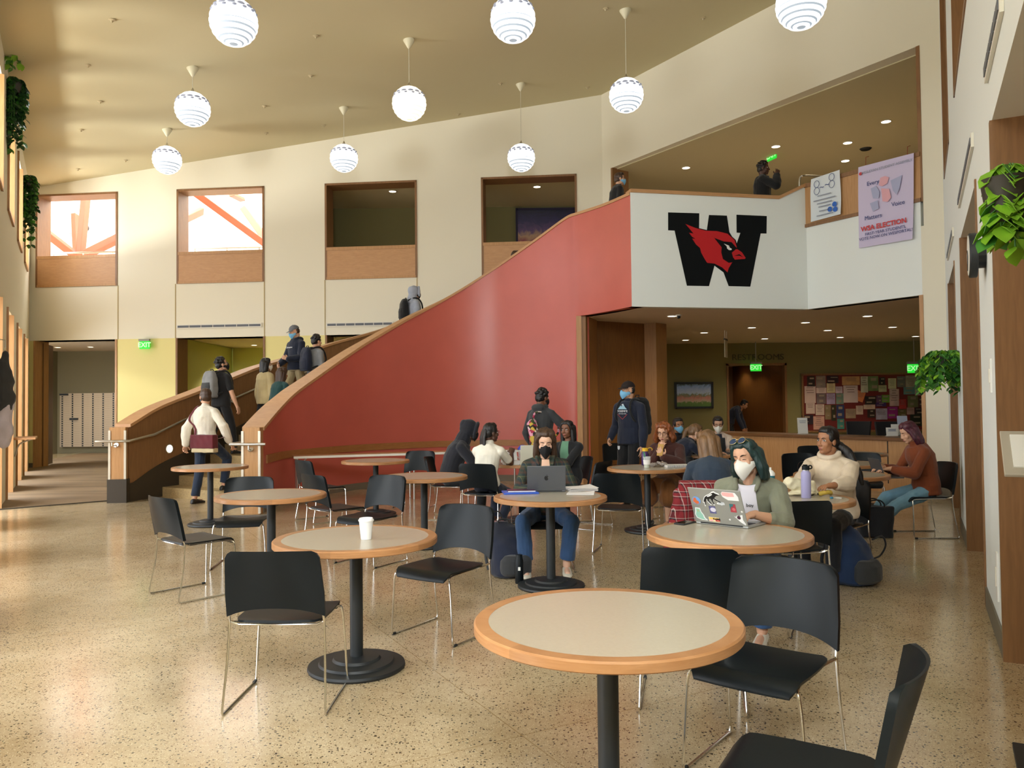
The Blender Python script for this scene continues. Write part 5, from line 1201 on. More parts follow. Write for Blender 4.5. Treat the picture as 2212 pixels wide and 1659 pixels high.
p25, i25 = who('person of whom only the dark hair shows above the upper stair cap', 0.10, 17.3, 0.9, 0.3, dict(skin='tan', top=CHAR, legs=BLKC, hair=HBR, shoes=SHOEB), 'climb', 1.70, z=3.22, hairstyle='bob', head=(0.1, 0, 0))
p24, i24 = who('person in dark blue bending forward in the restroom doorway', 6.26, 22.75, 0.85, -0.5, dict(skin='tan', top=NAVY, legs=BLKC, hair=HB, shoes=SHOEB), 'stand', 1.76, lean=(0.25, 1.15), head=(0.5, 0.0, 0.0), hairstyle='short', hand_r=(0.15, 0.42, 0.78), hand_l=(-0.15, 0.42, 0.75), puff=0.034, sleeve_r=0.026)
# ================================================================ signs, prints and fixtures
def plate(name, pts, R, o, th, m, parent=None):
    """flat cut-out: pts are 2-D points in the plane with axes R.x, R.y through o; th is its thickness along R.z"""
    x, y, z = R.col[0], R.col[1], R.col[2]; o = Vector(o); n = len(pts)
    a = [o+x*p[0]+y*p[1] for p in pts]; b = [q+z*th for q in a]
    mb = MB().add(a+b, [tuple(range(n-1, -1, -1)), tuple(range(n, 2*n))]+[(i, (i+1) % n, n+(i+1) % n, n+i) for i in range(n)])
    return mb.build(name, m, parent)
def rect(w, h, cx=0, cy=0): return [(cx-w/2, cy-h/2), (cx+w/2, cy-h/2), (cx+w/2, cy+h/2), (cx-w/2, cy+h/2)]
def disc(r, cx=0, cy=0, n=20, ry=None): return [(cx+r*math.cos(2*PI*i/n), cy+(ry or r)*math.sin(2*PI*i/n)) for i in range(n)]
INKB, INKR, INKK, INKG = mat('ink_blue', srgb(44, 66, 130), 0.7), mat('ink_red', srgb(204, 60, 64), 0.7), mat('ink_black', srgb(20, 24, 26), 0.6), mat('ink_pale', srgb(150, 158, 176), 0.7)
# wall letter with the bird's head
RW = frame3((wt[0], wt[1], 0), (0, 0, 1)); WO = np.array([(D1[0]+W2[0])/2, (D1[1]+W2[1])/2, 4.2])
def wpx(cx_, cy_):
    p = PP(1380+cx_*0.2803, 400+cy_*0.2803, (D1[0], D1[1], 0), (wn[0], wn[1], 0))-WO; return (float(p[:2]@wt), float(p[2]))
em = thing('wall_emblem', 'large black letter W with a red bird head on the white balcony front', 'emblem', tuple(WO)); ro_ = Vector((wn[0], wn[1], 0))
Wp = [(225, 210), (465, 217), (463, 332), (524, 346), (540, 230), (678, 235), (697, 362), (752, 455), (782, 368), (753, 366), (752, 228), (985, 238), (983, 373), (938, 372), (858, 782), (692, 778), (652, 672), (582, 620), (540, 778), (370, 775), (275, 350), (225, 348)]
Bp = [(357, 300), (430, 330), (510, 352), (600, 355), (680, 375), (735, 425), (752, 480), (740, 520), (735, 575), (712, 603), (690, 640), (680, 672), (640, 635), (580, 605), (525, 600), (505, 570), (478, 520), (470, 485), (440, 460), (408, 412), (435, 415), (410, 400), (385, 368), (420, 375), (395, 345)]
Fp = [(578, 408), (650, 435), (710, 440), (752, 488), (715, 520), (722, 560), (748, 577), (735, 592), (690, 600), (645, 570), (632, 520), (635, 480)]
Kp = [(712, 521), (752, 494), (790, 520), (818, 562), (812, 570), (770, 573), (735, 576), (720, 550)]
Ep = [(650, 452), (690, 468), (694, 482), (712, 494), (708, 502), (690, 502), (676, 490), (672, 472)]
Lp = [(728, 548), (768, 534), (796, 556), (768, 545)]
LW_, LR_, LWH = mat('emblem_black', srgb(8, 12, 14), 0.8, spec=0.2), mat('emblem_red', srgb(190, 30, 36), 0.7, spec=0.3), mat('emblem_white', srgb(236, 236, 230), 0.5)
def em_part(nm, P_, off, m, sc=1.0):
    q = np.array([wpx(*p) for p in P_]); c = q.mean(0); q = c+(q-c)*sc; return plate(nm, [tuple(p) for p in q], RW, ro_*off, 0.004, m, em)
em_part('letter', Wp, 0.001, LW_); em_part('outline', Bp, 0.006, LW_, 1.05); em_part('bird_head', Bp, 0.011, LR_); em_part('face_patch', Fp, 0.016, LW_); em_part('beak', Kp, 0.021, LR_); em_part('beak_line', Lp, 0.0255, LW_); em_part('eye', Ep, 0.021, LWH)

# two posters on the balcony
RA = frame3((at_[0], at_[1], 0), (0, 0, 1)); AN = np.array([an[0], an[1], 0])
def apx(u, v, off=0.05):
    return PP(u, v, tuple(W2+an*off)+(0,), (an[0], an[1], 0))
def poster(name, label, cs, m, texts, bend=0.0):
    P_ = [apx(*c) for c in cs]; o = sum(P_)/4; t = thing(name, label, 'poster', tuple(o))
    a = [Vector(p-o) for p in P_]; n = 14; f_, b_ = [], []
    for j in range(n+1):
        w = j/n
        for i in range(7):
            s = i/6; p = (a[0]*(1-s)+a[1]*s)*(1-w)+(a[3]*(1-s)+a[2]*s)*w; off = bend*math.sin(w*5.0+s*1.5)*0.4+bend*w*w*s
            f_.append(p+Vector(AN)*off); b_.append(p+Vector(AN)*(off-0.002))
    A = len(f_); fs = []
    for j in range(n):
        for i in range(6): q = j*7+i; fs += [(q, q+1, q+8, q+7), (A+q, A+q+7, A+q+8, A+q+1)]
    for i in range(6): q = n*7+i; fs += [(i, A+i, A+i+1, i+1), (q, q+1, A+q+1, A+q)]
    for j in range(n): q = j*7; fs += [(q, q+7, A+q+7, A+q), (q+6, A+q+6, A+q+13, q+13)]
    MB().add(f_+b_, fs).build('sheet', m, t, smooth=True)
    W_, H_ = (a[1]-a[0]).length, (a[3]-a[0]).length; cen = (a[0]+a[1]+a[2]+a[3])/4
    for nm, body, fx, fy, size, m_, kw in texts:
        loc = cen+RA.col[0]*(fx-0.5)*W_+RA.col[1]*(0.5-fy)*H_+Vector(AN)*(bend+0.006)
        if body is None: plate(nm, kw['pts'], RA, loc, 0.001, m_, t)
        else: text_mesh(nm, body, size*H_, m_, RA, loc, t, **kw)
    return t, W_, H_
PP1 = mat('poster_lilac', srgb(206, 196, 226), 0.6); PP2 = mat('poster_white', srgb(222, 230, 236), 0.6)
RED2, BLU2 = mat('print_pale_red', srgb(226, 172, 184), 0.7), mat('print_pale_blue', srgb(172, 176, 210), 0.7)
t_, W_, H_ = poster('poster', 'tall lilac election poster hanging from red cords over the balcony side', [(1854, 361.5), (1974.5, 330.5), (1972.5, 516.5), (1855, 536)], PP1, [
    ('heading', 'WESLEYAN STUDENT ASSEMBLY', 0.54, 0.085, 0.042, INKG, dict(sx=1.08)),
    ('print_block', None, 0.5, 0.085, 0, RED2, dict(pts=[])) if False else ('logo_mark', None, 0.075, 0.085, 0, INKR, dict(pts=disc(0.03, n=6))),
    ('word', 'Every', 0.30, 0.235, 0.072, INKB, {}), ('word', 'Voice', 0.74, 0.555, 0.072, INKB, {}), ('word', 'Matters', 0.29, 0.650, 0.072, INKB, {}),
    ('word', 'WSA ELECTION', 0.47, 0.775, 0.082, INKR, dict(bold=0.003)), ('word', 'FIRST-YEAR STUDENTS,', 0.50, 0.845, 0.050, INKB, {}), ('word', 'VOTE NOW ON WESPORTAL!', 0.50, 0.895, 0.050, INKB, {}),
    ('print_block', None, 0.50, 0.25, 0, RED2, dict(pts=[(-.09, -.05), (-.03, -.08), (.06, -.05), (.09, .04), (.02, .08), (-.06, .07)])),
    ('print_block', None, 0.72, 0.35, 0, BLU2, dict(pts=[(-.10, .12), (.10, .16), (.05, -.05), (0, -.14), (-.06, -.06)])),
    ('print_block', None, 0.38, 0.37, 0, BLU2, dict(pts=[(-.12, .10), (-.02, .12), (.04, 0), (.02, -.10), (-.08, -.08)])),
    ('print_block', None, 0.53, 0.43, 0, RED2, dict(pts=[(-.08, .14), (.06, .10), (.09, -.05), (.03, -.11), (-.06, -.08)])),
    ('print_block', None, 0.34, 0.52, 0, BLU2, dict(pts=[(-.10, .06), (.04, .08), (.06, -.06), (-.05, -.09)]))], 0.02)
cd = MB()
for u, v in ((1870, 356), (1960, 334)): a_ = apx(u, v, 0.045)-np.array(t_.location); cd.tube([a_, a_+np.array([0, 0, 0.13])-AN*0.01, a_+np.array([0, 0, 0.16])-AN*0.09], 0.004, 6)
cd.build('cord', mat('red_cord', srgb(150, 40, 44), 0.7), t_)
def ring(r, cx=0, cy=0, w=0.008):
    return r, cx, cy, w
t2, W2_, H2_ = poster('poster', 'small white hand-lettered poster with blue dots at the balcony corner', [(1752, 387.5), (1814.5, 367), (1818, 463), (1750.5, 479.5)], PP2, [
    ('dash', '~', 0.42, 0.27, 0.2, INKB, {}), ('dash', '~', 0.60, 0.24, 0.2, INKB, {}),
    ('blue_dot', None, 0.84, 0.74, 0, mat('dot_blue', srgb(44, 104, 200), 0.6), dict(pts=disc(0.045))), ('blue_dot', None, 0.68, 0.83, 0, mat('dot_blue'), dict(pts=disc(0.045))), ('blue_dot', None, 0.86, 0.86, 0, mat('dot_blue'), dict(pts=disc(0.045)))]+
    [('pencil_line', None, 0.5, y_, 0, INKG, dict(pts=rect(w_*0.55, 0.018))) for y_, w_ in ((0.46, .5), (0.56, .8), (0.64, .55), (0.72, .45), (0.82, .4), (0.92, .6))], 0.03)

for fx, fy in ((0.24, 0.27), (0.76, 0.20)):
    cen = sum((apx(*c) for c in [(1752, 387.5), (1814.5, 367), (1818, 463), (1750.5, 479.5)]))/4-np.array(t2.location)
    q = Vector(cen)+RA.col[0]*(fx-0.5)*W2_+RA.col[1]*(0.5-fy)*H2_+Vector(AN)*0.034; mb = MB()
    for dz, r in ((0.075, 0.062), (-0.05, 0.064)): mb.tube([q+RA.col[0]*(r*0.85*math.cos(a))+RA.col[1]*(dz+r*math.sin(a)) for a in [2*PI*k/20 for k in range(20)]], 0.004, 6, True)
    mb.build('numeral', INKB, t2)
# exit signs
EXG = mat('exit_glow', (0.02, 0.3, 0.03), 0.4, emit=(0.03, 0.85, 0.05), estr=0.9); EXT = mat('exit_letter', (0.5, 0.9, 0.5), 0.4, emit=(0.45, 1.0, 0.4), estr=0.9); EXH = mat('exit_housing', srgb(150, 148, 136), 0.4)
def exit_sign(loc, R, w, h, label, stem):
    t = thing('exit_sign', label, 'exit sign', tuple(loc), group='green exit signs')
    plate('panel', rect(w, h), R, -R.col[2]*0.02, 0.03, EXG, t)
    text_mesh('lettering', 'EXIT', h*0.85, EXT, R, R.col[2]*0.011, t, bold=0.004)
    plate('housing', rect(w*1.06, h*0.28, 0, h*0.64), R, -R.col[2]*0.03, 0.07, EXH, t)
    MB().cyl(R.col[1]*h*0.75, R.col[1]*(h*0.75+stem) if stem > 0 else R.col[1]*h*0.76-R.col[2]*0.1, 0.012, n=8).build('stem', EXH, t)
RY = frame3((1, 0, 0), (0, 0, 1)); RB = frame3((bt[0], bt[1], 0), (0, 0, 1))
s_, z_ = bs(317, 746); p = BL+bt*s_+bn*0.10; exit_sign((p[0], p[1], z_), RB, 0.27, 0.20, 'green exit sign on the yellow wall beside the mailroom opening', 0)
p = PY(1633, 794, 22.0); exit_sign(p, RY, 0.30, 0.20, 'green exit sign hanging before the restroom doorway', 3.2-p[2]-0.15)
p = PY(1975, 796, 21.5); exit_sign(p, RY, 0.36, 0.24, 'green exit sign above the right end of the notice board', max(0.05, 3.2-p[2]-0.18))
p = PY(1667, 336, 18.0); exit_sign(p, frame3((0.35, -0.94, 0), (0, 0, 1)), 0.3, 0.2, 'green exit sign over the head of the person in black on the gallery', max(0.05, 7.18-p[2]-0.15))

# notice board with its flyers
BY = 22.33
def bpx(x, y): p = PY(1720+x*0.1356, 780+y*0.1356, BY); return p[0], p[2]
nb_ = thing('notice_board', 'long dark red notice board on the olive wall behind the counter', 'notice board', (9.5, BY, 1.4))
bx0, bz1 = bpx(95, 215); bx1, bz0 = bpx(2330, 1100)
MB().box(((bx0+bx1)/2-9.5, 0.02, (bz0+bz1)/2-1.4), (bx1-bx0, 0.03, bz1-bz0)).build('board', mat('board_felt', srgb(112, 38, 34), 0.9), nb_)
fr = MB()
for (cx_, cz_, w_, h_) in (((bx0+bx1)/2, bz1, bx1-bx0+.08, .05), ((bx0+bx1)/2, bz0, bx1-bx0+.08, .05), (bx0, (bz0+bz1)/2, .05, bz1-bz0), (bx1, (bz0+bz1)/2, .05, bz1-bz0)): fr.box((cx_-9.5, 0.01, cz_-1.4), (w_, 0.06, h_))
fr.build('frame', BROWN, nb_)
FLY = [(170, 240, 300, 405, (48, 36, 30), 'black poster with pale top, first in the top row'), (310, 235, 470, 420, (132, 116, 106), 'greyish picture poster, second in the top row'), (480, 235, 672, 350, (56, 34, 40), 'dark landscape poster, third in the top row'), (725, 245, 1010, 380, (196, 148, 100), 'wide orange and tan poster in the top row'), (1020, 245, 1140, 500, (196, 190, 164), 'tall cream sheet left of the green one'), (1140, 240, 1310, 475, (104, 122, 76), 'large green poster in the top row'), (1320, 260, 1415, 380, (44, 36, 30), 'small black poster right of the green one'), (1460, 275, 1592, 440, (204, 190, 150), 'cream sheet standing high at right'), (1600, 245, 1735, 415, (110, 100, 96), 'black and white photo poster at upper right'), (1735, 230, 1905, 415, (170, 150, 130), 'beige poster near the upper right corner'),
       (130, 400, 312, 668, (206, 178, 166), 'large pink-white text sheet at the left edge'), (315, 425, 480, 510, (212, 184, 172), 'wide pale sheet under the greyish poster'), (482, 340, 620, 505, (206, 188, 140), 'yellowish sheet under the dark landscape'), (622, 405, 735, 510, (190, 168, 176), 'mauve-white sheet beside the yellowish one'), (745, 390, 980, 660, (208, 186, 180), 'large white sheet in the middle left'), (1310, 385, 1440, 490, (184, 180, 136), 'pale green sheet right of the large green poster'), (1640, 445, 1480, 715, (196, 164, 156), 'tall pinkish sheet left of the teal one'), (1705, 415, 1890, 530, (104, 138, 138), 'teal landscape sheet at the right'), (1885, 365, 2030, 545, (200, 172, 158), 'pale pink sheet at the far right'), (318, 515, 470, 680, (112, 94, 94), 'grey photo sheet left of the lilac one'), (480, 515, 622, 685, (160, 140, 172), 'lilac sheet with a blue rosette'), (632, 515, 755, 685, (112, 132, 114), 'green pennant sheet beside the lilac one'),
       (935, 480, 1085, 640, (216, 128, 80), 'orange sheet pinned at a tilt'), (1090, 560, 1270, 690, (40, 30, 28), 'dark photo poster in the middle'), (1270, 545, 1360, 660, (92, 62, 86), 'purple-brown sheet beside the lime one'), (1360, 540, 1495, 660, (104, 150, 56), 'lime green card in the middle right'), (1632, 610, 1750, 760, (166, 52, 50), 'red sheet right of the tall pinkish one'), (1770, 550, 1940, 735, (112, 110, 72), 'olive patterned poster at the right'), (1940, 580, 2035, 730, (78, 52, 46), 'dark brown poster at the far right edge'),
       (150, 672, 295, 838, (206, 180, 166), 'white sheet, first in the third row'), (306, 690, 448, 862, (206, 182, 166), 'white sheet with a dark photo strip, second in the third row'), (455, 700, 552, 930, (132, 112, 80), 'narrow tan figure poster in the third row'), (555, 700, 632, 950, (48, 46, 26), 'dark olive sheet left of the blue poster'), (635, 700, 765, 910, (44, 56, 96), 'blue poster in the third row'), (780, 760, 945, 910, (154, 130, 104), 'brown and cream diagonal-striped sheet'), (950, 710, 1065, 850, (204, 178, 158), 'pale note sheet with a black line'), (1070, 695, 1255, 765, (210, 182, 160), 'wide pale slip in the third row'), (1130, 770, 1258, 900, (52, 36, 28), 'small dark brown photo sheet'), (1260, 660, 1430, 720, (66, 40, 96), 'deep purple strip under the lime card'), (1262, 755, 1448, 930, (164, 156, 176), 'bluish grey poster left of the magenta one'), (1448, 730, 1618, 912, (150, 38, 122), 'magenta poster in the third row'), (1620, 770, 1755, 890, (104, 92, 52), 'olive sheet right of the magenta poster'), (1758, 740, 1880, 850, (172, 140, 130), 'dusty pink sheet at lower right'), (1885, 740, 2035, 850, (48, 34, 32), 'blackish sheet at lower right'),
       (85, 860, 268, 1005, (40, 26, 36), 'black sheet at the lower left corner'), (270, 880, 450, 1090, (206, 158, 140), 'salmon text sheet at lower left'), (650, 920, 765, 1080, (64, 130, 120), 'teal and cream card under the blue poster'), (1810, 850, 2050, 1035, (44, 46, 32), 'dark framed sheet with a white border at lower right')]
INKF, INKL = mat('flyer_ink', srgb(120, 96, 90), 0.8), mat('flyer_light_print', srgb(150, 132, 112), 0.8)
for k, (x0, y0, x1, y1, col, lab) in enumerate(FLY):
    a, z1 = bpx(min(x0, x1), y0); b, z0 = bpx(max(x0, x1), y1); m = mat('flyer_%d' % k, srgb(*col), 0.75, vary=0.25 if max(col) < 200 else 0.06, vscale=5)
    w, h = b-a, z1-z0; mb = MB().box((0, 0.0015, 0), (w, 0.003, h)); rnd = random.Random(k); mb.mat(1); light = max(col) > 150
    for q in range(rnd.randint(3, 6) if light else 2):
        if light: mb.box((rnd.uniform(-.04, .04)*w, -0.0006, h*(0.40-0.14*q)), (w*rnd.uniform(.4, .75), 0.001, h*0.035))
        else: mb.box((rnd.uniform(-.15, .15)*w, -0.0006, h*(0.28-0.5*q)), (w*rnd.uniform(.3, .6), 0.001, h*rnd.uniform(.08, .22)))
    o = mb.build('flyer', [m, INKF if light else INKL]); o.location = ((a+b)/2, BY-0.004-0.0036*(k % 5), (z0+z1)/2); o.rotation_euler.y = 0.35 if 'tilt' in lab else 0.0; tag(o, 'notice board flyer: '+lab, 'flyer', 'flyers pinned to the notice board')
# framed photograph
def framed(name, label, u0, v0, u1, v1, Y, fm, pic, cat='picture'):
    a, b = PY(u0, v0, Y), PY(u1, v1, Y); o = (a+b)/2; w, h = b[0]-a[0], a[2]-b[2]; t = thing(name, label, cat, tuple(o))
    mb = MB()
    for (cx_, cz_, ww, hh) in ((0, h/2, w, .06), (0, -h/2, w, .06), (-w/2, 0, .06, h+.06), (w/2, 0, .06, h+.06)): mb.box((cx_, 0, cz_), (ww, 0.05, hh))
    mb.build('frame', fm, t); MB().box((0, 0.012, 0), (w, 0.02, h)).build('print', pic, t); return t, w, h
def picmat(name, stops, scale, dist=2.0, rough=0.4):
    m = bpy.data.materials.new(name); m.use_nodes = True; N, L = m.node_tree.nodes, m.node_tree.links; b = N['Principled BSDF']; b.inputs['Roughness'].default_value = rough
    tc = N.new('ShaderNodeTexCoord'); n = N.new('ShaderNodeTexNoise'); n.inputs['Scale'].default_value = scale; n.inputs['Detail'].default_value = 6; n.inputs['Distortion'].default_value = dist
    sp = N.new('ShaderNodeSeparateXYZ'); L.new(tc.outputs['Generated'], sp.inputs[0]); L.new(tc.outputs['Object'], n.inputs['Vector'])
    ma = N.new('ShaderNodeMath'); ma.operation = 'MULTIPLY_ADD'; ma.inputs[1].default_value = 0.35; L.new(n.outputs[0], ma.inputs[0]); L.new(sp.outputs[2], ma.inputs[2])
    su = N.new('ShaderNodeMath'); su.operation = 'SUBTRACT'; su.inputs[1].default_value = 0.17; L.new(ma.outputs[0], su.inputs[0])
    r = N.new('ShaderNodeValToRGB'); 
    for i, (p, c) in enumerate(stops):
        e = r.color_ramp.elements[i] if i < 2 else r.color_ramp.elements.new(p); e.position = p; e.color = (*srgb(*c), 1)
    L.new(su.outputs[0], r.inputs[0]); L.new(r.outputs[0], b.inputs['Base Color']); return m
framed('framed_photo', 'black-framed photograph of brick buildings and lawn on the olive wall', 1459, 828, 1539, 880, 22.33, BLKM, picmat('photo_print', [(0.0, (84, 118, 58)), (0.2, (100, 134, 66)), (0.26, (196, 176, 150)), (0.42, (206, 138, 124)), (0.52, (124, 140, 106)), (0.6, (196, 210, 232)), (0.86, (150, 180, 226)), (0.97, (60, 76, 54))], 6))
framed('painting', 'dark violet abstract painting seen through the fourth upper opening', 1116, 452, 1268, 548, 22.33, mat('canvas_edge', srgb(40, 30, 60), 0.7), picmat('canvas', [(0.0, (120, 160, 190)), (0.12, (170, 120, 150)), (0.25, (150, 50, 60)), (0.4, (190, 150, 110)), (0.55, (90, 60, 110)), (0.75, (44, 34, 84)), (1.0, (24, 22, 48))], 2.2, 4.0))
# hanging sign
p = PY(1568, 752, 18.5); t = thing('hanging_sign', 'narrow pale sign hung edge-on from the soffit near the restrooms', 'sign', tuple(p)); Rh = Matrix.Rotation(1.15, 3, 'Z')
MB().box((0, 0, -0.02), (0.36, 0.02, 0.40), R=Rh).build('panel', mat('sign_pale', srgb(196, 188, 160), 0.5), t); MB().box((0, 0, 0.2), (0.40, 0.035, 0.04), R=Rh).build('rail', BLKM, t)
for s in (-1, 1): MB().cyl(Rh@Vector((s*0.15, 0, 0.2)), Rh@Vector((s*0.15, 0, 3.2-p[2])), 0.006, n=6).build('rod', STEEL, t)
p = PY(1637, 772, 22.36); o = text_mesh('restroom_lettering', 'RESTROOMS', 0.24, mat('letter_dim', srgb(70, 66, 40), 0.6), RY, tuple(p), sx=1.1, depth=0.008); tag(o, 'raised dim letters RESTROOMS over the corridor doorway', 'lettering')
# air slots
SLOT = mat('slot_dark', srgb(92, 96, 104), 0.5); SLF = mat('slot_frame', srgb(226, 222, 208), 0.6)
def vent(loc, ang, w, label):
    t = thing('air_vent', label, 'vent', tuple(loc), ang, 'slot vents on the hall walls'); MB().box((0, 0, 0), (w+0.05, 0.02, 0.11)).build('frame', SLF, t)
    for k in range(7): MB().box((-w/2+w*(k+.5)/7, -0.012, 0), (w/7-0.02, 0.01, 0.055)).build('slot', SLOT, t)
ba = math.atan2(bt[1], bt[0])
for ua, ub, v, lab in ((384, 564, 706, 'over the second lower opening'), (707, 848, 702, 'just above the red wall cap')):
    s0, z0 = bs(ua, v); s1, _z = bs(ub, v); p = BL+bt*(s0+s1)/2+bn*0.012; vent((p[0], p[1], z0), ba, s1-s0, 'long narrow slot vent in the back wall '+lab)
ra = math.atan2(rt[1], rt[0])+PI
for y0, y1, lab in ((3.9, 4.75, 'nearest the ceiling edge of the photo'), (6.0, 7.9, 'above the doorway beyond the clock'), (9.3, 10.9, 'above the farthest doorway')):
    ym = (y0+y1)/2; p = np.array([RWX(ym), ym])+rn*0.012; vent((p[0], p[1], 3.52), ra, (y1-y0)/0.889, 'slot vent high on the right wall '+lab)
# clock
p = np.array([RWX(5.25), 5.25])+rn*0.0; t = thing('wall_clock', 'black round wall clock seen edge-on on the right wall', 'clock', (p[0], p[1], 2.50)); nv = Vector((rn[0], rn[1], 0))
MB().cyl(nv*0.0, nv*0.05, 0.09, n=24).build('mount', BLKM, t); MB().cyl(nv*0.05, nv*0.10, 0.15, 0.15, n=40).build('case', BLKM, t, smooth=True, angle=40, bevel=0.008); MB().cyl(nv*0.1005, nv*0.103, 0.135, n=40).build('dial', mat('dial', srgb(226, 224, 214), 0.4), t)
tv = Vector((rt[0], rt[1], 0)); hd_ = MB()
for a_, L_ in ((0.9, 0.07), (2.6, 0.11)): hd_.tube([nv*0.105, nv*0.105+tv*math.sin(a_)*L_+Vector((0, 0, math.cos(a_)*L_))], 0.003, 6)
hd_.build('hand', BLKM, t)
# switch plates
def wplate(y, z, w, h, label, cat='switch', nm='light_switch'):
    p = np.array([RWX(y), y])+rn*0.006; t = thing(nm, label, cat, (p[0], p[1], z), ra); MB().box((0, 0, 0), (w, 0.012, h)).build('plate', LWH, t, bevel=0.003); MB().box((0, -0.008, 0), (w*0.35, 0.01, h*0.4)).build('rocker', SLF, t)
wplate(5.05, 1.68, 0.07, 0.22, 'white switch plate on the right wall below the clock'); wplate(4.95, 0.42, 0.08, 0.30, 'pale outlet plate low on the right wall', 'outlet', 'wall_outlet')
# plants
LEAF = [mat('leaf_bright', srgb(120, 170, 40), 0.45, vary=0.3, vscale=5), mat('leaf_mid', srgb(62, 122, 40), 0.45, vary=0.3, vscale=5), mat('leaf_dark', srgb(34, 74, 32), 0.5, vary=0.3, vscale=5)]
def leafy(mb, c, d, s, rnd):
    d = Vector(d).normalized(); up = Vector((rnd.uniform(-.4, .4), rnd.uniform(-.4, .4), 1)); x = d.cross(up).normalized(); z = x.cross(d)
    pts = [(0, 0, 0), (.28, .25, .03), (.38, .5, .05), (.26, .78, .02), (0, 1.05, -.08), (-.26, .78, .02), (-.38, .5, .05), (-.28, .25, .03), (0, .5, -.02)]
    v = [Vector(c)+(x*p[0]+d*p[1]+z*p[2])*s for p in pts]; v2 = [q-z*0.002 for q in v]
    f1 = [(0, 1, 8), (1, 2, 8), (2, 3, 8), (3, 4, 8), (4, 5, 8), (5, 6, 8), (6, 7, 8), (7, 0, 8)]
    mb.add(v+v2, f1+[tuple(9+i for i in f[::-1]) for f in f1]+[(i, (i+1) % 8, 9+(i+1) % 8, 9+i) for i in range(8)])
def hanging_plant(loc, label, spread, drop, n, leaf, seed, pot=True, out=(0, 0), mats=None, wide=1.0):
    rnd = random.Random(seed); t = thing('hanging_plant', label, 'plant', tuple(loc)); mb = MB(); st = MB()
    for k in range(n):
        a = rnd.uniform(0, 2*PI); r = spread*rnd.uniform(0.5, 1.0); dx, dy = r*math.cos(a)*wide+out[0]*rnd.uniform(0.2, 1), r*math.sin(a)*wide+out[1]*rnd.uniform(0.2, 1); L = drop*rnd.uniform(0.35, 1.0)
        pth = catmull([(0.05*math.cos(a), 0.05*math.sin(a), 0.02), (dx*0.6, dy*0.6, 0.10), (dx, dy, -0.02), (dx*1.08, dy*1.08, -L*0.5), (dx*1.1, dy*1.1, -L)], 4); st.tube(pth, 0.004, 5)
        for q in range(2, len(pth)):
            for e in range(2):
                mb.mat(rnd.choice((0, 0, 1, 1, 2))); b_ = rnd.uniform(0, 2*PI); leafy(mb, pth[q], (math.cos(b_)*0.8, math.sin(b_)*0.8, -0.7), leaf*rnd.uniform(0.7, 1.15), rnd)
    mb.build('foliage', mats or LEAF, t, smooth=True); st.build('stem', LEAF[1], t)
    if pot: MB().lathe([(0.001, -0.15), (0.075, -0.15), (0.10, 0.03), (0.105, 0.04), (0.09, 0.04), (0.085, 0.0), (0.001, 0.0)], n=24, caps=False).build('pot', mat('pot_dark', srgb(52, 48, 40), 0.6), t, smooth=True)
    return t
y = 8.75; p = np.array([RWX(y), y])+rn*0.13; t = hanging_plant((p[0], p[1], 1.98), 'trailing pothos in a dark pot on the far right wall, above the rust cardigan', 0.20, 0.36, 22, 0.085, 3, out=tuple(rn*0.10)); MB().box((-rn[0]*0.06, -rn[1]*0.06, 0.0), (0.14, 0.03, 0.03), rz=math.atan2(rn[1], rn[0])).build('bracket', STEEL, t)
y = 3.28; p = np.array([RWX(y), y])+rn*0.07; t = hanging_plant((p[0], p[1], 2.42), 'bright trailing pothos cut off by the right edge of the photo', 0.07, 0.30, 8, 0.10, 8, mats=[LEAF[0], LEAF[0], LEAF[1]]); MB().box((-rn[0]*0.04, -rn[1]*0.04, 0.0), (0.10, 0.03, 0.03), rz=math.atan2(rn[1], rn[0])).build('bracket', STEEL, t)
def lplant(u, v, y, label, spread, drop, n, leaf, seed, mats):
    x = LWX(y)+LN[0]*0.16; z = EYE+(884-v)*y/1700; t = hanging_plant((x, y, z), label, spread, drop, n, leaf, seed, mats=mats); MB().box((-LN[0]*0.09, -LN[1]*0.09, -0.05), (0.2, 0.03, 0.03), rz=math.atan2(LN[1], LN[0])).build('bracket', STEEL, t)
lplant(10, 20, 12.75, 'bright green plant at the top left corner of the photo', 0.14, 1.0, 16, 0.13, 11, [LEAF[1], LEAF[0], LEAF[1]])
lplant(15, 175, 13.15, 'dark trailing plant in the upper left window, longest of three', 0.15, 1.1, 24, 0.12, 12, [LEAF[2], LEAF[2], LEAF[1]])
lplant(48, 385, 17.6, 'trailing plant nearest the far left corner', 0.12, 1.5, 22, 0.12, 13, [LEAF[1], LEAF[2], LEAF[2]])
# mailroom: letter boxes and the open door
a, b = PY(133, 850, 26.9), PY(262, 964, 26.9); w, h = b[0]-a[0], a[2]-b[2]
t = thing('mailbox_bank', 'wall of small metal mailboxes in the room at far left', 'mailboxes', ((a[0]+b[0])/2, 26.86, (a[2]+b[2])/2))
MB().box((0, 0.02, 0), (w, 0.16, h)).build('cabinet', mat('mailbox_metal', srgb(176, 158, 134), 0.5, 0.2), t)
nc, nr = 6, 24; dk = MB(); gr = MB()
for c in range(nc):
    for r_ in range(nr):
        x = -w/2+w*(c+0.25+0.02*c)/nc; z = -h/2+h*(r_+0.5)/nr; dk.box((x, -0.062, z), (0.05, 0.012, h/nr*0.62))
        gr.box((-w/2+w*(c+0.5)/nc, -0.060, -h/2+h*r_/nr), (w/nc-0.02, 0.006, 0.004))
o = dk.build('number_plate', BLKM, t); o['kind'] = 'stuff'; o = gr.build('joint', mat('mailbox_joint', srgb(120, 106, 90), 0.6), t); o['kind'] = 'stuff'
mb = MB()
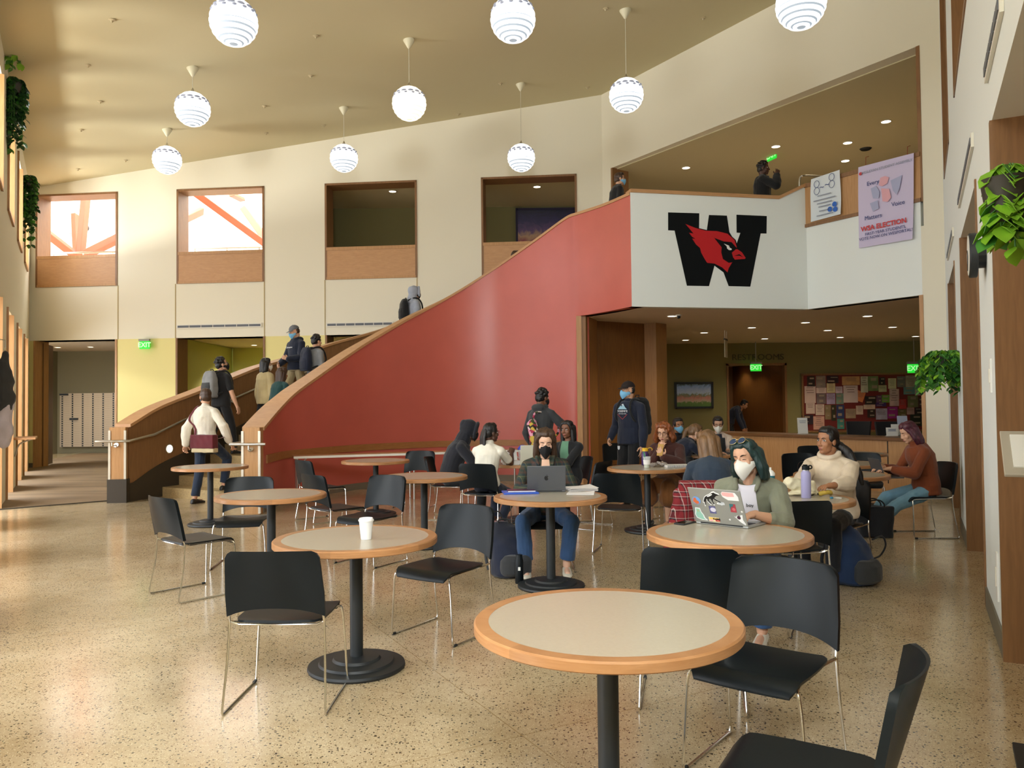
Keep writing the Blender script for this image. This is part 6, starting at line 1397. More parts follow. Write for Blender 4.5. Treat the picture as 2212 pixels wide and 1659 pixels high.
for c, r_ in ((0, 23), (1, 12)): mb.box((-w/2+w*(c+0.45)/nc, -0.09, -h/2+h*(r_+0.5)/nr), (w/nc*0.8, 0.06, h/nr*0.8))
mb.build('open_flap', BLKM, t)
s0 = O[0][0]+0.06; p = BL+bt*s0-bn*0.25; q = PY(112, 870, 21.9)
dr = MB().hexa(*[[(p[0], p[1], z), (q[0], q[1], z), (q[0], q[1]+0.05, z), (p[0], p[1]+0.05, z)] for z in (0.02, 3.28)]); dr = struct(dr.build('door_1', DARKW))
struct(MB().cyl(PY(104, 908, 21.7), PY(104, 908, 21.9), 0.03, n=12).build('door_handle', BLKM, dr))
# hand shelf on the left wall and the garment hung at the frame's edge
y = 15.0; p = np.array([LWX(y), y])+LN*0.02; t = thing('wall_shelf', 'narrow shelf on a curved bracket along the left windows', 'shelf', (p[0], p[1], 0.98), math.atan2(LT[1], LT[0]))
MB().box((0, -0.18, 0), (0.9, 0.36, 0.04)).build('board', MAPLE_H, t, bevel=0.004); MB().tube(catmull([(0, -0.01, -0.35), (0, -0.08, -0.12), (0, -0.3, -0.02)], 5), 0.015, 6).build('bracket', STEEL, t)
y = 10.35; p = np.array([LWX(y), y])+LN*0.19; t = thing('garment', 'dark garment with pale lower part hanging at the left edge of the photo', 'garment', (p[0], p[1], 1.4))
mb = MB(); mb.cap((0, 0, 0.85), (0, 0, 0.55), 0.05, 0.09); mb.cap((0, 0, 0.55), (0, 0, 0.15), 0.09, 0.10); part('upper_part', remesh(mb, 0.012, 2, 0.05, 8, 1.0), CHAR, t)
mb = MB(); mb.cap((0.0, 0, 0.18), (0.0, 0, -0.30), 0.095, 0.085); part('lower_part', remesh(mb, 0.012, 2, 0.06, 8, 4.0), cloth('pale_lilac', (190, 184, 196)), t); MB().tube([(0, 0, 0.95), (0, 0, 1.05), (-LN[0]*0.19, -LN[1]*0.19, 1.08)], 0.008, 6).build('hook', STEEL, t)
# stair step light
ip = min(range(len(OUTC)), key=lambda i: abs(CX+F*OUTC[i][0]/OUTC[i][1]-358)); q = offs(OUTC, 0.127)[ip]; zz = EYE+(880.6-969)*q[1]/1700; d_ = (OUTC[ip+1]-OUTC[ip-1])[:2]; d_ /= np.linalg.norm(d_); nv = Vector((d_[1], -d_[0], 0))
t = thing('step_light', 'round glowing step light in the outer stair wall', 'light', (q[0], q[1], zz)); MB().cyl(nv*0.0, nv*0.012, 0.085, n=28).build('trim_ring', STEEL, t); MB().cyl(nv*0.0, nv*0.016, 0.068, n=28).build('lens', mat('step_glow', (1, 1, 1), 0.5, emit=(1.0, 0.9, 0.72), estr=2.2), t)
# atrium fittings, gallery speaker, sensor, gallery hand rail
for (u, v, Y, lab) in ((186, 493, 26.5, 'round black wall speaker in the bright atrium behind the first opening'),):
    p = PY(u, v, Y); t = thing('wall_speaker', lab, 'speaker', tuple(p)); MB().cyl((0, 0, 0), (0, -0.12, 0), 0.11, n=20).build('cone', BLKM, t); MB().cyl((0, 0, 0), (0.06, 1.48, -0.05), 0.03, n=10).build('arm', STEEL, t)
for (u, v, Y, lab) in ((154, 496, 25.95, 'first'), (432, 488, 27.95, 'second')):
    p = PY(u, v, Y); t = thing('flood_light', 'pale square flood light in the bright atrium behind the %s opening' % lab, 'light', tuple(p)); MB().box((0, 0, 0), (0.22, 0.14, 0.26)).build('case', mat('case_pale', srgb(200, 206, 206), 0.5), t, bevel=0.01); MB().box((0, -0.075, 0), (0.16, 0.01, 0.18)).build('lens', SLF, t)
p = PZ(1870, 321, 7.18); o = MB().lathe([(0.001, -0.03), (0.10, -0.03), (0.13, 0)], n=24).build('ceiling_speaker', BLKM, smooth=True); o.location = p; tag(o, 'black round speaker in the gallery ceiling', 'speaker')
p = PZ(1466, 680, 3.2); t = thing('motion_sensor', 'small sensor on the soffit beside the front downlight', 'sensor', tuple(p)); MB().lathe([(0.06, 0), (0.06, -0.02), (0.001, -0.025)], n=20).build('base', SLF, t); MB().lathe([(0.03, -0.02), (0.035, -0.06), (0.001, -0.08)], n=16).build('lens', BLKM, t)
mb = MB().tube(catmull([PY(1727, 392, 15.2), PY(1729, 383, 15.2), PY(1738, 379, 15.2), PY(1765, 380, 15.6), PY(1790, 383, 16.2)], 5), 0.02, 8); o = mb.build('gallery_handrail', STEEL, smooth=True); tag(o, 'curved end of a pale handrail on the gallery behind the small poster', 'handrail')
MBp = MB().tube([PY(1727, 392, 15.2), PY(1727, 470, 15.2)], 0.02, 8).build('post', STEEL, o)
# tilted reading panel at the right edge
y = 3.55; t = thing('lectern_sign', 'grey tilted sign panel on a dark stand at the right edge', 'sign', (2.13, 3.32, 0), -0.5)
MB().box((0.03, 0, 1.3), (0.18, 0.3, 0.015), R=Matrix.Rotation(0.6, 3, 'X')).build('panel', mat('sign_grey', srgb(172, 164, 148), 0.4), t, bevel=0.003); MB().box((0.04, 0, 1.312), (0.13, 0.22, 0.006), R=Matrix.Rotation(0.6, 3, 'X')).build('sheet', LWH, t)
MB().box((0.06, 0.03, 0.62), (0.07, 0.07, 1.2)).build('post', BLKM, t); MB().box((0.06, 0.03, 0.012), (0.2, 0.3, 0.024)).build('base', BLKM, t)
# counter
ct = thing('service_counter', 'long wooden service counter under the balcony', 'counter', (5.45, 14.2, 0), math.atan2(at_[1], at_[0]))
c0, c1 = -2.6, 1.92
MB().box(((c0+c1)/2, 0.31, 0.43), (c1-c0, 0.5, 0.86)).build('front_panel', MAPLE, ct); MB().box(((c0+c1)/2, 0.34, 0.885), (c1-c0+0.04, 0.66, 0.05)).build('countertop', wood('counter_top', srgb(104, 68, 34), srgb(122, 82, 44), scale=(2, 10, 10)), ct, bevel=0.004); MB().box(((c0+c1)/2, 0.335, 0.05), (c1-c0, 0.5, 0.1)).build('plinth', BLKM, ct); MB().box((1.35, 0.055, 0.5), (0.012, 0.012, 0.7)).build('seam', BLKM, ct)
def card(u, v0, v1, w, label, m=LWH, Y=14.6, base=0.91, lines=0):
    p = PY(u, v1, Y); h_ = EYE+(866-v0)*Y/1700-base; t = thing('card_stand', label, 'card', (p[0], p[1], base)); R = Matrix.Rotation(-0.12, 3, 'X')
    MB().box((0, 0, h_/2), (w, 0.006, h_), R=R).build('card', m, t); MB().box((0, 0.02, 0.004), (w*0.9, 0.07, 0.008)).build('foot', SLF, t)
    for k in range(lines): MB().box((0, -0.0045, h_*(0.8-0.1*k)), (w*(0.7-0.1*(k % 2)), 0.001, 0.01), R=R).build('print_line', INKG, t)
card(1734, 902, 934, 0.19, 'tall white card with blue print on the counter behind the dark ponytail', Y=14.9, lines=2)
card(1927, 925, 942, 0.20, 'small bluish white card in front on the counter by the plum hair', Y=13.6, lines=3); card(1944, 918, 938, 0.30, 'wide white card behind the small one on the counter', Y=13.8); card(1950, 900, 925, 0.18, 'topmost pale blue card rising behind the other cards', Y=14.0, m=mat('card_blue', srgb(180, 190, 214), 0.6))
def office_chair(x, y, rz, label):
    t = thing('office_chair', label, 'chair', (x, y, 0), rz, 'office chairs behind the counter'); MB().box((0, 0, 0.50), (0.48, 0.46, 0.07)).build('seat', BLKC, t, bevel=0.02)
    mb = MB(); mb.loft([[(sx_*(0.20+0.05*f_), -0.24-0.05*f_+dy_, 0.58+0.52*f_) for sx_, dy_ in ((-1, 0), (-0.4, -0.05), (0.4, -0.05), (1, 0), (0.9, 0.03), (0.4, -0.02), (-0.4, -0.02), (-0.9, 0.03))] for f_ in (0, 0.3, 0.7, 1.0)]); mb.build('backrest', BLKC, t, smooth=True)
    MB().cyl((0, 0, 0.08), (0, 0, 0.47), 0.03, n=12).build('column', BLKM, t)
    for k in range(5): a = 2*PI*k/5; MB().tube([(0, 0, 0.1), (0.28*math.cos(a), 0.28*math.sin(a), 0.06)], 0.02, 6).build('leg', BLKM, t); MB().ell((0.28*math.cos(a), 0.28*math.sin(a), 0.03), (0.03, 0.03, 0.03), None, 10, 6).build('caster', BLKM, t)
    MB().tube([(0, -0.1, 0.48), (0, -0.25, 0.5), (0, -0.28, 0.65)], 0.02, 6).build('back_bar', BLKM, t)
p = PY(1850, 905, 16.0); office_chair(p[0], p[1], 2.6, 'black office chair behind the middle of the counter'); p = PY(1924, 905, 15.6); office_chair(p[0], p[1], 2.9, 'black office chair behind the counter by the white cards')
# long ledge table and rail on the red wall
lt = thing('long_table', 'long narrow folding table against the red stair wall', 'table', (-3.40, 12.25, 0), math.atan2(1.18, 3.6)); LL = 3.79
MB().box((LL/2, 0.22, 0.735), (LL, 0.44, 0.03)).build('tabletop', wood('ledge_top', srgb(176, 132, 88), srgb(190, 146, 100), 0.35, (2, 10, 10)), lt); MB().box((LL/2, -0.004, 0.735), (LL+0.01, 0.012, 0.036)).build('edge_strip', SLF, lt)
for k, x in enumerate((0.05, LL/2, LL-0.05)):
    MB().tube([(x, 0.05, 0.72), (x, 0.05, 0.0)], 0.016, 10).build('leg', STEEL, lt); MB().tube([(x, 0.40, 0.72), (x, 0.40, 0.0)], 0.016, 10).build('leg', STEEL, lt); MB().tube([(x, 0.05, 0.56), (x+(0.14 if k < 2 else -0.14), 0.05, 0.71)], 0.009, 6).build('brace', STEEL, lt)
mb = MB().loft(ribbon(offs(INC, 0.022)[1:ci], INC[1:ci], lambda i: 0.70, lambda i: 0.82)); struct(mb.build('trim_97', wood('rail_wood', srgb(150, 100, 54), srgb(164, 114, 64), scale=(2, 2, 10))))
# ================================================================ things on the tables, bags
TOP = THT+0.001
ALU2, SPG = mat('laptop_silver', srgb(176, 178, 174), 0.35, 0.6), mat('laptop_grey', srgb(92, 94, 98), 0.4, 0.5)
SCR = mat('screen_dark', (0.01, 0.01, 0.012), 0.15); KEY = mat('keys', (0.015, 0.015, 0.016), 0.5)
def laptop(loc, rz, label, m, w=0.33, d=0.225, tilt=0.35, rx=0.0):
    t = thing('laptop', label, 'laptop', tuple(loc), rz)
    MB().box((0, -d/2, 0.007), (w, d, 0.014)).build('base', m, t, bevel=0.004); MB().box((0, -d*0.38, 0.0145), (w*0.86, d*0.46, 0.002)).build('keyboard', KEY, t); MB().box((0, -d*0.8, 0.0145), (w*0.36, d*0.3, 0.0015)).build('trackpad', m, t)
    R = Matrix.Rotation(-tilt, 3, 'X'); c = Vector((0, 0.0, 0.014))
    lid = MB().box(c+R@Vector((0, 0, d/2)), (w, 0.007, d), R=R).build('lid', m, t, bevel=0.003); MB().box(c+R@Vector((0, -0.0038, d/2)), (w*0.95, 0.001, d*0.9), R=R).build('screen', SCR, lid)
    MB().cyl((-w*0.4, 0.0, 0.012), (w*0.4, 0.0, 0.012), 0.006, n=8).build('hinge', KEY, t)
    RL_ = R@Matrix(((-1, 0, 0), (0, 0, 1), (0, 1, 0)))      # columns: -x, up the lid, outward
    RL_ = Matrix((Vector((-1, 0, 0)), R@Vector((0, 0, 1)), R@Vector((0, 1, 0)))).transposed()
    at = lambda fu, fv, off=0.0042: c+R@Vector((w/2-fu*w, off, d*(1-fv)))
    return t, lid, RL_, at, w, d
# grey laptop, folder, papers
lx, ly = 0.29, 6.885
t, lid, RL_, at, w, d = laptop((lx, ly, TOP), PI, 'grey laptop with its lid toward us in front of the plaid shirt', SPG, 0.335, 0.225, 0.26)
ap = [(0.0, 0.62), (0.16, 0.72), (0.36, 0.66), (0.5, 0.5), (0.36, 0.34), (0.33, 0.12), (0.52, -0.08), (0.40, -0.40), (0.18, -0.62), (0.0, -0.55), (-0.18, -0.62), (-0.40, -0.42), (-0.54, -0.05), (-0.52, 0.32), (-0.36, 0.62), (-0.16, 0.70)]
plate('logo', [(x*0.032, y*0.032) for x, y in ap], RL_, at(0.5, 0.5), 0.0006, SCR, lid); plate('logo', [(x*0.03, y*0.03) for x, y in ((0.0, .8), (.2, .92), (.28, 1.15), (.08, 1.02))], RL_, at(0.5, 0.5), 0.0006, SCR, lid)
t = thing('folder', 'blue folder with a dark purple book on top left of the grey laptop', 'folder', (0.06, 6.84, TOP), 0.12)
MB().box((0, 0, 0.006), (0.30, 0.22, 0.012)).build('cover', mat('folder_blue', srgb(40, 84, 190), 0.4), t, bevel=0.002); MB().box((0, 0, 0.0125), (0.27, 0.19, 0.001)).build('pocket', mat('folder_rim', srgb(70, 110, 210), 0.4), t)
t = thing('notebook', 'dark purple notebook lying on the blue folder', 'notebook', (0.07, 6.86, TOP+0.013), 0.05); MB().box((0, 0, 0.006), (0.24, 0.16, 0.012)).build('cover', mat('book_purple', srgb(74, 26, 66), 0.35), t, bevel=0.002); MB().box((0, 0, 0.006), (0.236, 0.162, 0.007)).build('pages', LWH, t)
PAPER = mat('paper', srgb(236, 232, 228), 0.8)
def paper(x, y, z, rz, w, d, label, n=3, th=0.004, curl=0.012):
    t = thing('paper_sheets', label, 'papers', (x, y, z), rz, 'loose papers beside the grey laptop'); rnd = random.Random(int(x*100+y*7))
    for k in range(n):
        mb = MB(); f_, b_ = [], []
        a = rnd.uniform(-.12, .12)
        for j in range(9):
            for i in range(7):
                u_, v_ = -0.5+i/6, -0.5+j/8; X, Y = u_*w*math.cos(a)-v_*d*math.sin(a), u_*w*math.sin(a)+v_*d*math.cos(a); zz = 0.001+k*th+curl*max(0, u_+0.1)**2*3*(0.4+v_)*(0.5 if k == 0 else 1)*(1 if u_ > 0 else 0)
                f_.append((X, Y, zz+0.002)); b_.append((X, Y, zz))
        fs = []; A = 63
        for j in range(8):
            for i in range(6): q = j*7+i; fs += [(q, q+1, q+8, q+7), (A+q, A+q+7, A+q+8, A+q+1)]
        for i in range(6): q = 56+i; fs += [(i, A+i, A+i+1, i+1), (q, q+1, A+q+1, A+q)]
        for j in range(8): q = j*7; fs += [(q, q+7, A+q+7, A+q), (q+6, A+q+6, A+q+13, q+13)]
        mb.add(f_+b_, fs).build('sheet', PAPER, t, smooth=True)
paper(0.60, 7.0, TOP, 0.2, 0.26, 0.20, 'thick pile of white papers at the right of the grey laptop', 6, 0.005); paper(0.575, 6.72, TOP, -0.25, 0.23, 0.16, 'thin front sheets of white paper near the table edge', 2, 0.003)
# paper cup
def cup(loc, label, nm='paper_cup'):
    t = thing(nm, label, 'cup', tuple(loc)); MB().lathe([(0.001, 0.003), (0.028, 0.003), (0.029, 0.0), (0.030, 0.0), (0.041, 0.105), (0.042, 0.108), (0.039, 0.108)], n=32, caps=False).build('cup', mat('cup_white', srgb(238, 238, 236), 0.6), t, smooth=True)
    MB().lathe([(0.043, 0.103), (0.0445, 0.106), (0.0445, 0.112), (0.040, 0.114), (0.039, 0.121), (0.036, 0.122), (0.035, 0.116), (0.001, 0.116)], n=32, caps=False).build('lid', mat('lid_white', srgb(246, 246, 244), 0.35), t, smooth=True)
cup((-0.85, 4.56, TOP), 'white paper coffee cup with lid, alone on its table')
# phone by the sticker laptop
t = thing('phone', 'black phone lying beside the sticker-covered laptop', 'phone', (1.09, 5.02, TOP), -0.75); MB().box((0, 0, 0.0045), (0.075, 0.15, 0.009)).build('case', mat('phone_case', (0.01, 0.01, 0.012), 0.3), t, bevel=0.004); MB().box((0, 0, 0.0092), (0.068, 0.142, 0.0008)).build('screen', mat('phone_glass', (0.01, 0.01, 0.012), 0.08), t)
# sticker laptop
fx_, fy_ = -0.68, -0.73
t, lid, RS, at, w, d = laptop((1.29, 4.90, TOP), facing(fx_, fy_), 'silver laptop covered with stickers in front of the olive jacket', ALU2, 0.355, 0.245, 0.42)
STW, STK = mat('sticker_white', srgb(240, 240, 238), 0.5), mat('sticker_black', srgb(16, 16, 18), 0.5)
def stick(nm, pts, fu, fv, s, m, off=0.0042, rot=0.0):
    c_, s_ = math.cos(rot), math.sin(rot); return plate(nm, [((x*c_-y*s_)*s, (x*s_+y*c_)*s) for x, y in pts], RS, at(fu, fv, off), 0.0004, m, lid)
DOG = [(-1.0, -.42), (-.86, -.12), (-.72, .12), (-.45, .30), (-.1, .44), (.2, .66), (.42, .72), (.55, .62), (.86, .52), (.95, .44), (.62, .36), (.48, .2), (.36, .08), (.62, -.12), (1.0, -.36), (.9, -.42), (.5, -.22), (.22, -.02), (.12, -.3), (.2, -.62), (.1, -.66), (-.02, -.3), (-.12, -.04), (-.3, -.08), (-.36, -.3), (-.1, -.62), (-.22, -.64), (-.5, -.3), (-.5, -.08), (-.62, -.12), (-.74, -.5), (-.78, -.8), (-.88, -.8), (-.84, -.4), (-.9, -.5)]
stick('sticker', [(x*1.0, y*1.12-0.0) for x, y in DOG], .43, .27, .066, STW, .0042, 0.0); stick('sticker', DOG, .43, .27, .060, STK, .0047)
stick('sticker', [(-.42, .16), (-.2, .22), (.02, .34), (.2, .46), (.16, .56), (-.06, .44), (-.26, .33), (-.44, .27)], .43, .27, .060, STW, .0052)
stick('sticker', disc(1, n=18), .125, .36, .028, mat('st_blue', srgb(110, 160, 220), .5)); stick('sticker', [(-.9, -.2), (-.6, .8), (.1, .9), (.2, .2), (.7, -.1), (.8, -.7), (.1, -1.0), (-.4, -.7)], .115, .37, .024, mat('st_orange', srgb(206, 106, 62), .5), .0047)
stick('sticker', [(-1, .3), (-.8, .55), (.7, .5), (1, 0), (1, -.5), (-.3, -.5), (-.9, -.1)], .79, .17, .055, STW); stick('sticker', [(-.85, .3), (-.7, .45), (.55, .4), (.6, -.05), (-.2, -.1), (-.8, .0)], .78, .16, .055, mat('st_pink', srgb(238, 180, 176), .5), .0047)
stick('sticker', [(-.5, 1), (.3, .95), (.4, .3), (.7, -.2), (.8, -.7), (1.2, -1.1), (.2, -1.1), (-.6, -.8), (-.8, -.2), (-.6, .4)], .12, .74, .042, STW); stick('sticker', [(-.4, .85), (.2, .8), (.3, .2), (.55, -.2), (.6, -.7), (.9, -1.0), (.1, -.95), (-.5, -.7), (-.65, -.2), (-.45, .35)], .12, .74, .042, mat('st_mint', srgb(150, 196, 178), .5), .0047); stick('sticker', disc(.2), .11, .66, .042, mat('st_olive', srgb(170, 186, 140), .5), .0052)
stick('sticker', rect(1.7, 2.0), .40, .60, .026, mat('st_indigo', srgb(92, 92, 136), .5, vary=.4, vscale=90)); stick('sticker', disc(.75, .15, .05, 16, .6), .40, .60, .026, mat('st_pale', srgb(214, 210, 226), .5), .0047)
stick('sticker', [(-1, .4), (-.8, .6), (.8, .6), (1, .4), (1, -.2), (.2, -.3), (0, -.6), (-.2, -.3), (-1, -.2)], .60, .41, .022, mat('st_grey', srgb(206, 210, 212), .5))
stick('sticker', rect(1.5, 2.2), .80, .50, .026, mat('st_crimson', srgb(168, 62, 72), .5)); stick('sticker', [(-.75, 1.1), (.3, 1.1), (.1, .5), (-.4, .3), (-.75, -.6)], .80, .50, .026, mat('st_teal', srgb(52, 110, 116), .5), .0047); stick('sticker', disc(.4, .15, -.3), .80, .50, .026, mat('st_rose', srgb(206, 104, 110), .5), .0047)
stick('sticker', rect(2.8, 1.25), .385, .885, .026, mat('st_cream', srgb(244, 226, 180), .5), .0042, -0.03); stick('sticker', [(-1.3, .55), (1.3, .55), (1.3, 0), (-1.3, 0)], .385, .885, .025, mat('st_yellow', srgb(240, 196, 100), .5), .0047, -0.03); stick('sticker', [(-1.3, -.05), (0, -.05), (-.6, -.55), (-1.3, -.55)], .385, .885, .025, mat('st_pink'), .0047, -0.03)
text_mesh('sticker_text', 'Kodak', 0.018, STK, RS, at(.435, .86, .0056), lid, bold=0.0006); text_mesh('sticker_text', 'FILM', 0.015, INKR, RS, at(.45, .91, .0056), lid, bold=0.0005)
stick('sticker', [(-1, .5), (-.5, .0), (.0, -.6), (.9, -1.2), (1.0, -.9), (.6, -.1), (.7, .9), (.3, .9), (.1, .3), (-.2, .4), (-.3, .8), (-.7, .4)], .88, .80, .034, STW); stick('sticker', disc(.36, -.1, .3, 12), .88, .80, .034, mat('st_plum', srgb(66, 30, 50), .5), .0047)
for fu, fv in ((.69, .84), (.95, .58), (.53, .40)): stick('sticker', disc(.5), fu, fv, .012, STW)
# round sunglasses pushed into the green hair
Hh = io['H']; t = thing('sunglasses', 'round blue-lensed sunglasses pushed up on the dark green hair', 'sunglasses', tuple(toworld(po, Hh@Vector((0, 0.075, 0.10)))), po.rotation_euler.z)
Hl = Matrix.Translation(-(Hh@Vector((0, 0.075, 0.10))))@Hh@Matrix.Translation((0, 0.056, 0.131))@Matrix.Rotation(0.80, 4, 'X')@Matrix.Translation((0, -0.096, -0.010))
BLEN = mat('blue_lens', srgb(28, 52, 84), 0.08, spec=0.8)
round_glasses(Hl, 0.026, 0.0, 0.0014).build('frame', mat('gold_wire', srgb(180, 160, 110), 0.3, 0.9), t)
for s in (-1, 1): mb = MB(); mb.ell(Hl@Vector((s*0.032, 0.0945, 0.010)), (0.026, 0.002, 0.0245), Hl.to_3x3(), 20, 10); mb.build('lens', BLEN, t, smooth=True)
# lettering on clothes
def chest_text(t_, info, items, seg, off):
    x, y, d_ = info['frame'](seg, 0.0); Rt = Matrix((-x, d_, y)).transposed(); c = info['S'][seg]+y*off
    for body, dx, dz, size, m in items:
        if isinstance(body, str): text_mesh('print', body, size, m, Rt, c-x*dx+d_*dz, t_)
        else: plate('print', body, Rt, c-x*dx+d_*dz, 0.001, m, t_)
chest_text(po, io, [('boy', 0.022, 0.03, 0.034, INKK), ('Ar', 0.022, -0.05, 0.036, INKK)], 7, 0.150)
LB, WPR, RPR = mat('print_sky', srgb(150, 190, 206), .7), mat('print_white', srgb(226, 228, 230), .7), mat('print_red', srgb(170, 54, 60), .7)
chest_text(p11, i11, [([(-.085, 0), (-.03, .055), (-.01, .04), (.015, .08), (.05, .03), (.085, 0)], 0, 0.045, 0, LB), ([(-.02, .06), (.015, .08), (.03, .058), (.015, .05), (0, .06)], 0, 0.046, 0, WPR), ('YOSEMITE', 0, 0.015, 0.042, WPR), ('NATIONAL PARK', 0, -0.022, 0.018, WPR), ([(-.09, -.03), (0, -.105), (.09, -.03), (.085, -.026), (0, -.097), (-.085, -.026)], 0, 0.0, 0, RPR)], 7, 0.158)
x, y, d_ = i11['frame'](0, 0.0); plate('trouser_print', [(-.022, .03), (.022, .03), (.02, -.01), (0, -.03), (-.02, -.01)], Matrix((-x, d_, y)).transposed(), i11['pel']+Vector((0.11, 0.115, -0.13)), 0.002, WPR, p11)
chest_text(p5_, i5, [('Champion', 0.0, 0.0, 0.05, WPR)], 7, 0.165)
chest_text(pc, ic, [('LA', -0.02, 0.0, 0.05, INKK)] if False else [], 5, 0.16)
# drink, bottle, notebook, wrapper on the table by the phone reader
CLEAR = mat('clear_plastic', (0.92, 0.95, 0.95), 0.08, alpha=0.28); GREENT = mat('drink_green', srgb(186, 190, 140), 0.3)
t = thing('iced_drink', 'clear cup of iced drink with a green straw and white label', 'drink', (1.585, 9.33, TOP))
MB().lathe([(0.001, 0.002), (0.030, 0.002), (0.040, 0.095), (0.001, 0.095)], n=28, caps=False).build('drink', GREENT, t, smooth=True); MB().lathe([(0.032, 0), (0.046, 0.13), (0.048, 0.132), (0.045, 0.132), (0.031, 0.003)], n=28, caps=False).build('cup', CLEAR, t, smooth=True); MB().lathe([(0.0385, 0.04), (0.0435, 0.095)], n=28, caps=False).build('label', PAPER, t, smooth=True); MB().cyl((0.0, 0, 0.03), (-0.035, 0.0, 0.19), 0.006, n=8).build('straw', mat('straw_green', srgb(60, 150, 96), .4), t)
t = thing('water_bottle', 'purple bottle with a yellow screw cap loop behind the iced drink', 'bottle', (1.63, 9.72, TOP)); MB().lathe([(0.001, 0), (0.042, 0), (0.045, 0.01), (0.045, 0.14), (0.034, 0.165), (0.03, 0.175), (0.001, 0.175)], n=28, caps=False).build('body', mat('bottle_purple', srgb(62, 40, 92), .3, vary=.2, vscale=20), t, smooth=True); MB().lathe([(0.036, 0.172), (0.036, 0.205), (0.03, 0.212), (0.001, 0.212)], n=28).build('cap', mat('cap_yellow', srgb(222, 176, 40), .4), t, smooth=True); MB().tube([(0.034+0.028*(1-math.cos(a)), 0, 0.195+0.018*math.sin(a)) for a in [PI*k/8 for k in range(-2, 11)]], 0.005, 6).build('loop', mat('cap_yellow'), t)
t = thing('spiral_notebook', 'white notebook with a black spiral edge at the phone reader', 'notebook', (1.955, 9.42, TOP), 0.05); MB().box((0, 0, 0.012), (0.28, 0.2, 0.024)).build('pages', PAPER, t); MB().box((0, 0, 0.025), (0.28, 0.2, 0.002)).build('cover', LWH, t)
mb = MB()
for k in range(22): mb.tube([(-0.13+0.0124*k+0.0*math.cos(a), -0.1+0.010*math.cos(a), 0.013+0.013*math.sin(a)) for a in [2*PI*q/8 for q in range(8)]], 0.0022, 5, True)
mb.build('spiral', BLKM, t)
t = thing('food_wrapper', 'crumpled clear wrapper between the iced drink and the notebook', 'wrapper', (1.74, 9.5, TOP)); mb = MB()
rnd = random.Random(4)
for k in range(9): mb.ell((rnd.uniform(-.09, .09), rnd.uniform(-.05, .05), 0.02+rnd.uniform(0, .02)), (0.035, 0.03, 0.02), None, 10, 7)
part('film', remesh(mb, 0.006, 1, 0.02, 40, 2.0), mat('wrap_film', srgb(150, 140, 132), .2, spec=.8), t)
# phone in the hand of the reader
g = toworld(pr_, ir['HL']+Vector((0.03, 0.0, 0.09))); t = thing('phone', 'yellow-cased phone held by the red-haired person', 'phone', tuple(g), pr_.rotation_euler.z); MB().box((0, 0.012, 0), (0.076, 0.010, 0.15), R=Matrix.Rotation(0.35, 3, 'X')).build('case', mat('case_ochre', srgb(176, 134, 52), .4), t, bevel=0.005); MB().box((0, 0.0058, 0), (0.068, 0.001, 0.14), R=Matrix.Rotation(0.35, 3, 'X')).build('screen', SCR, t)
# flask table
t = thing('flask', 'lilac steel flask with a black straw lid in front of the cream hoodie', 'bottle', (2.33, 6.28, TOP)); MB().lathe([(0.001, 0), (0.036, 0), (0.038, 0.004), (0.038, 0.185), (0.036, 0.2), (0.026, 0.212), (0.026, 0.22), (0.001, 0.22)], n=36, caps=False).build('body', mat('flask_lilac', srgb(168, 164, 206), .4, bump=.1, bscale=500), t, smooth=True); MB().lathe([(0.027, 0.217), (0.027, 0.224), (0.001, 0.224)], n=30).build('neck_ring', STEEL, t, smooth=True)
mb = MB().lathe([(0.029, 0.222), (0.029, 0.252), (0.024, 0.256), (0.001, 0.256)], n=30); mb.box((-0.004, 0, 0.258), (0.03, 0.02, 0.012)); mb.tube([(0.036+0.014*math.cos(a), 0, 0.243+0.013*math.sin(a)) for a in [2*PI*k/14 for k in range(14)]], 0.0055, 8, True); mb.build('lid', BLACK, t, smooth=True)
t = thing('sport_bottle', 'teal squeeze bottle with an open white flip cap behind the olive jacket', 'bottle', (2.16, 6.62, TOP)); MB().lathe([(0.001, 0), (0.034, 0), (0.036, 0.005), (0.036, 0.15), (0.001, 0.155)], n=30, caps=False).build('body', mat('bottle_teal', srgb(20, 104, 122), .25), t, smooth=True); MB().lathe([(0.037, 0.148), (0.037, 0.168), (0.02, 0.19), (0.009, 0.195), (0.009, 0.215), (0.001, 0.216)], n=30).build('cap', LWH, t, smooth=True)
mb = MB(); Rf = Matrix.Rotation(0.9, 3, 'Y'); mb.loft([[Vector((-0.062, 0, 0.195))+Rf@Vector((r_*math.cos(2*PI*i/20), r_*math.sin(2*PI*i/20), z)) for i in range(20)] for r_, z in ((0.026, 0.0), (0.026, 0.02), (0.015, 0.03))]); mb.build('flip_lid', mat('lid_blue', srgb(120, 176, 206), .35), t, smooth=True)
t = thing('lunch_wrapper', 'crumpled cream paper lunch bag behind the lilac flask', 'wrapper', (2.36, 6.44, TOP), 0.3); mb = MB()
mb.cap((-0.10, 0.02, 0.10), (0.06, 0, 0.06), 0.05, 0.06); mb.cap((0.04, 0, 0.06), (0.13, -0.05, 0.02), 0.045, 0.016); mb.cap((-0.12, 0.0, 0.14), (-0.02, 0, 0.10), 0.015, 0.03); mb.ell((0, 0, 0.02), (0.13, 0.07, 0.02)); part('paper', remesh(mb, 0.005, 1, 0.022, 22, 3.0), cloth('waxed_paper', (232, 222, 186), rough=0.6, vary=0.04), t)
t = thing('banana', 'half-eaten banana skin on the table at the cream hoodie', 'banana', (2.54, 6.40, TOP), 0.5); mb = MB(); pts = [(-0.06, 0.01, 0.02), (-0.03, -0.005, 0.028), (0.0, -0.012, 0.03), (0.035, -0.005, 0.026), (0.065, 0.012, 0.016)]
for a, b in zip(pts, pts[1:]): mb.cap(a, b, 0.019, 0.017)
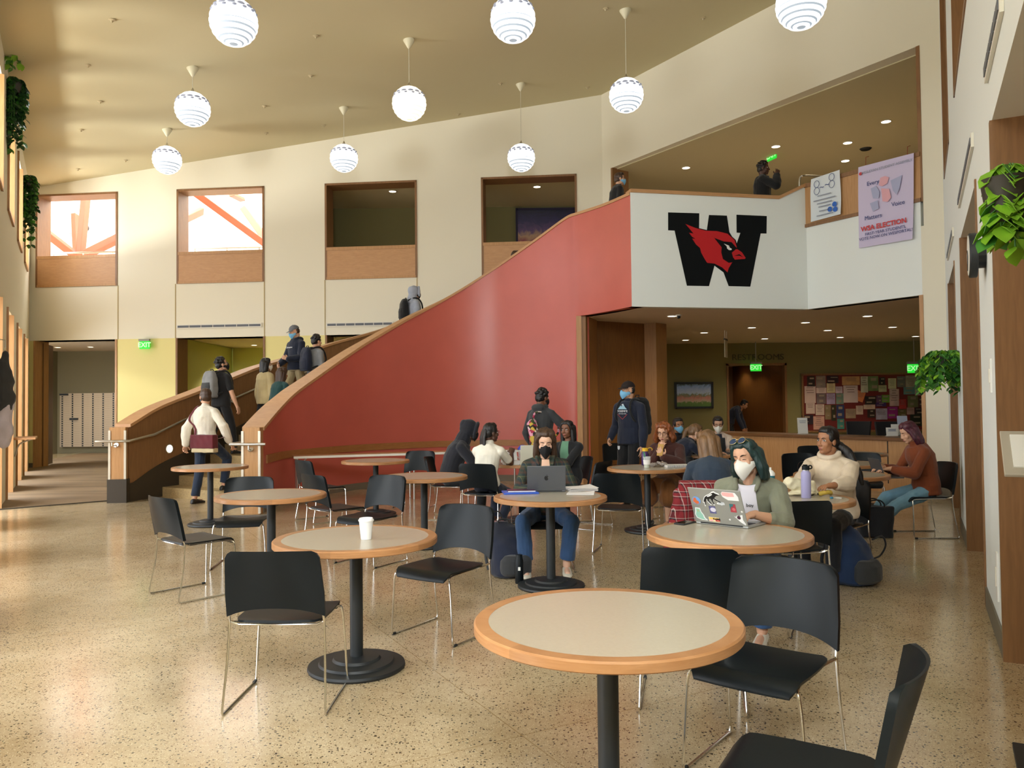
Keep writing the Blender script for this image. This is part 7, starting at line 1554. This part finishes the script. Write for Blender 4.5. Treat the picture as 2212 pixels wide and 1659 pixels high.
mb.cap(pts[-1], (0.085, 0.02, 0.016), 0.008, 0.005); part('peel', remesh(mb, 0.003, 1), mat('banana_yellow', srgb(206, 176, 74), .5, vary=.15, vscale=20), t); MB().ell((-0.078, 0.018, 0.018), (0.010, 0.008, 0.008), None, 8, 6).build('tip', RUBBER, t)
t = thing('keyring', 'small blue token with a white cord near the table edge by the banana', 'keyring', (2.50, 6.20, TOP), 0.2); MB().ell((0, 0, 0.008), (0.016, 0.012, 0.008), None, 12, 8).build('token', mat('token_blue', srgb(40, 130, 170), .3), t, smooth=True); MB().tube(catmull([(0.014, 0, 0.004), (0.05, 0.02, 0.004), (0.08, 0.01, 0.004), (0.07, -0.02, 0.004), (0.03, 0.02, 0.004)], 4), 0.002, 5).build('cord', LWH, t)
# group by the red wall
t = thing('drink_tumbler', 'clear tumbler of red drink with a blue lid', 'drink', (0.13, 10.25, TOP)); MB().lathe([(0.001, 0.004), (0.046, 0.004), (0.056, 0.12), (0.001, 0.12)], n=28, caps=False).build('drink', mat('red_drink', srgb(176, 32, 36), .2), t, smooth=True); MB().lathe([(0.048, 0), (0.064, 0.18), (0.061, 0.18), (0.047, 0.002)], n=28, caps=False).build('tumbler', CLEAR, t, smooth=True); MB().lathe([(0.068, 0.178), (0.068, 0.19), (0.05, 0.215), (0.03, 0.235), (0.001, 0.24)], n=28).build('lid', mat('lid_royal', srgb(30, 56, 170), .35), t, smooth=True)
t = thing('takeout_box', 'open pale take-out box next to the red drink', 'box', (-0.02, 10.05, TOP), 0.3); mb = MB(); mb.hexa([(-.09, -.07, 0), (.09, -.07, 0), (.09, .07, 0), (-.09, .07, 0)], [(-.11, -.09, .05), (.11, -.09, .05), (.11, .09, .05), (-.11, .09, .05)]); mb.build('tray', PAPER, t); MB().box((0, 0.11, 0.10), (0.22, 0.012, 0.16), R=Matrix.Rotation(-0.3, 3, 'X')).build('flap', PAPER, t)
laptop((0.26, 9.98, TOP), 0.15+PI, 'white laptop lid standing open behind the head of the plaid shirt', mat('laptop_white', srgb(206, 204, 186), .5), 0.34, 0.24, 0.2)
t = thing('cardboard_box', 'small tan cardboard box on the table before the counter', 'box', (2.78, 11.42, TOP), 0.15); MB().box((0, 0, 0.075), (0.18, 0.14, 0.15)).build('carton', mat('cardboard', srgb(176, 142, 88), .8, vary=.06), t); MB().box((0.03, 0, 0.155), (0.08, 0.02, 0.03)).build('tissue', PAPER, t)
t = thing('paper_sheets', 'white sheet under the arm of the head-down person', 'papers', (2.72, 11.55, TOP), 0.2); MB().box((0, 0, 0.003), (0.3, 0.21, 0.006)).build('sheet', PAPER, t)
laptop((3.05, 11.85, TOP), 0.1, 'dark laptop in front of the white kimono', mat('laptop_dark', srgb(40, 44, 56), .4), 0.33, 0.22, 0.2)
# laptop on the lap of the rust cardigan
q = toworld(p23, Vector((0, 0.44, 0.655))); laptop(tuple(q), p23.rotation_euler.z, 'dark laptop open on the lap of the rust cardigan', SPG, 0.31, 0.21, 0.30)
# ---------------------------------------------------------------- bags
def floor_pack(x, y, rz, label, m, m2, w=0.32, h=0.46, dp=0.24, lean=0.25, nm='backpack'):
    t = thing(nm, label, 'backpack', (x, y, 0), rz); mb = MB(); rings = []
    for z, s_, o in ((0.0, .86, .95), (0.05, 1.0, 1.08), (0.4, 1.0, 1.0), (0.7, .92, .78), (0.9, .72, .5), (1.0, .4, .22)):
        rings.append([(s_*w/2*(abs(math.cos(a))**0.7)*math.copysign(1, math.cos(a)), o*dp/2*(abs(math.sin(a))**0.7)*math.copysign(1, math.sin(a))+lean*z*z*0.5, z*h+0.008) for a in [2*PI*j/24+.01 for j in range(24)]])
    mb.loft(rings); part('bag_body', remesh(mb, 0.008, 2, 0.018, 9, x*5), m, t)
    mb = MB(); mb.loft([[(s_*w*0.42*math.cos(a), -dp*0.45+o*0.09*math.sin(a), z*h) for a in [2*PI*j/20 for j in range(20)]] for z, s_, o in ((0.06, .8, .6), (0.12, .95, 1.0), (0.36, .95, .9), (0.46, .7, .4))]); part('pocket', remesh(mb, 0.008, 2, 0.010, 12, 4), m2, t)
    for s in (-1, 1): MB().tube(catmull([(s*w*0.25, dp*0.35+lean*0.3, h*0.9), (s*w*0.42, dp*0.62, h*0.75), (s*w*0.5, dp*0.75, h*0.4), (s*w*0.46, dp*0.6, h*0.08)], 5), 0.014, 8).build('strap', m2, t, smooth=True)
    MB().tube(catmull([(-0.05, lean*0.42, h*0.96), (-0.04, lean*0.45, h*1.06), (0.04, lean*0.45, h*1.06), (0.05, lean*0.42, h*0.96)], 4), 0.008, 8).build('grab_handle', m2, t, smooth=True)
    return t
floor_pack(-0.02, 7.06, 0.35, 'dark navy backpack slumped under the table of the plaid shirt', NAVY, CHAR, 0.36, 0.44, 0.26, 0.5)
t = thing('thermos', 'slim black bottle standing beside the slumped navy backpack', 'bottle', (0.045, 6.76, 0)); MB().lathe([(0.001, 0.0), (0.034, 0.0), (0.036, 0.004), (0.036, 0.2), (0.03, 0.215), (0.028, 0.245), (0.001, 0.248)], n=28, caps=False).build('body', BLACK, t, smooth=True); MB().box((0, -0.036, 0.13), (0.02, 0.003, 0.03)).build('label', LWH, t)
t = floor_pack(2.86, 6.62, 0.5, 'blue backpack on the floor at the right of the cream hoodie', cloth('bag_blue', (24, 48, 84)), CHAR, 0.36, 0.46, 0.26, 0.25); MB().tube(catmull([(0.15, -0.05, 0.36), (0.26, -0.06, 0.38), (0.32, -0.05, 0.30), (0.27, -0.04, 0.22), (0.17, -0.05, 0.2)], 6), 0.008, 8).build('cord_loop', BLKC, t, smooth=True)
t = thing('tote_bag', 'black tote bag on the floor below the light jeans', 'bag', (4.05, 8.86, 0), -0.1); mb = MB(); mb.loft([[(s_*0.19*(abs(math.cos(a))**0.5)*math.copysign(1, math.cos(a)), o*0.09*(abs(math.sin(a))**0.5)*math.copysign(1, math.sin(a)), z) for a in [2*PI*j/28+.01 for j in range(28)]] for z, s_, o in ((0.008, .9, 1), (0.04, .95, 1.1), (0.2, 1.05, 1.0), (0.33, 1.12, .75), (0.345, 1.06, .6))]); part('bag_body', remesh(mb, 0.008, 1, 0.02, 9, 2), BLKC, t)
for s in (-1, 1): MB().tube(catmull([(-0.09, s*0.05, 0.33), (-0.08, s*0.06, 0.40), (0.02, s*0.07, 0.42), (0.08, s*0.06, 0.38), (0.09, s*0.05, 0.33)], 5), 0.008, 8).build('handle', BLKC, t, smooth=True)
t = thing('patterned_bag', 'pink patterned bag on the floor under the white t-shirt', 'bag', (-0.22, 9.28, 0), 0.4); mb = MB(); mb.cap((-0.12, 0, 0.09), (0.12, 0, 0.08), 0.085, 0.075); mb.ell((0, 0, 0.05), (0.18, 0.1, 0.05)); part('bag_body', remesh(mb, 0.008, 1, 0.02, 12, 6), mat('bag_pink', srgb(190, 140, 150), .8, vary=.6, vscale=30), t); MB().tube(catmull([(-0.1, 0, 0.16), (-0.06, 0, 0.26), (0.06, 0, 0.26), (0.1, 0, 0.15)], 5), 0.008, 8).build('handle', BLKC, t)
# messenger bag of the person at the stair foot
x, y, d_ = i1['frame'](1, 0.0); c = i1['pel']+Vector((0.17, -0.19, 0.0)); p = toworld(p1, c); t = thing('messenger_bag', 'maroon messenger bag with a cream edge slung behind the white shirt', 'bag', tuple(p), p1.rotation_euler.z)
MRN, CRM = cloth('maroon_canvas', (92, 24, 34)), cloth('cream_canvas', (196, 182, 146))
mb = MB().box((0, 0, -0.03), (0.44, 0.11, 0.27)); part('bag_body', remesh(mb, 0.010, 2, 0.008, 12, 2), CRM, t)
mb = MB().box((0, -0.012, 0.005), (0.455, 0.125, 0.21)); part('flap', remesh(mb, 0.010, 2, 0.008, 12, 5), MRN, t)
S0 = i1['SL']-c; pts = [(-0.20, 0.02, -0.05), (-0.22, 0.02, 0.06), tuple(Vector((-0.24, 0.045, 0.22))), tuple(S0+Vector((-0.0, -0.15, -0.12))), tuple(S0+Vector((0.05, -0.115, 0.02))), tuple(S0+Vector((0.075, -0.01, 0.105))), tuple(S0+Vector((0.12, 0.14, -0.02))), tuple(S0+Vector((0.22, 0.20, -0.22))), (0.16, 0.30, 0.12), (0.22, 0.14, 0.06), (0.16, 0.0, 0.04)]
mb = MB(); cu = catmull(pts, 6); mb.loft([[Vector(q)+Vector(o_) for o_ in ((-.02, 0.004, 0), (.02, 0.004, 0), (.02, -0.004, 0), (-.02, -0.004, 0))] for q in cu]); mb.build('strap', MRN, t, smooth=True)
# flowered bag of the charcoal jacket
c = i10['S'][3]+Vector((0.02, -0.20, 0.02)); p = toworld(p10, c); t = thing('flowered_bag', 'flower-printed bag on the back of the charcoal hooded jacket', 'bag', tuple(p), p10.rotation_euler.z)
FLW = bpy.data.materials.new('flower_print'); FLW.use_nodes = True; N, L = FLW.node_tree.nodes, FLW.node_tree.links; v_ = N.new('ShaderNodeTexVoronoi'); v_.inputs['Scale'].default_value = 22; tc = N.new('ShaderNodeTexCoord'); L.new(tc.outputs['Object'], v_.inputs['Vector']); se = N.new('ShaderNodeSeparateColor'); L.new(v_.outputs['Color'], se.inputs[0]); r = N.new('ShaderNodeValToRGB'); r.color_ramp.interpolation = 'CONSTANT'
for i, (p_, c_) in enumerate(((0, (40, 30, 26)), (.25, (160, 40, 70)), (.45, (214, 150, 170)), (.6, (190, 160, 60)), (.75, (60, 74, 40)), (.88, (220, 200, 190)))):
    e = r.color_ramp.elements[i] if i < 2 else r.color_ramp.elements.new(p_); e.position = p_; e.color = (*srgb(*c_), 1)
L.new(se.outputs[0], r.inputs[0]); L.new(r.outputs[0], N['Principled BSDF'].inputs['Base Color']); N['Principled BSDF'].inputs['Roughness'].default_value = .8
mb = MB(); mb.cap((-0.04, 0, 0.12), (0.06, 0.0, -0.2), 0.075, 0.11); part('bag_body', remesh(mb, 0.008, 2, 0.012, 12, 2), FLW, t); S1 = i10['SR']-c
mb = MB(); mb.tube(catmull([(-0.03, 0, 0.15), (0.0, 0.02, 0.28), tuple(S1+Vector((-0.09, -0.07, 0.03))), tuple(S1+Vector((-0.08, 0.03, 0.085))), tuple(S1+Vector((-0.05, 0.15, -0.05))), tuple(S1+Vector((0.03, 0.13, -0.25))), (0.18, 0.12, -0.1), (0.09, 0.0, -0.12)], 5), 0.016, 8); mb.build('strap', FLW, t, smooth=True)
# red plaid jacket over the chair of the long hair
cx_, cy_ = 1.76, 7.08; rz = math.atan2(-0.05, 1.0); t = thing('plaid_jacket', 'red plaid jacket draped over the chair of the long light brown hair', 'jacket', (cx_, cy_, 0), rz)
PLR = plaid('red_plaid', srgb(120, 22, 30), ((0.42, srgb(60, 14, 20)), (0.55, srgb(196, 180, 172)), (0.6, srgb(130, 24, 32)), (0.84, srgb(28, 22, 30)), (0.93, srgb(200, 184, 176)), (0.97, srgb(120, 22, 30))), 9)
pth = [(-0.235, 0.62), (-0.27, 0.83), (-0.30, 0.852), (-0.365, 0.83), (-0.39, 0.65), (-0.41, 0.45), (-0.43, 0.22)]; f_, b_ = [], []; nj, ni = len(catmull([(0, a, b) for a, b in pth], 4)), 22; cu = catmull([(0, a, b) for a, b in pth], 4)
for j, q in enumerate(cu):
    for i in range(ni+1):
        s = -1+2*i/ni; wd = 0.265+0.05*max(0, j/nj-0.4); fold = 0.018*math.sin(s*9+j*0.12)*min(1, max(0, (j-8)/8)); xx = s*wd-0.05-0.14*max(0, (j/nj-0.4)); f_.append((xx, q[1]-0.012+fold*-1, q[2]+0.004)); b_.append((xx, q[1]+0.004+fold*-1, q[2]-0.004))
fs = []; A = len(f_); n = ni+1
for j in range(nj-1):
    for i in range(ni): q = j*n+i; fs += [(q, q+1, q+1+n, q+n), (A+q, A+q+n, A+q+n+1, A+q+1)]
for i in range(ni): q = (nj-1)*n+i; fs += [(i, A+i, A+i+1, i+1), (q, q+1, A+q+1, A+q)]
for j in range(nj-1): q = j*n; fs += [(q, q+n, A+q+n, A+q), (q+ni, A+q+ni, A+q+ni+n, q+ni+n)]
MB().add(f_+b_, fs).build('body', PLR, t, smooth=True); mb = MB(); mb.cap((-0.31, -0.34, 0.74), (-0.42, -0.40, 0.28), 0.06, 0.05); part('sleeve', remesh(mb, 0.008, 2, 0.015, 12, 3), PLR, t)
